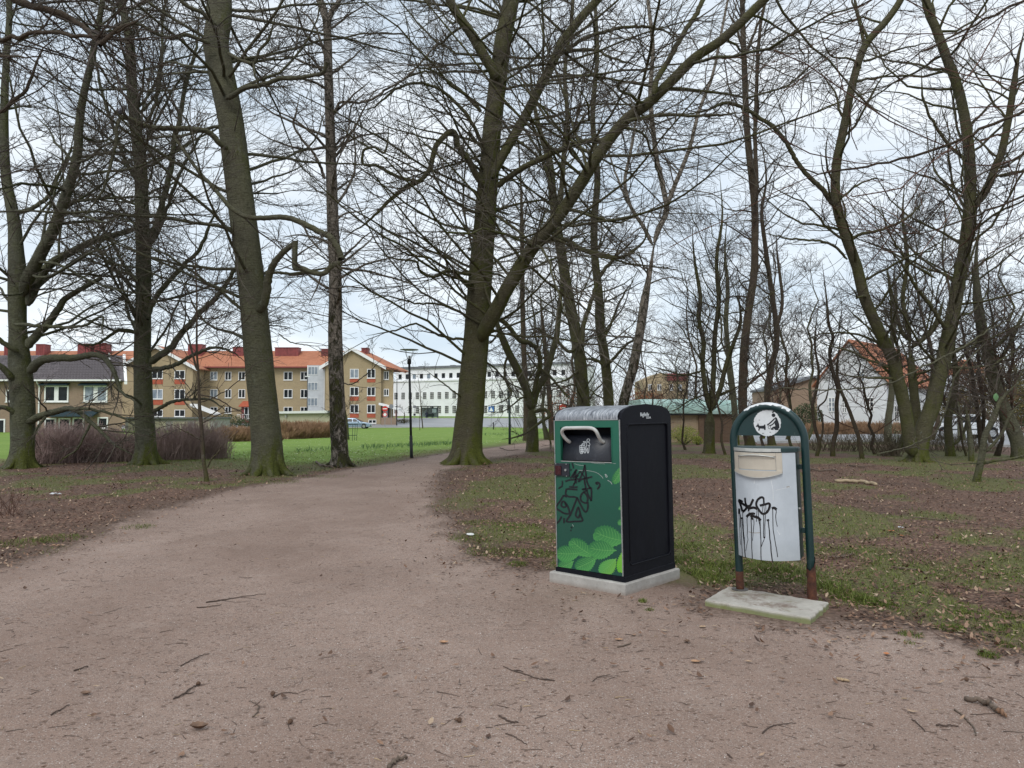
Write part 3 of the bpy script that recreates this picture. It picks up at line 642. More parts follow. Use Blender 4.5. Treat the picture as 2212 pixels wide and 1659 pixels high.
# -- T3 big beech left of the path
b = gb(570, 1026); d = b[1]
TREES['t3'] = make_tree('beech_tree', 'large smooth grey beech leaning left beside the path with mossy roots', b,
  [([(577,1020),(577,960),(572,900),(563,800),(553,700),(548,640),(537,547),(524,450),(513,365),(498,250),(478,150),(468,91),(475,40),(474,-20),(465,-140)],62,50,d,d+.6)],
  [([(492,322),(474,308),(450,285),(410,278),(365,277),(319,273),(285,258),(260,251)],13,12,d,d-1.2),
   ([(262,250),(254,270),(248,319),(235,370),(223,410),(195,450),(173,488)],9,3,d-1.2,d-1.5),
   ([(374,292),(400,330),(433,374),(470,415),(492,442),(512,458),(538,469),(575,470),(615,469),(650,480),(684,497),(710,510),(729,533),(737,560)],6,15,d-.7,d-1.3),
   ([(735,566),(715,575),(700,590),(675,588),(650,578),(638,579),(637,550),(638,520)],11,12,d-1.3,d-1.5),
   ([(488,214),(505,205),(530,190),(570,182),(605,170),(638,169),(680,162),(697,157),(706,135)],12,8,d,d-.6),
   ([(556,672),(572,650),(580,600),(592,570),(612,545),(638,524)],20,11,d,d-.8),
   ([(492,115),(520,130),(547,137),(556,125),(560,109),(580,85),(592,46),(600,30)],9,5,d,d-.6),
   ([(547,137),(550,160),(556,180),(565,210)],6,3,d-.3,d-.5),
   ([(455,95),(430,85),(400,75),(380,82),(350,78),(330,68),(290,50),(240,60),(200,40)],10,5,d,d-1),
   ([(470,60),(440,30),(400,10),(360,-40)],10,6,d,d-.6),
   ([(600,720),(630,740),(660,745),(690,748)],3,2,d,d-.4)],
  B_BEECH, T_BEECH, seed=3, auto=26, autoL=(3,5.5), aang=72, wig=.11, dens=(8,8,5), flare=.9, roots=8, rk=1., lobes=5, fl_h=.26, S=40, caps=(3900,8200), flat_=.4, up=.015)
# broken dark limbs reaching in at the top left
b = gb(-330, 1060); d = b[1]
TREES['t0'] = make_tree('beech_tree', 'beech just outside the left edge whose dark broken limbs hang into the top corner', b,
  [([(-330,1055),(-325,800),(-310,500),(-290,200),(-280,-100)],60,40,d,d)],
  [([(-300,60),(-150,-20),(0,-15),(40,5),(80,15),(130,30),(175,55),(205,85),(216,98)],26,9,d,d-1.5),([(-300,300),(-200,180),(-100,130),(0,122),(50,125),(100,122)],16,5,d,d-1),
   ([(-290,120),(-100,60),(0,85),(90,70),(200,80),(290,50),(340,10)],14,6,d,d-2),([(-300,500),(-120,330),(0,240),(60,190),(90,110),(140,60)],14,4,d,d+1),([(216,96),(230,84),(260,60),(300,45)],10,6,d-1.5,d-1.5)],
  B_BROWN, T_DARK, seed=30, auto=10, autoL=(4, 6), dens=(6,7,5), flare=.8)
# -- T4 birch
b = gb(735, 1008); d = b[1]
TREES['t4'] = make_tree('birch_tree', 'slender birch on the path edge with peeling white and black bark', b,
  [([(735,1002),(733,960),(729,900),(727,850),(724,760),(723,702),(724,640),(722,560),(718,480),(716,400),(714,330),(712,250),(709,160),(708,91),(705,40),(690,0),(680,-60),(675,-140)],37,13,d,d+.4),
   ([(707,60),(716,25),(735,-5),(750,-80)],12,8,d,d)],
  [([(702,387),(690,355),(675,328),(652,300),(634,269),(640,240),(647,205)],7,4,d,d-.6),
   ([(720,240),(740,220),(775,222),(800,215),(840,190),(880,165),(930,110),(970,60)],6,4,d,d+1),([(722,480),(745,462),(783,455),(800,440)],5,2,d,d-.4),
   ([(712,300),(690,290),(668,275)],6,3,d,d),([(707,140),(690,80),(670,40),(630,10)],6,3,d,d-.4),([(724,820),(760,830),(800,800),(830,770)],3,1.5,d,d+.8),([(722,330),(750,290),(760,230),(800,190)],5,2,d,d+.5)],
  B_BIRCH, T_DARK, seed=4, auto=22, wig=.12, autoL=(2, 4), dens=(6,7,5), flare=.4, roots=6, rk=.6, lobes=5, fl_h=.2, up=.0)
# -- T5 central beech with the great diagonal limb
b = gb(1010, 1002); d = b[1]
TREES['t5'] = make_tree('beech_tree', 'largest central beech with a great limb slanting up to the right over the bins', b,
  [([(1008,998),(1008,960),(1010,930),(1016,870),(1021,800),(1027,740),(1032,660),(1040,547),(1046,480),(1051,410),(1058,330),(1062,273),(1074,180),(1085,91),(1100,20),(1112,-40),(1125,-140)],60,32,d,d+.5),
   ([(1038,735),(1052,706),(1070,675),(1095,625),(1143,547),(1175,505),(1212,460),(1255,395),(1303,319),(1350,260),(1394,228),(1445,180),(1503,123),(1560,85),(1640,10),(1700,-50)],32,17,d-.1,d-3.5),
   ([(1062,385),(1070,365),(1100,310),(1134,251),(1165,190),(1193,137),(1215,90),(1257,36),(1290,0),(1330,-50)],22,17,d,d+1),
   ([(1074,175),(1066,155),(1045,120),(1020,77),(995,42),(975,9),(955,-40)],24,18,d+.1,d-.6)],
  [([(1045,405),(1030,380),(1011,346),(998,328),(988,314),(985,295),(978,285),(970,287),(955,300),(943,314),(935,340),(929,365),(918,380),(906,392),(880,402),(847,428),(815,460),(783,488),(765,498),(740,520)],15,6,d,d-1.5),
   ([(906,392),(870,385),(845,375),(815,358),(795,357),(783,352),(784,330),(790,322),(810,318),(830,330),(838,300),(838,255)],8,4,d-1.2,d-1.8),
   ([(1040,458),(1016,456),(990,440),(961,424),(935,405),(915,392)],8,5,d,d-1),
   ([(1016,592),(1007,592),(985,588),(961,586),(940,598),(915,592),(904,580),(898,565),(860,560),(800,545)],8,3,d,d-1.5),
   ([(1303,319),(1317,308),(1290,303),(1260,306),(1234,314),(1200,328),(1143,355),(1110,375),(1075,401)],11,13,d-2,d-.2),
   ([(1412,205),(1418,175),(1430,155),(1450,120),(1467,91),(1485,60),(1510,20),(1530,-30)],13,10,d-2.8,d-2.4),
   ([(1165,522),(1175,519),(1200,517),(1225,519),(1250,535),(1271,542),(1300,550),(1339,556),(1370,540),(1394,515),(1400,480)],12,6,d-1,d-1.6),
   ([(1205,445),(1240,455),(1290,470),(1340,480),(1380,460)],8,3,d-1.5,d-2),
   ([(1350,262),(1390,255),(1440,248),(1500,250),(1560,248),(1620,240)],9,5,d-2.4,d-3),
   ([(1210,120),(1250,90),(1300,70),(1360,58),(1420,62),(1480,90)],10,5,d+.6,d),([(1200,110),(1240,108),(1290,108),(1310,120),(1340,130),(1400,150)],8,4,d+.6,d),
   ([(1040,240),(1000,200),(960,170),(930,150),(890,145)],9,4,d,d-1),([(1052,330),(1010,250),(960,200),(910,180),(860,190),(800,235),(756,230)],9,4,d,d-1.5),
   ([(1000,860),(985,850),(960,830),(920,800)],4,2,d,d-1),([(1010,735),(950,725),(900,700),(850,715),(790,725)],6,2.5,d,d-1),([(1020,690),(960,660),(900,655),(840,640),(790,650)],6,2.5,d,d-1.2),([(1030,640),(990,600),(930,560),(870,545),(820,500)],7,3,d,d-1.2)],
  B_GREEN, T_BEECH, seed=5, auto=30, autoL=(3.5, 6.5), aang=74, wig=.11, dens=(8,8,5), flare=.9, roots=8, rk=1., lobes=5, fl_h=.3, S=40, caps=(4400,9000), flat_=.4, up=.01)
# -- T6 forked tree right of the path
b = gb(1151, 976); d = b[1]
TREES['t6'] = make_tree('forked_tree', 'forked mossy tree right of the path with a low drooping branch', b,
  [([(1151,974),(1151,940),(1149,900),(1147,873)],26,22,d,d),([(1147,885),(1138,845),(1118,800),(1099,763),(1085,730),(1075,702),(1066,660)],20,14,d,d-.4),
   ([(1149,885),(1158,845),(1177,812),(1190,770),(1202,726),(1206,690),(1212,620),(1215,560)],17,8,d,d+.8)],
  [([(1080,715),(1060,740),(1050,735),(1040,720)],5,3,d,d),([(1153,850),(1160,815),(1166,795),(1163,760),(1145,742),(1122,735),(1098,705),(1080,690)],10,11,d-.2,d-1),
   ([(1165,795),(1190,815),(1215,845),(1240,870)],7,3,d-.4,d-1),([(1155,890),(1175,885),(1187,897),(1170,910),(1150,925),(1130,938),(1110,945),(1084,949)],9,3,d-.2,d-1.5),
   ([(1172,908),(1180,925),(1188,950),(1192,968)],4,3.5,d-1,d-1.2),([(1100,765),(1090,790),(1095,830),(1105,850),(1085,868),(1040,880)],6,2,d,d-1)],
  B_GREEN, T_DARK, seed=6, auto=10, autoL=(2, 4), dens=(7,8,5), flare=.5, hmin=2.0, fl_h=.2)
b = gb(1137, 962); d = b[1]
TREES['t6b'] = make_tree('beech_tree', 'thin straight grey trunk standing close behind the forked tree', b,
  [([(1136,925),(1136,870),(1134,800),(1130,700),(1128,560),(1126,420),(1120,300)],13,7,d+8,d+8)], [], B_BROWN, T_DARK, seed=61, auto=14, autoL=(2.5,4.5), dens=(6,6,4), flare=.5, hmin=2.0)
# -- T7, T8 behind the compactor bin
b = gb(1262, 968); d = b[1]
TREES['t7'] = make_tree('mossy_tree', 'dark green mossy trunk rising behind the left half of the compactor bin', b,
  [([(1263,960),(1260,878),(1255,800),(1250,760),(1240,700),(1228,640),(1213,547),(1200,470),(1193,410),(1185,340),(1165,280),(1150,200),(1140,80)],31,9,d,d+1),
   ([(1212,545),(1206,500),(1212,420),(1218,330),(1225,250),(1220,150),(1235,40),(1240,-80)],12,7,d,d+1.5)],
  [([(1252,760),(1262,700),(1280,640),(1300,590),(1340,545),(1380,510)],12,6,d,d+1),([(1246,745),(1230,760),(1200,735),(1170,715),(1140,700)],9,3,d,d-.6),([(1250,800),(1225,820),(1190,830),(1150,835)],6,2,d,d-.6),
   ([(1190,400),(1170,340),(1140,290),(1100,240)],8,4,d,d)],
  B_GREEN, T_DARK, seed=7, auto=18, autoL=(2.5, 4.5), dens=(6,7,5), flare=.4, hmin=1.6)
b = gb(1318, 966); d = b[1]
TREES['t8'] = make_tree('mossy_tree', 'brown green trunk behind the bin between the mossy trunk and the leaning birch', b,
  [([(1318,960),(1315,878),(1312,830),(1307,775),(1295,702),(1294,638),(1285,560),(1283,480),(1290,380),(1280,250),(1290,120),(1285,0)],24,7,d,d+1)],
  [([(1303,790),(1290,780),(1265,775),(1240,780)],6,3,d,d),([(1310,790),(1330,770),(1360,740),(1390,735),(1440,750)],8,3,d,d-1),([(1300,740),(1320,700),(1340,650),(1370,600)],7,3,d,d)],
  B_GREEN, T_DARK, seed=8, auto=18, autoL=(2, 4), dens=(6,7,5), flare=.4, hmin=1.4)
# -- T9 leaning birch
b = gb(1344, 970); d = b[1]
TREES['t9'] = make_tree('birch_tree', 'leaning birch behind the bin with rough dark base and pale upper stem', b,
  [([(1334,965),(1346,878),(1356,835),(1368,795),(1378,740),(1385,702),(1394,640),(1405,580),(1410,547),(1414,520)],24,17,d,d),
   ([(1413,525),(1425,490),(1440,456),(1432,400),(1418,340),(1410,270),(1405,200),(1410,100),(1400,0),(1395,-80)],13,7,d,d+.6),
   ([(1410,530),(1390,490),(1370,460),(1358,433),(1350,390),(1362,330),(1372,270),(1380,190)],9,5,d,d-.5),
   ([(1436,460),(1450,420),(1470,370),(1490,320),(1510,240),(1540,160),(1560,60),(1580,-40)],10,5,d,d-.5)],
  [([(1356,440),(1340,400),(1325,360),(1310,310)],6,3,d,d)],
  B_BIRCH, T_DARK, seed=9, auto=12, autoL=(1.8, 3.2), dens=(6,7,5), flare=.3, up=-.02)
# -- T10 cluster between the bins
b = gb(1533, 979); d = b[1]
TREES['t10'] = make_tree('multi_stem_tree', 'grey tree between the two bins splitting low into three stems', b,
  [([(1533,977),(1533,940),(1534,900),(1536,880)],23,21,d,d),([(1534,888),(1528,860),(1523,834),(1518,783),(1520,740),(1510,690),(1513,640),(1500,560),(1495,480)],12,6,d,d),
   ([(1537,888),(1540,834),(1542,783),(1545,720),(1552,650),(1548,560),(1560,470),(1555,380)],12,6,d,d+.5),([(1538,885),(1548,860),(1557,835),(1570,783),(1585,740),(1600,690),(1590,620)],12,6,d,d-.5)],
  [([(1550,855),(1575,845),(1596,834)],7,6,d,d-.3),([(1530,850),(1490,865),(1460,885),(1430,890)],4,2,d,d-.5),([(1520,800),(1480,810),(1440,800),(1400,790)],5,2,d,d-.8)],
  B_GREEN, T_DARK, seed=10, auto=16, autoL=(2, 3.6), dens=(7,8,5), flare=.6, hmin=1.4, fl_h=.2, up=.05)
b = gb(1566, 982); d = b[1]
TREES['t10b'] = make_tree('young_tree', 'thin crooked sapling just right of the three stemmed tree', b,
  [([(1566,980),(1560,960),(1558,944),(1560,915),(1549,871),(1540,840),(1530,815),(1525,780)],6,3,d,d)], [([(1552,880),(1575,900),(1600,910),(1620,925)],2.5,1.2,d,d-.4)], B_BROWN, T_DARK, seed=11, auto=5, autoL=(1, 1.8), dens=(4,5,3), flare=.3, hmin=.8, S=10, cat='sapling')
b = gb(1612, 966); d = b[1]
TREES['t11'] = make_tree('alder_tree', 'tall dark trunk rising just behind the arch of the dog waste bin', b,
  [([(1622,962),(1610,920),(1604,878),(1605,820),(1608,752),(1616,680),(1629,593),(1631,520),(1631,456),(1624,380),(1617,319),(1612,250),(1610,180),(1606,91),(1604,20),(1600,-80)],20,10,d,d+1),
   ([(1629,480),(1634,400),(1631,300),(1634,200),(1640,80),(1660,-40)],10,6,d+.2,d)],
  [([(1606,840),(1630,820),(1650,805),(1665,790)],5,4,d,d),([(1605,110),(1590,60),(1570,20)],7,4,d,d),([(1610,120),(1630,70),(1650,20),(1660,-20)],7,4,d,d)],
  B_BROWN, T_DARK, seed=12, auto=15, autoL=(2, 3.6), dens=(6,7,4), flare=.4, hmin=2, up=.06)
b = gb(1590, 960); d = b[1]
TREES['t11b'] = make_tree('grey_tree', 'grey trunk with a mossy hollow left of the tall dark trunk', b,
  [([(1590,958),(1586,878),(1580,820),(1572,750),(1568,690),(1572,620),(1566,540),(1572,460)],14,6,d,d)], [], B_BEECH, T_DARK, seed=13, auto=14, autoL=(2, 3.5), dens=(6,6,4), flare=.4, hmin=2, up=.06)
b = gb(1667, 962); d = b[1]
TREES['t12'] = make_tree('alder_tree', 'reddish brown trunk behind the right side of the dog waste bin', b,
  [([(1667,960),(1658,880),(1659,842),(1668,783),(1677,752),(1676,700),(1668,640),(1658,570),(1650,510),(1645,456),(1655,380),(1640,280)],15,6,d,d+1),
   ([(1678,750),(1680,700),(1690,650),(1680,560),(1676,500)],8,5,d,d)], [], B_BROWN, T_DARK, seed=14, auto=16, autoL=(2, 3.6), dens=(6,7,4), flare=.4, hmin=1.8, up=.06)
# -- T13 the great twin trunk on the right
b = gb(1978, 998); d = b[1]
TREES['t13'] = make_tree('twin_trunk_tree', 'broad mossy twin trunked tree right of the dog waste bin', b,
  [([(1983,996),(1984,975),(1990,940),(2001,905),(2014,873),(2026,820),(2038,775),(2046,735),(2053,702),(2060,670),(2072,600),(2082,547),(2092,470),(2096,410),(2094,340),(2087,273),(2070,190),(2041,114),(2022,60),(2005,23),(1995,-40)],33,17,d,d+.5),
   ([(1972,985),(1966,950),(1953,873),(1940,820),(1928,775),(1908,735),(1887,690),(1866,640),(1848,570),(1823,501),(1808,450),(1804,410),(1806,360),(1813,319),(1826,260),(1836,205),(1850,150),(1868,100),(1890,72),(1914,46),(1946,0),(1965,-50)],27,14,d-.1,d-1.2),
   ([(1985,960),(1980,900),(1972,824),(1968,775),(1965,739)],20,16,d+.7,d+1.2),
   ([(1966,745),(1962,715),(1955,680),(1950,640),(1960,560),(1950,470),(1955,380)],10,5,d+1.2,d+1.2),([(1968,750),(1990,735),(2010,715),(2025,690),(2040,640)],11,8,d+1.2,d+1.8),([(1960,735),(1945,710),(1938,680),(1925,640),(1915,560)],9,5,d+1.2,d+1.7),
   ([(2094,440),(2114,433),(2135,400),(2150,360),(2164,328),(2178,260),(2187,205),(2200,120),(2215,60)],18,10,d+.3,d-.8)],
  [([(1800,440),(1795,437),(1777,410),(1755,390),(1731,364),(1710,330),(1699,310),(1670,275),(1640,255),(1610,235),(1572,223),(1545,230),(1517,241),(1458,251)],11,6,d-1,d-2),
   ([(2042,710),(2037,702),(2010,660),(1982,624),(1955,580),(1923,538)],9,6,d,d-1.2),([(1868,100),(1860,60),(1850,20),(1845,-20)],8,6,d-1,d-1),
   ([(1836,520),(1860,505),(1890,500),(1920,490),(1960,470),(2000,430)],7,4,d-1,d-1.8),([(1830,560),(1800,530),(1760,520),(1700,515),(1640,500)],6,3,d-1,d-1.8),([(2020,600),(1960,560),(1920,500),(1900,430)],6,3,d,d-1),
   ([(2090,350),(2040,300),(2000,230),(1990,150)],8,4,d+.3,d-.5)],
  B_GREEN, T_DARK, seed=15, auto=26, autoL=(2.5, 4.6), caps=(5000,9000), dens=(6,7,5), flare=.8, roots=8, rk=.7, hmin=2.2, fl_h=.25, lobes=7, S=26)
# -- thin trees right of the dog bin
def thin(nm, lab, pts, w0, w1, dY, bm=B_BROWN, tm=T_DARK, limbs=(), seed=1, auto=9, L=(1.2, 2.4), cat='tree', hm=1.6, dn=(5, 6, 4), fl=.35):
    b = gb(pts[0][0], dY); d = b[1]; return make_tree(nm, lab, b, [(pts, w0, w1, d, d)]+[(l[0], l[1], l[2], d, d+.4) for l in limbs], [], bm, tm, seed=seed, auto=auto, autoL=L, dens=dn, flare=fl, hmin=hm, S=12, cat=cat, fl_h=.15, up=.05)
thin('young_tree', 'thin bent trunk forking right beside the dog waste bin', [(1764,984),(1770,960),(1762,930),(1757,900),(1755,873),(1762,850),(1768,800),(1760,740),(1770,640)], 8, 3, 985, seed=41, limbs=[([(1768,962),(1777,935),(1776,900),(1768,880),(1785,860),(1795,800)], 5, 2.5)])
thin('young_tree', 'slim wavy dark trunk, second upright stem right of the dog waste bin', [(1799,984),(1800,960),(1808,920),(1807,873),(1810,840),(1798,800),(1792,758),(1800,728),(1790,700),(1785,640),(1775,560)], 11, 4, 986, seed=42)
thin('young_tree', 'slim trunk leaning left, just left of the twin trunked tree', [(1862,990),(1856,950),(1843,910),(1828,870),(1814,836),(1808,800),(1812,760),(1820,700)], 10, 4, 991, seed=43)
thin('grey_tree', 'dark trunk half hidden behind the left stem of the twin trunked tree', [(1917,958),(1920,900),(1926,850),(1926,800),(1925,750),(1935,660),(1930,560)], 15, 8, 960, B_BEECH, seed=44, hm=2.5, auto=12)
thin('young_tree', 'mossy forked little trunk right of the twin trunked tree', [(2053,983),(2050,950),(2048,920),(2050,890),(2060,850),(2064,800),(2060,750),(2072,680)], 19, 6, 985, B_GREEN, seed=45, limbs=[([(2062,960),(2075,945),(2085,925),(2090,890)], 8, 4)])
thin('young_tree', 'thin red brown stem leaning beside the mossy forked trunk', [(2087,983),(2080,960),(2074,920),(2068,880),(2065,850)], 5, 3, 985, seed=46, hm=1, auto=4)
thin('grey_tree', 'short stubby grey trunk ending in a dark knot of twigs', [(2098,993),(2096,960),(2092,920),(2088,890),(2087,873)], 11, 9, 995, B_BEECH, seed=47, hm=.9, auto=8, L=(.8, 1.6), dn=(7, 7, 4))
thin('young_tree', 'reddish brown trunk with a lower fork at the right, behind the stubby trunk', [(2122,984),(2117,940),(2113,900),(2105,850),(2098,800),(2085,750),(2078,705),(2066,650)], 10, 5, 985, seed=48, limbs=[([(2120,970),(2125,900),(2122,850),(2115,800),(2112,740),(2113,690)], 8, 6)])
b = gb(2205, 990); d = b[1]
TREES['t16'] = make_tree('grey_tree', 'stout grey trunk leaning left at the far right edge', b,
  [([(2206,988),(2198,950),(2181,910),(2168,880),(2155,848),(2144,810),(2135,775),(2128,735),(2119,702),(2112,660),(2110,638),(2108,560),(2115,500)],29,14,d,d+.4),
   ([(2140,800),(2165,770),(2185,735),(2200,700),(2225,650)],9,6,d,d-.4),([(2130,760),(2160,742),(2190,712),(2240,690)],8,5,d,d-.8)], [], B_BEECH, T_DARK, seed=16, auto=14, autoL=(2.2, 4), dens=(6,7,4), flare=.6, hmin=2)
b = gb(2110, 1041); d = b[1]
TREES['t17'] = make_tree('crooked_tree', 'crooked lichen grey little tree nearest at the right edge with broken forks', b,
  [([(2110,1038),(2116,1010),(2121,985),(2124,960),(2130,935),(2143,910),(2152,885),(2160,868),(2172,852),(2185,840),(2200,825)],15,9,d,d-.1),
   ([(2127,978),(2145,960),(2165,935),(2178,905),(2195,880),(2215,860)],7,4,d,d-.3),([(2158,872),(2150,858),(2140,850)],7,4,d,d)],
  [([(2127,1000),(2110,1001),(2090,1000)],5,2,d,d-.1),([(2122,1002),(2150,995),(2190,990),(2230,978)],6,5,d,d-.3),([(2200,825),(2210,800),(2240,780)],4,2,d,d-.2),
   ([(1895,980),(1920,975),(1960,966),(1990,952),(2018,938),(2035,905),(2048,870),(2060,820),(2090,780),(2130,740)],3,4,d-1,d-1.5),
   ([(1680,937-100),(1760,842),(1850,840),(1920,828),(2000,790),(2080,750),(2140,710),(2212,680)],2.5,5,d-1.5,d-2)],
  B_BEECH, T_DARK, seed=17, auto=0, dens=(4,5,4), flare=.35, hmin=1.2, S=14, fl_h=.12)
b = gb(446, 1040); d = b[1]
TREES['t18'] = make_tree('young_tree', 'thin knotty young tree between the two big left beeches', b,
  [([(446,1038),(443,1015),(439,995),(437,960),(435,922),(431,880),(430,848),(428,800),(425,760),(425,702),(425,640),(422,560),(424,480),(418,420)],[13,9,8,8,7.5,7.5,6,5,4.5,4,3.5,3,2.5,2],3.5,d,d+.3),
   ([(425,800),(415,760),(405,720),(396,690)],5,3,d,d)],
  [([(448,1010),(458,990),(470,978),(480,960)],4,2,d,d),([(433,950),(415,940),(395,930),(370,915)],3,1.5,d,d-.2),([(440,905),(465,890),(490,870)],3,1.5,d,d),([(425,850),(470,862),(500,880),(527,895),(525,915)],3.5,2,d,d-.4),([(426,730),(450,700),(480,680)],3,1.5,d,d)],
  B_BROWN, T_DARK, seed=18, auto=10, autoL=(1, 2.2), dens=(5,6,4), flare=.5, hmin=1.0, S=12, fl_h=.1, cat='young tree')
# branches of a tree just outside the right edge, hanging in front of the others
b = np.array([7.6, 7.4, 0.]); 
TREES['t19'] = make_tree('overhanging_tree', 'tree outside the right edge whose reddish twigs hang across the upper right', b,
  [([(2790,1150),(2770,700),(2740,300),(2700,-100)],60,40,7.6,7.6)],
  [([(2740,60),(2500,140),(2205,241),(2050,314),(1868,360),(1731,369),(1595,337),(1520,345)],10,2,7.6,8.6),([(2740,-100),(2400,-60),(2212,0),(2100,60),(1980,120),(1850,190)],10,2.5,7.6,8.4),
   ([(2750,300),(2400,330),(2212,420),(2100,470),(1980,505),(1850,500)],9,2,7.6,9),([(2740,0),(2450,120),(2260,260),(2212,330),(2180,430),(2170,560)],8,2,7.6,7.8),([(2700,-150),(2200,-120),(1950,-40),(1850,60),(1800,120)],9,2,7.6,8.4),([(2740,200),(2400,250),(2212,330),(2050,420),(1960,540)],7,2,7.6,9)],
  B_BROWN, T_RED, seed=19, auto=0, dens=(8,5,3), flare=.5, rmin=.0018, wig=.11, caps=(900, 1600))

# shaggy crowns standing further back: one of each kind is grown, then copied
def far_variant(seed, h=11, tm=T_DARK, bm=B_BROWN, n=13):
    rg = np.random.default_rng(seed); K = 12; z = np.linspace(0, h, K)
    P = np.stack([np.cumsum(rg.normal(0, .16, K)), np.cumsum(rg.normal(0, .16, K)), z], 1)+np.array([0, 40., 0]); P[:, :2] -= P[0, :2]-np.array([0, 40.]); R = np.linspace(.11, .03, K)
    off = np.array([0, 40., 0]); v0, f0 = trunk_mesh(P, R, 8, .5, .05, seed)
    a, ar = grow(rg, P[2:][None], R[2:][None], n, 0, 1, 1, 50, 7, .2, .09, .008, .6, .9, Labs=rg.uniform(2.5, 4), cull=False)
    ms = [np_mesh('trunk', v0-off, [f0], bm, True)]
    ar = np.minimum(ar, .03); v, f = tubes(a, ar, 4); o_ = len(v); VV = [v]; FF = [f]
    b_, br = grow(rg, a, ar, 6, .15, 1, .5, 45, 5, .22, .06, .006, .6, .8, Lmin=.6, cull=False); v, f = tubes(b_, br, 3); VV.append(v); FF.append(f+o_); o_ += len(v)
    c, cr_ = grow(rg, b_, br, 7, .15, 1, .55, 45, 3, .16, .04, .0055, .7, .8, Lmin=.5, cull=False, rmax=.009); v, f = tubes(c, cr_, 3); VV.append(v); FF.append(f+o_); o_ += len(v)
    ms.append(np_mesh('crown', np.vstack(VV)-off, FF, tm, False)); NTRI[0] += sum(len(f) for f in FF)*2
    return ms
FV = [far_variant(101, 11), far_variant(102, 9, T_DARK, B_GREEN), far_variant(103, 7, T_RED, B_BROWN, 16), far_variant(104, 12, T_BEECH, B_BEECH, 15)]
def far_tree(x, y, k, s, label, group=None, cat='tree', rz=None):
    r = empty('bare_tree', (x, y, float(terrain(x, y))-.05), label, cat, group, random.uniform(0, 6.28) if rz is None else rz); r.scale = (s, s, s)
    for nm, me in zip(('trunk', 'crown'), FV[k]):
        o = link(nm, me, r)
        if nm == 'crown': o['kind'] = 'stuff'
    return r
GB = 'bare trees in the wood behind the bins'
rb = random.Random(5)
for X, dd, k, s in [(1180,46,3,.95),(1232,52,0,1.0),(1400,50,0,.7),(1455,60,1,.8),(1505,52,0,.95),(1580,56,3,1.0),(1645,48,1,1.1),(1700,46,0,1.05),(1740,42,1,.9),
                   (2010,44,0,1.1),(2075,43,3,1.1),(2140,38,2,1.0),(2210,40,1,1.1),(1150,66,3,1.0),(1250,68,1,1.),(1690,68,3,1.1)]:
    far_tree((X-CX)/F_PX*dd, dd, k, s*rb.uniform(.92, 1.08), 'slender bare tree among the thin trunks of the wood behind the bins', GB)
for X, dd, k, s, lab in [(180,34,3,.95,'bare tree behind the purple hedge between the two left beeches'),(395,38,0,.9,'bare tree beyond the hedge, just right of the knotted beech'),(850,48,3,1.05,'bare tree on the lawn side beyond the lamp post'),(-60,30,1,1.1,'bare tree whose crown reaches in at the left edge beyond the thick beech')]: pass

b = gb(1195, 947)
TREES['t20'] = make_tree('weeping_tree', 'dense drooping bare tree screening the white building behind the forked tree', np.array([(1192-CX)/F_PX*44, 44, 0.]),
  [([(1192,945),(1190,900),(1186,850),(1180,780),(1172,700),(1165,620)],13,7,44,44)], [], B_BROWN, T_DARK, seed=71, auto=30, autoL=(2.5,4.5), dens=(8,9,5), flare=.4, hmin=1.6, rmin=.0055, up=-.10, flat_=.9, caps=(3000,5200), aang=70)

for X, dd, k, sc, lab in [(1395,27,2,.42,'bare bush behind the compactor bin, left of the three stemmed tree'),(1480,30,0,.40,'small bare bush before the pavilion pier'),(1640,26,2,.5,'bare bush behind the arch of the dog bin'),(1715,27,1,.52,'bare bush right behind the dog bin arch'),
   (1890,26,2,.55,'reddish bare bush left of the twin trunks'),(1935,28,1,.62,'mossy bare bush close behind the twin trunks'),(2050,27,2,.6,'reddish bare bush right of the twin trunks'),(2150,25,0,.6,'bare bush behind the crooked lichen grey tree'),(2200,24,2,.6,'reddish bare bush at the right edge')]:
    far_tree((X-CX)/F_PX*dd, dd, k, sc, lab, cat='bush')
# ---------------------------------------------------------------- buildings
def brick_mat(name, a, b, mortar, sc=1.0):
    t = NT(name); o = t.n('ShaderNodeTexBrick'); o.inputs['Scale'].default_value = sc; o.inputs['Brick Width'].default_value = .25; o.inputs['Row Height'].default_value = .075
    o.inputs['Mortar Size'].default_value = .01; s = t.sep(t.tc.outputs['Object']); cb = t.n('ShaderNodeCombineXYZ'); t.l(t.math('ADD', s[0], s[1]), cb.inputs[0]); t.l(s[2], cb.inputs[1])
    t.l(cb.outputs[0], o.inputs['Vector']); o.inputs['Color1'].default_value = (*a, 1); o.inputs['Color2'].default_value = (*b, 1); o.inputs['Mortar'].default_value = (*mortar, 1)
    c = t.mix(t.rng(t.noise(.45, 6, .65), .3, .75, 0, .45), o.outputs['Color'], tuple(x*.6 for x in a)); c = t.mix(t.rng(t.noise(5, 4, .7), .4, .7, 0, .3), c, mortar)
    return t.fin(c, .9, t.bump(o.outputs['Fac'], .3, .01))
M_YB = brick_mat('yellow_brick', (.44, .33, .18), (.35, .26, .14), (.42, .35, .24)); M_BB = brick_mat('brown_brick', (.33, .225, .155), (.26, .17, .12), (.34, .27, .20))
M_BB2 = brick_mat('dark_brown_brick', (.17, .10, .06), (.125, .075, .05), (.18, .13, .09)); M_RED = simple('red_brick', (.30, .085, .05), .85, .3, 6)
M_WH = simple('white_render', (.86, .87, .88), .8, .05, .6, dirt=(.5, .5, .5, .25)); M_WB = brick_mat('white_painted_brick', (.84, .85, .86), (.78, .79, .81), (.68, .69, .70))
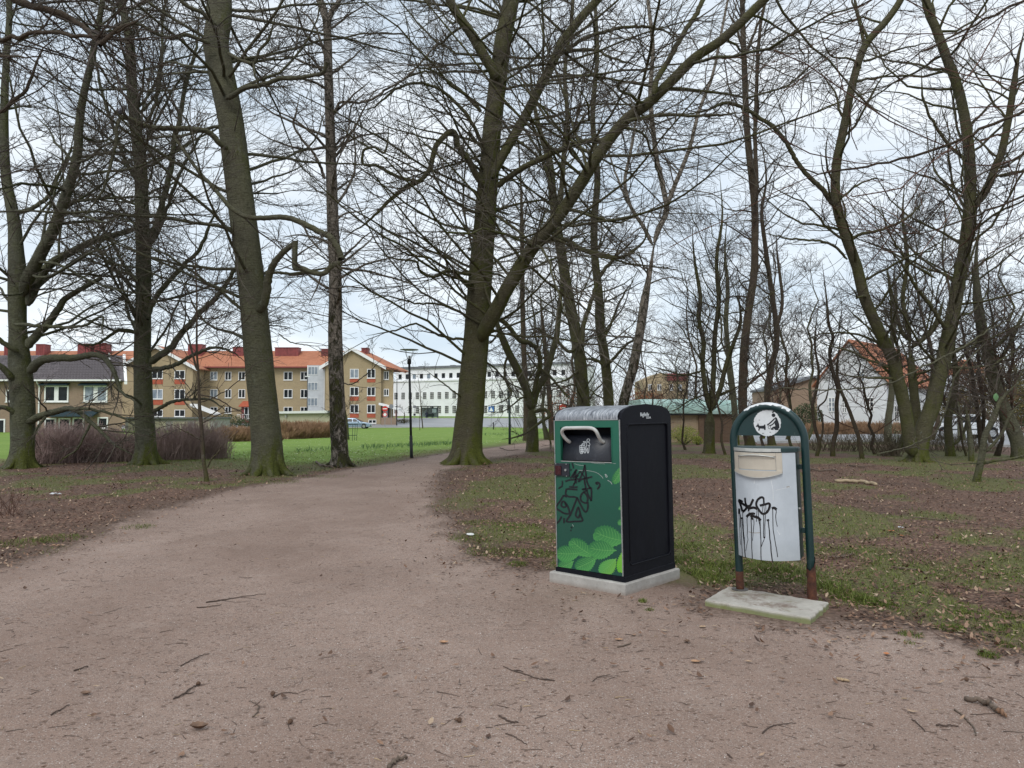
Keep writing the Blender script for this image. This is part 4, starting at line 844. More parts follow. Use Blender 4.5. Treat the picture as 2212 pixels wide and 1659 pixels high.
def tile_mat(name, a, b, sc=3.0, rows=.38):
    t = NT(name); s = t.sep(t.tc.outputs['Object']); rr_ = t.math('FRACT', t.math('MULTIPLY', s[2], 1/rows*1.0)); cc = t.math('FRACT', t.math('MULTIPLY', s[0], 4.2))
    c = t.ramp(t.noise(sc, 6, .7), [(.3, a), (.7, b)]); c = t.mix(t.rng(t.noise(.5, 5, .7), .45, .75, 0, .4), c, tuple(x*.55 for x in a))
    h = t.math('ADD', rr_, t.math('MULTIPLY', t.math('ABSOLUTE', t.math('SUBTRACT', cc, .5)), .8)); return t.fin(c, .85, t.bump(h, .9, .06))
M_OR = tile_mat('orange_roof_tile', (.36, .13, .065), (.50, .21, .115)); M_DT = simple('dark_roof_tile', (.105, .088, .092), .8, .4, 2.2, dirt=(.2, .19, .19, .4))
M_PW = simple('white_paint', (.84, .84, .82), .5, .06, 4); M_GL = NT('window_glass'); _g = M_GL.ramp(M_GL.noise(.9, 3, .6), [(.35, (.010, .012, .014)), (.7, (.035, .04, .045))]); M_GL = M_GL.fin(_g, .15, None, 0, .2)
M_GLB = NT('curtained_glass'); _g = M_GLB.ramp(M_GLB.noise(1.5, 3, .6), [(.35, (.16, .20, .24)), (.7, (.32, .36, .40))]); M_GLB = M_GLB.fin(_g, .2, None, 0, .6)
M_OP = simple('orange_render', (.42, .10, .05), .8, .15, 3); M_CH = simple('red_sheet_metal', (.22, .05, .048), .6, .25, 2); M_TEAL = simple('blue_awning', (.015, .038, .05), .7, .2, 3)
M_GR = simple('grey_felt', (.16, .17, .18), .8, .2, 2); M_CU = NT('verdigris_copper'); _g = M_CU.ramp(M_CU.noise(1.2, 6, .7), [(.3, (.30, .46, .41)), (.5, (.42, .60, .54)), (.75, (.58, .72, .67))]); _g = M_CU.mix(M_CU.rng(M_CU.noise(.7, 5, .7, M_CU.map((4, 4, .4))), .5, .8, 0, .5), _g, (.12, .2, .18)); M_CU = M_CU.fin(_g, .65)
M_DKM = simple('black_metal', (.02, .022, .024), .5, .3, 10); M_BEI = simple('beige_boards', (.47, .43, .31), .75, .08, 1.5, dirt=(.3, .28, .2, .4))
M_CON = simple('weathered_concrete', (.36, .35, .33), .9, .18, 5, bump=.5, dirt=(.2, .2, .15, .5))

class Facade:
    """a wall plane: local x runs along it, local y goes into the building, z is up"""
    def __init__(s, name, label, cat, x0, y0, ang=0., z0=None, group=None):
        s.z0 = float(terrain(x0, y0)) if z0 is None else z0; s.o = np.array([x0, y0, s.z0]); s.a = ang
        s.e = np.array([math.cos(ang), math.sin(ang), 0]); s.n = np.array([-math.sin(ang), math.cos(ang), 0])
        s.root = empty(name, s.o, label, cat, group, ang)
    def at(s, X, Y, dep=0.):
        """local (x, z) of the point seen at (X, Y) on the plane `dep` metres in"""
        d = W(X, Y, 1.0)-np.array([0, 0, EYE]); c = np.array([0, 0, EYE]); p0 = s.o+s.n*dep
        k = np.dot(p0-c, s.n)/np.dot(d, s.n); p = c+d*k-s.o; return float(np.dot(p, s.e)), float(p[2])
    def box(s, name, m, x0, x1, y0, y1, z0, z1, parent=None, bevel=0):
        mb = MB().box(x0, x1, y0, y1, z0, z1); return mb.build(name, m, parent or s.root, bevel=bevel)
    def window(s, x0, x1, z0, z1, dep=0., cols=2, rows=1, fr=.09, glass=None, bar=.07, sill=True, mid=.1):
        mb = MB(); y0, y1 = dep-.07, dep-.001
        for a in ((x0, x0+fr), (x1-fr, x1)): mb.box(a[0], a[1], y0, y1, z0, z1)
        for c in ((z0, z0+fr), (z1-fr, z1)): mb.box(x0+fr, x1-fr, y0, y1, c[0], c[1])
        for k in range(1, cols):
            xm = x0+(x1-x0)*k/cols; mb.box(xm-mid/2, xm+mid/2, y0+.004, y1, z0+fr, z1-fr)
        for k in range(1, rows):
            zm = z0+(z1-z0)*k/rows; mb.box(x0+fr, x1-fr, y0+.008, y1, zm-bar/2, zm+bar/2)
        f = mb.build('window', M_PW, s.root)
        MB().box(x0+fr*.5, x1-fr*.5, dep-.03, dep-.005, z0+fr*.5, z1-fr*.5).build('pane', glass or (M_GLB if random.random() < .13 else M_GL), f)
        if sill: MB().box(x0-.05, x1+.05, dep-.14, dep-.07, z0-.07, z0-.003).build('sill', M_PW, f)
        return f
# ---- long yellow brick apartment building
D0 = 128.0
yb = Facade('apartment_building', 'long yellow brick apartment building with orange tiled roof and red chimneys', 'building', -80.0, D0, z0=-.3)
A_ = yb.at
def PX(X0, X1, Y0, Y1, dep): a = A_(X0, Y1, dep); b = A_(X1, Y0, dep); return a[0], b[0], a[1], b[1]
x0, x1, z0, z1 = PX(-40, 704, 791, 920, 0); yb.box('wall', M_YB, x0, x1, 0, 11, -1, z1)
ez = z1; rz_ = A_(300, 758, 6)[1]
xr = A_(792, 757, 6)[0]; xe = A_(857, 796, -4.6)[0]
mb = MB(); xL = A_(-60, 758, 0)[0]
V = [(xL,-.9,ez-.1),(xe-2.2,-.9,ez-.1),(xr,6,rz_),(xL,6,rz_),(xL,12.5,ez-.3),(xe,12.5,ez-.3),(xL,-.9,ez-.35),(xe-2.2,-.9,ez-.35)]
mb.add(V, [(0,1,2,3),(3,2,5,4),(1,5,2),(0,6,7,1)]); mb.build('roof', M_OR, yb.root)
mb = MB(); mb.box(xL, xe-2.5, -1.0, -.85, ez-.32, ez-.12); mb.build('gutter', M_CH, yb.root)
def gable(XL, XR, XA, YA, YE, dep, back, over=.9):
    a = A_(XL, YE, dep); b = A_(XR, YE, dep); c = A_(XA, YA, dep)
    mb = MB(); mb.prism([(a[0],-1),(b[0],-1),(b[0],b[1]),(c[0],c[1]-.35),(a[0],a[1])], lambda p, q, t: (p, t, q), dep, back); mb.build('gable_wall', M_YB, yb.root)
    mb = MB(); sl = (c[1]-a[1])/(c[0]-a[0]); sr = (c[1]-b[1])/(b[0]-c[0])
    L = (a[0]-over, a[1]-sl*over); R = (b[0]+over, b[1]-sr*over)
    mb.prism([(L[0],L[1]),(c[0],c[1]),(R[0],R[1]),(R[0],R[1]-.16),(c[0],c[1]-.2),(L[0],L[1]-.16)], lambda p, q, t: (p, t, q), dep-.45, back+2); mb.build('gable_roof', M_OR, yb.root)
    for P, Q_ in ((L, c), (c, R)):
        mb = MB(); mb.prism([(P[0],P[1]+.06),(Q_[0],Q_[1]+.06),(Q_[0],Q_[1]-.48),(P[0],P[1]-.48)], lambda p, q, t: (p, t, q), dep-.6, dep-.46); mb.build('bargeboard', M_PW, yb.root)
    return a, b, c
gable(265, 417, 339, 746, 789, -5, 4.5); gable(703, 823, 761, 751, 786, -5, 4.5)
x0, x1, z0, z1 = PX(822, 850, 796, 915, -4); MB().hexa([(x0,-4,-1),(x1,-4,-1),(x1-1.5,5,-1),(x0,5,-1),(x0,-4,z1),(x1,-4,z1),(x1-1.5,5,z1),(x0,5,z1)]).build('wing_wall', M_YB, yb.root)
mb = MB(); p = A_(822, 795, -4.6); q = A_(857, 796, -4.6); apx = (xr-.5, 5.5, rz_-.05)
mb.add([(p[0],-4.7,p[1]),(q[0],-4.7,q[1]),apx,(q[0],6,q[1]),(p[0],-4.7,p[1]-.2),(q[0],-4.7,q[1]-.2),(q[0],6,q[1]-.2)], [(0,1,2),(1,3,2),(4,5,1,0),(5,6,3,1)]); mb.build('hip_roof', M_OR, yb.root)
ROWS = [(803, 821), (841, 859.5), (879, 893)]
for (a, b) in [(18,32),(60,76),(110,126),(160,176),(210,226),(420,435),(454,470),(486,500),(515,530),(562,580),(613,632),(649,665)]:
    for r, (c, d_) in enumerate(ROWS):
        if a < 300 and r > 0: continue
        if (a, r) == (515, 2): continue
        x0, x1, z0, z1 = PX(a, b, c, d_, 0); yb.window(x0, x1, z0, z1)
for (a, b) in [(328,352),(377,400)]:
    for c, d_ in ((800,818),(841,862),(885,900)): x0, x1, z0, z1 = PX(a, b, c, d_, -5); yb.window(x0, x1, z0, z1, -5)
    for c, d_ in ((819.5,830),(864,874.5)): x0, x1, z0, z1 = PX(a, b, c, d_, -5); yb.box('panel', M_OP, x0, x1, -5.05, -5.001, z0, z1)
for (a, b) in [(756,775),(793,811)]:
    for c, d_ in ((797,817),(836,855),(874,892)): x0, x1, z0, z1 = PX(a, b, c, d_, -5); yb.window(x0, x1, z0, z1, -5)
    for c, d_ in ((817.6,826),(856,865.5),(893,902)): x0, x1, z0, z1 = PX(a, b, c, d_, -5); yb.box('panel', M_OP, x0, x1, -5.05, -5.001, z0, z1)
for c, d_ in ((802,820),(840,855)): x0, x1, z0, z1 = PX(829, 840, c, d_, -4); yb.window(x0, x1, z0, z1, -4)
x0, x1, z0, z1 = PX(796, 813, 906.5, 914.5, -5); yb.window(x0, x1, z0, z1, -5)
for (a, b, c, d_) in [(88,107,746,760),(177,205,745,760),(213,239,745,757),(413,443,746,763),(509,531,752,766),(599,625,753,766),(625.5,649,753,762),(698,712,756,774),(784,798,754,765),(20,34,748,760)]:
    x0, x1, z0, z1 = PX(a, b, c, d_, 5); mb = MB().box(x0, x1, 3.6, 5.4, z0-1.2, z1).box(x0-.08, x1+.08, 3.5, 5.5, z1+.002, z1+.1)
    for k in range(1, 4): xx = x0+(x1-x0)*k/4; mb.box(xx-.03, xx+.03, 3.56, 3.6, z0-1, z1-.02)
    mb.build('chimney', M_CH, yb.root)
# glazed bay
x0, x1, z0, z1 = PX(663, 702, 789, 890, -3); M_LG = simple('pale_cladding', (.52, .54, .56), .6, .08, 2)
yb.box('glazed_bay', M_LG, x0, x1, -3, -.01, -.6, z1)
zz = np.linspace(z0, z1, 4)
for k in range(3):
    yb.window(x0+.1, x0+1.75, zz[k]+1.0, zz[k+1]-.25, -3, 3, 1, .06, M_GLB, sill=False, mid=.06)
    yb.box('cladding_panel', M_LG, x0+1.85, x1-.15, -3.04, -3.002, zz[k]+.15, zz[k+1]-.15)
for xx in (x0, x1-.12): yb.box('corner_post', M_PW, xx, xx+.12, -3.06, -3.003, -.5, z1)
# entrances
x0, x1, z0, z1 = PX(521, 548, 866, 908, -1.5); pr = yb.box('porch', M_CH, x0, x1, -1.5, -.01, -.3, z1-1.0); MB().hexa([(x0-.3,-2,z1-1.0),(x1+.3,-2,z1-1.0),(x1+.3,-.01,z1-.4),(x0-.3,-.01,z1-.4),(x0-.3,-2,z1-.85),(x1+.3,-2,z1-.85),(x1+.3,-.01,z1),(x0-.3,-.01,z1)]).build('porch_roof', M_OP, yb.root)
yb.window(x0+.5, x1-.2, z0+.3, z1-1.1, -1.5, 2, 1, .08, M_GL, sill=False)
mb = MB(); zr = z0+.95
for xx in np.linspace(x0-.4, x1, 9): mb.box(xx-.02, xx+.02, -2.32, -2.28, z0, zr)
mb.box(x0-.45, x1+.05, -2.33, -2.27, zr+.001, zr+.06); mb.build('railing', M_PW, yb.root)
a = A_(410, 872, -8); b = A_(462, 893, -8)
mb = MB(); mb.prism([(a[0],a[1]),(b[0],b[1]),(b[0],b[1]-.25),(a[0],a[1]-.35)], lambda p, q, t: (p, t, q), -8, -4.9); mb.build('sloping_canopy', M_PW, yb.root)
a = A_(818, 870, -7.5); b = A_(861, 882.5, -7.5)
mb = MB(); mb.prism([(a[0],a[1]),(b[0],b[1]),(b[0],b[1]-.3),(a[0],a[1]-.35)], lambda p, q, t: (p, t, q), -7.5, -3.95); mb.build('entrance_canopy', M_PW, yb.root)
x0, x1, z0, z1 = PX(823, 858, 902, 917, -7.2); yb.box('porch_wall', M_BB, x0, x1, -7.2, -7.0, -.6, z1)
x0, x1, z0, z1 = PX(854, 857.5, 884, 917, -7.1); yb.box('porch_post', M_RED, x0, x1, -6.99, -6.8, -.6, z1)
x0, x1, z0, z1 = PX(826, 841, 879, 902, -4); yb.box('entrance_door', M_DKM, x0, x1, -4.06, -4.002, z0-1, z1)
x0, x1, z0, z1 = PX(828, 838, 886, 903, -4); yb.box('notice_panel', M_LG, x0, x1, -4.1, -4.065, z0-.6, z1)

# ---- nearer brown brick house with dark pantiles
hb = Facade('brick_house', 'nearer two storey brown brick house with dark pantile roof on the left', 'building', -60., 75., z0=-.25)
A_ = hb.at
x0, x1, z0, z1 = PX(-120, 265, 822, 960, 0); SH = -.55; MB().hexa([(x0,0,-.8),(x1,0,-.8),(x1+SH*9,9,-.8),(x0+SH*9,9,-.8),(x0,0,z1),(x1,0,z1),(x1+SH*9,9,z1),(x0+SH*9,9,z1)]).build('wall', M_BB, hb.root); zE = z1
rl = A_(0, 767, 5.2)[1]; xa = x0; xb = x1
hb.box('gutter', M_PW, xa, xb+.15, -.72, -.58, zE-.08, zE+.08)
mb = MB(); mb.prism([(-.6,zE-.02),(5.2,rl-.07),(9.6,zE-.02),(9.6,zE-.1),(-.6,zE-.1)], lambda p, q, t: (t+SH*p, p, q), xa, xb+.1); mb.build('roof_deck', M_DT, hb.root)
mb = MB(); mb.prism([(-.7,zE-.12),(5.2,rl+.1),(5.2,rl-.25),(-.7,zE-.4)], lambda p, q, t: (t+SH*p, p, q), xb+.13, xb+.42); mb.build('bargeboard', M_PW, hb.root)
sl = np.array([0, 5.8, rl-zE]); SLn = np.linalg.norm(sl); sl = sl/SLn; nr_ = np.array([0, -sl[2], sl[1]]); sl = np.array([SH*sl[1], sl[1], sl[2]])
tw, tl = .30, .42; nx, ny = int((xb-xa)/tw), int(SLn/tl)
sec = [(0, .01), (.06, .055), (.13, .07), (.2, .045), (.30, .012)]
def tileV(ox, k):
    V = []
    for vv, lift in ((0, .035), (tl*1.05, 0.)):
        for u, h in sec: p = np.array([ox+u*tw/.3, -.6, zE])+sl*(k*tl+vv)+nr_*(h+lift); V.append(p)
    for u, h in sec: p = np.array([ox+u*tw/.3, -.6, zE])+sl*(k*tl)+nr_*(h); V.append(p)
    return V
TF = [(i, i+1, 6+i, 5+i) for i in range(4)]+[(10+i, 11+i, i+1, i) for i in range(4)]
tm_ = MB().add(tileV(0, 0), TF); tmesh = bpy.data.meshes.new('tile'); tmesh.from_pydata([tuple(v) for v in tm_.v], [], TF); tmesh.materials.append(M_DT)
M_DT2 = simple('dark_roof_tile_worn', (.15, .125, .13), .8, .4, 2.2); rest = MB(); cnt = 0
for i in range(nx-1, -1, -1):
    for k in range(ny):
        ox = xa+i*tw
        if cnt < 300:
            o = link('tile', tmesh, hb.root, np.array([ox, 0, 0])+sl*(k*tl)+nr_*random.uniform(0, .012)); cnt += 1
        else: rest.add(tileV(ox, k), TF)
rest.build('tile_field', M_DT, hb.root)['kind'] = 'stuff'
def WIN(a, b, c, d_, n=1, **k): x0, x1, z0, z1 = PX(a, b, c, d_, 0); return hb.window(x0, x1, z0, z1, 0, n, 1, **k)
M_CR = simple('cream_paint', (.50, .47, .41), .6, .08, 3)
for a, b in ((96,149),(181,233)):
    WIN(a, b, 833, 868, 2, fr=.13, mid=.42); x0, x1, z0, z1 = PX(a-7, b+2, 827, 833, 0)
    MB().hexa([(x0,-.5,z0),(x1,-.5,z0),(x1,-.001,z0+.12),(x0,-.001,z0+.12),(x0,-.5,z0+.08),(x1,-.5,z0+.08),(x1,-.001,z1),(x0,-.001,z1)]).build('awning', M_TEAL, hb.root)
WIN(13, 30, 842, 868, 1, fr=.13)
for a, b, c, d_ in ((96,122,903,936),(126,153,903,950),(157,182,902,934),(211,234,901,926),(-5,12,905,940)): WIN(a, b, c, d_, 1, fr=.13)
x0, x1, z0, z1 = PX(106, 214, 891, 898, 0); MB().hexa([(x0,-1.2,z0-.1),(x1,-1.2,z0-.1),(x1,-.001,z0+.3),(x0,-.001,z0+.3),(x0,-1.2,z0),(x1,-1.2,z0),(x1,-.001,z1+.15),(x0,-.001,z1+.15)]).build('awning', M_TEAL, hb.root)
dx = A_(86, 860)[0]; MB().tube([(dx, -.6, zE), (dx, -.45, zE-.3), (dx, -.12, zE-.6), (dx, -.12, -.5)], .07, 8).build('downpipe', M_PW, hb.root)
vx, vz = A_(236, 765, 4.0); MB().tube([(vx, 4.0, vz-.6), (vx, 4.0, vz+.15)], .09, 8).box(vx-.2, vx+.2, 3.8, 4.2, vz-.62, vz-.5).build('vent_pipe', M_PW, hb.root)

# ---- low beige garages
gf = Facade('garage', 'low beige boarded garage wall behind the clipped brown hedge', 'garage', *W(603, 900, 100)[:2], ang=0, z0=-.38)
p0 = W(603, 900, 100); p1 = W(712, 900, 84); L = float(np.hypot(p1[0]-p0[0], p1[1]-p0[1])); an = math.atan2(p1[1]-p0[1], p1[0]-p0[0]); gf.root.rotation_euler[2] = an
zt0, zt1 = 2.1, 2.2; MB().box(0, L, .05, 1.2, -.3, zt0).build('wall', M_BEI, gf.root)
n = 30
for k in range(n): MB().box(k*L/n+.02, (k+1)*L/n-.02, 0, .049, -.2, zt0).build('board', M_BEI, gf.root)
MB().box(-.2, L+.2, -.3, 1.3, zt0+.002, zt0+.22).build('flat_roof', M_GR, gf.root); MB().box(-.22, L+.22, -.36, -.303, zt0-.03, zt0+.26).build('fascia', M_PW, gf.root)
MB().box(L*.17, L*.17+.4, -.2, -.06, zt0-.55, zt0-.2).build('wall_lamp', M_CON, gf.root)
gl = Facade('garage', 'low pale concrete garage row right of the dark tiled house', 'garage', *W(270, 900, 88)[:2], z0=-.38); A_ = gl.at
x0, x1, z0, z1 = PX(270, 462, 902, 928, 0); MB().box(x0, x1, 0, 5, -.3, z1-.12).build('wall', M_CON, gl.root); MB().box(x0-.2, x1+.2, -.3, 5.2, z1-.118, z1+.05).build('flat_roof', M_GR, gl.root)
for k in range(4): a = x0+(x1-x0)*(k+.15)/4; MB().box(a, a+(x1-x0)*.17, -.04, -.002, -.2, z1-.45).build('garage_door', M_BEI, gl.root)

# ---- white building beyond the road
pL, pR = W(849, 900, 185), W(1240, 900, 165); an = math.atan2(pR[1]-pL[1], pR[0]-pL[0])
wb = Facade('white_building', 'long white three storey building with rows of many paned windows beyond the road', 'building', pL[0], pL[1], an, 1.2); A_ = wb.at
Lw = float(np.hypot(*(pR-pL)[:2])); zt = A_(849, 798)[1]; zl = A_(849, 825.5)[1]
wb.box('wall', M_WH, 0, Lw, 0, 14, -2, zl); wb.box('upper_storey', M_WH, .4, Lw, .5, 13.5, zl+.002, zt); wb.box('ledge', M_WH, -.3, Lw, -.25, .49, zl+.004, zl+.35); wb.box('roof_edge', M_GR, 0, Lw, .1, 14, zt+.003, zt+.5)
for k in range(3): wb.box('roof_unit', M_GR, 4+k*9., 5.2+k*9, 5, 6, zt+.51, zt+1.0)
sp = (A_(1005, 850)[0]-A_(877.6, 850)[0])/8
u0 = A_(858.2, 812)[0]; za, zb_ = A_(858, 819.6)[1], A_(858, 808)[1]
for k in range(-0, int(Lw/sp)-1):
    u = u0+k*sp; wb.window(u, u+1.05, za, zb_, .5, 1, 1, .07, sill=False)
u0 = A_(852, 855)[0]
for r, (ya, yb_) in enumerate(((863, 848), (893, 877))):
    za, zb_ = A_(852, ya)[1], A_(852, yb_)[1]
    for k in range(int(Lw/sp)):
        if r == 1 and k in (1, 4): continue
        u = u0+k*sp; wb.window(u, u+1.05, za, zb_, 0, 3, 4, .05, M_GL, .035, False, .05)
wb.box('plinth', M_GR, 0, Lw, -.05, -.002, -2, A_(849, 898)[1]-.6+.35)

# ---- pavilion with verdigris roof behind the bins
pv = Facade('brick_pavilion', 'low brick pavilion with rounded green copper roof behind the bins', 'building', *W(1384, 900, 40)[:2], z0=0.); A_ = pv.at
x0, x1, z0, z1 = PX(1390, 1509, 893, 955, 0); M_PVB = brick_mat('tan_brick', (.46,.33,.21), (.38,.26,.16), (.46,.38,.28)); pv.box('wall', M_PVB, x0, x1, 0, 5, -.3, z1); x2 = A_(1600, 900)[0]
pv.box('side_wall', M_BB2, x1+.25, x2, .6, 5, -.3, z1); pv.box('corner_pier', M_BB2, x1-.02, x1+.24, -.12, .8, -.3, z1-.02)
zt = A_(1384, 862)[1]; arc = [(-.35+.0, z1), (-.38, z1+.18), (-.33, z1+.38), (-.18, z1+.56), (.08, zt-.08), (.5, zt)]
N = 15; XA = x0-.15; Wd = (x1+.3-XA)/N
for k in range(N):
    mb = MB(); a, b = XA+k*Wd+.012, XA+(k+1)*Wd-.012
    top = [(a, y, z) for y, z in arc]; bt = [(b, y, z) for y, z in arc]; V = top+bt; n = len(arc); F = [(i, n+i, n+i+1, i+1) for i in range(n-1)]
    mb.add(V, F); mb.build('roof_panel', M_CU, pv.root, True)
mb = MB(); mb.prism([(p[0]+.02, p[1]-.012) for p in arc]+[(5.2, zt-.012), (5.2, z1)], lambda p, q, t: (t, p, q), XA+.002, XA+N*Wd-.004); mb.build('roof_core', M_CU, pv.root)
mb = MB()
for k in range(1, N): mb.tube([(XA+k*Wd, y-.015, z+.01) for y, z in arc], .016, 4)
mb.build('standing_seams', M_CU, pv.root)['kind'] = 'stuff'
mb = MB(); mb.prism([(p[0]+.75, p[1]-.03) for p in arc]+[(5.1, zt-.04), (5.1, z1)], lambda p, q, t: (t, p, q), XA+N*Wd+.004, x2+.3); mb.build('rear_roof', M_CU, pv.root)
pv.box('soffit', M_DKM, x0-.1, x1+.28, -.3, -.003, z1-.09, z1-.01)
def ribbon(name, strokes, m, parent, fn, wd, off=.003):
    """flat painted strokes on a surface; fn(a,b)->3d point, strokes in surface units"""
    mb = MB()
    for st in strokes:
        w_ = wd
        if isinstance(st, tuple): st, w_ = st
        P = catmull(np.array(st, float), max(4, 5*len(st))) if len(st) > 2 else np.array(st, float)
        T = np.gradient(P, axis=0); T /= np.linalg.norm(T, axis=1, keepdims=True)+1e-9; Nn = np.stack([-T[:, 1], T[:, 0]], 1)
        V = []
        for p, q in zip(P, Nn): V.append(fn(*(p+q*w_/2))); V.append(fn(*(p-q*w_/2)))
        mb.add(V, [(2*i, 2*i+1, 2*i+3, 2*i+2) for i in range(len(P)-1)])
    return mb.build(name, m, parent)
M_PG = simple('faded_paint_strokes', (.34, .27, .21), .8, .1, 5)
def pvf(X, Y): x, z = A_(X, Y); return (x, -.006, z)
ribbon('graffiti', [[(1452,905),(1455,918),(1450,928)],[(1462,905),(1470,903),(1462,912),(1471,918)],[(1475,904),(1478,918),(1484,904)],[(1450,912),(1458,910)],[(1452,925),(1462,919),(1468,926),(1478,920),(1490,926)],[(1488,905),(1488,917)]], M_PG, pv.root, pvf, .7)

# ---- far yellow block, brown gable house, white house, far orange roof
fy = Facade('far_building', 'distant yellow building with stepped gable seen through the rusty leaves', 'building', *W(1388, 900, 150)[:2], z0=0.); A_ = fy.at
pts = [A_(*q) for q in [(1389,905),(1486,905),(1486,811),(1482,808),(1423,806),(1414,809),(1389,821)]]
MB().prism(pts, lambda p, q, t: (p, t, q), 0, 10).build('wall', M_YB, fy.root); x0, x1, z0, z1 = PX(1441, 1483, 806.5, 822, 0); fy.box('upper_wall', M_CH, x0, x1, -.3, -.002, z0, z1)
for X in (1400, 1420, 1446, 1465): x0, x1, z0, z1 = PX(X, X+8, 830, 843, 0); fy.window(x0, x1, z0, z1)
fb = Facade('far_house', 'brown brick house with low gable left of the white house', 'house', *W(1660, 900, 88)[:2], z0=0.); A_ = fb.at
pts = [A_(*q) for q in [(1672,925),(1775,925),(1775,826),(1758,813),(1672,838)]]; MB().prism(pts, lambda p, q, t: (p, t, q), 0, 8).build('wall', M_BB, fb.root)
a, b, c = A_(1668,839), A_(1758,811), A_(1778,826); MB().prism([a, b, c, (c[0], c[1]-.2), (b[0], b[1]-.25), (a[0], a[1]-.25)], lambda p, q, t: (p, t, q), -.4, 8.2).build('roof', M_GR, fb.root)
hx, hy = 32.6, 66.0; s2 = 4.34; WT = 2*s2*math.sqrt(.5)
wh = Facade('white_house', 'white painted brick house with steep orange tiled roof beyond the trees', 'house', hx-s2, hy+s2, -PI/4, -.2); A_ = wh.at
ze, za = 4.76, 8.45; LH = 15.
MB().prism([(0,-.5),(WT,-.5),(WT,ze),(WT/2,za-.1),(0,ze)], lambda p, q, t: (p, t, q), 0, LH).build('wall', M_WB, wh.root)
for sgn in (-1, 1):
    e_ = WT/2+sgn*(WT/2+.35); zz = ze-.35*(za-ze)/(WT/2)
    P = [(WT/2,-.3,za),(WT/2,LH-3.5,za),(e_,LH+.3,zz),(e_,-.3,zz)]; V = [(x, y, z+.02) for x, y, z in P]+[(x, y, z-.13) for x, y, z in P]
    MB().add(V, [(0,1,2,3),(7,6,5,4),(0,3,7,4),(3,2,6,7),(2,1,5,6)]).build('roof', M_OR, wh.root)
MB().add([(WT/2,LH-3.5,za),(-.35,LH+.3,zz),(WT+.35,LH+.3,zz)], [(0,1,2)]).build('hip_roof', M_OR, wh.root)
for a, b, c, d_ in ((1853,1869,798,825),(1790,1804,858,890),(1819,1829,858,892),(1871,1888,858,889)):
    x0, x1, z0, z1 = PX(a, b, c, d_, 0); wh.window(x0, x1, z0, z1, 0, 2, 3, .08, sill=False)
ws = empty('side', (0, 0, 0)) if False else None
for k, yy in enumerate((1.6, 4.6, 7.6, 10.6)):
    mb = MB(); xw = WT+.03; z0, z1 = 1.0, 2.5
    for q in ((yy, yy+.08), (yy+1.12, yy+1.2), (yy+.56, yy+.64)): mb.box(xw, xw+.04, q[0], q[1], z0, z1)
    for q in ((z0, z0+.08), (z1-.08, z1), (1.9, 1.96)): mb.box(xw, xw+.038, yy+.081, yy+.559, q[0], q[1]).box(xw, xw+.038, yy+.641, yy+1.119, q[0], q[1])
    f = mb.build('window', M_PW, wh.root); MB().box(WT+.005, WT+.03, yy+.04, yy+1.16, z0+.04, z1-.04).build('pane', M_GL, f)
oh = Facade('far_house', 'orange roofed house glimpsed at the far right above the olive hedge', 'house', *W(2110, 900, 95)[:2], z0=0.); A_ = oh.at
a, b = A_(2112, 805), A_(2150, 777, 5); x9 = A_(2172, 822)[0]
MB().box(a[0], x9, .6, 9, -.3, a[1]).build('wall', M_WB, oh.root); MB().add([(a[0],0,a[1]),(x9,0,a[1]),(x9-2,5,b[1]),(a[0]+1,5,b[1]),(a[0],10,a[1]),(x9,10,a[1])], [(0,1,2,3),(3,2,5,4),(0,3,4),(1,5,2)]).build('roof', M_OR, oh.root)
x0, x1 = A_(2138, 760, 5)[0], A_(2152, 760, 5)[0]; MB().box(x0, x1, 4.4, 5.4, b[1]-1, b[1]+.6).build('chimney', M_RED, oh.root)
# ---------------------------------------------------------------- hedges and shrubs
def shoots_mat(name, a, b): t = NT(name); c = t.ramp(t.noise(2.2, 5, .7), [(.3, a), (.7, b)]); return t.fin(c, .85, None, 0, .2)
def hedge(name, label, cat, p0, p1, depth, h, n, m, hvar=.12, r=.003, spread=.35, seed=1, K=3, twiggy=1, profile=None):
    rg = np.random.default_rng(seed); p0 = np.array(p0[:2]); p1 = np.array(p1[:2]); L = np.linalg.norm(p1-p0); e = (p1-p0)/L; nn = np.array([-e[1], e[0]])
    root = empty(name, (*((p0+p1)/2), float(terrain(*((p0+p1)/2)))), label, cat); base = np.array(root.location)
    u = rg.uniform(0, L, n); v = rg.uniform(-depth/2, depth/2, n); t = u/L
    endf = np.clip(np.minimum(u, L-u)/.5, .3, 1)**.5
    hh = h*(1+hvar*(fbm(u*1.3, v*1.3, seed, 3)-.5)*2)*(1-.35*(2*v/depth)**2)*endf*(profile(t) if profile else 1)
    x = p0[0]+e[0]*u+nn[0]*v; y = p0[1]+e[1]*u+nn[1]*v; z = terrain(x, y)
    P = [np.stack([x, y, z-.03], 1)]; D = np.stack([rg.normal(0, spread, n)+nn[0]*v*.3, rg.normal(0, spread, n)+nn[1]*v*.3, np.full(n, 1.)], 1)
    for k in range(1, K):
        D = D+rg.normal(0, spread*.55, (n, 3))*np.array([1, 1, .2]); D[:, 2] = np.maximum(D[:, 2], .3); P.append(P[-1]+unit(D)*(hh/(K-1))[:, None])
    P = np.stack(P, 1); R = np.linspace(r*2.0, r, K)[None]*np.ones((n, 1)); v1, f1 = tubes(P, R, 3); VV = [v1]; FF = [f1]
    if twiggy: a, b = grow(rg, P, R, twiggy*2.2, .3, 1, .4, 35, 2, .15, .25, r*.9, .8, 1., Lmin=.1, cull=False); v2, f2 = tubes(a, b, 3); VV.append(v2); FF.append(f2+len(v1))
    o = link('shoots', np_mesh('shoots', np.vstack(VV)-base, FF, m, False), root); o['kind'] = 'stuff'; NTRI[0] += sum(len(f) for f in FF)*2
    return root
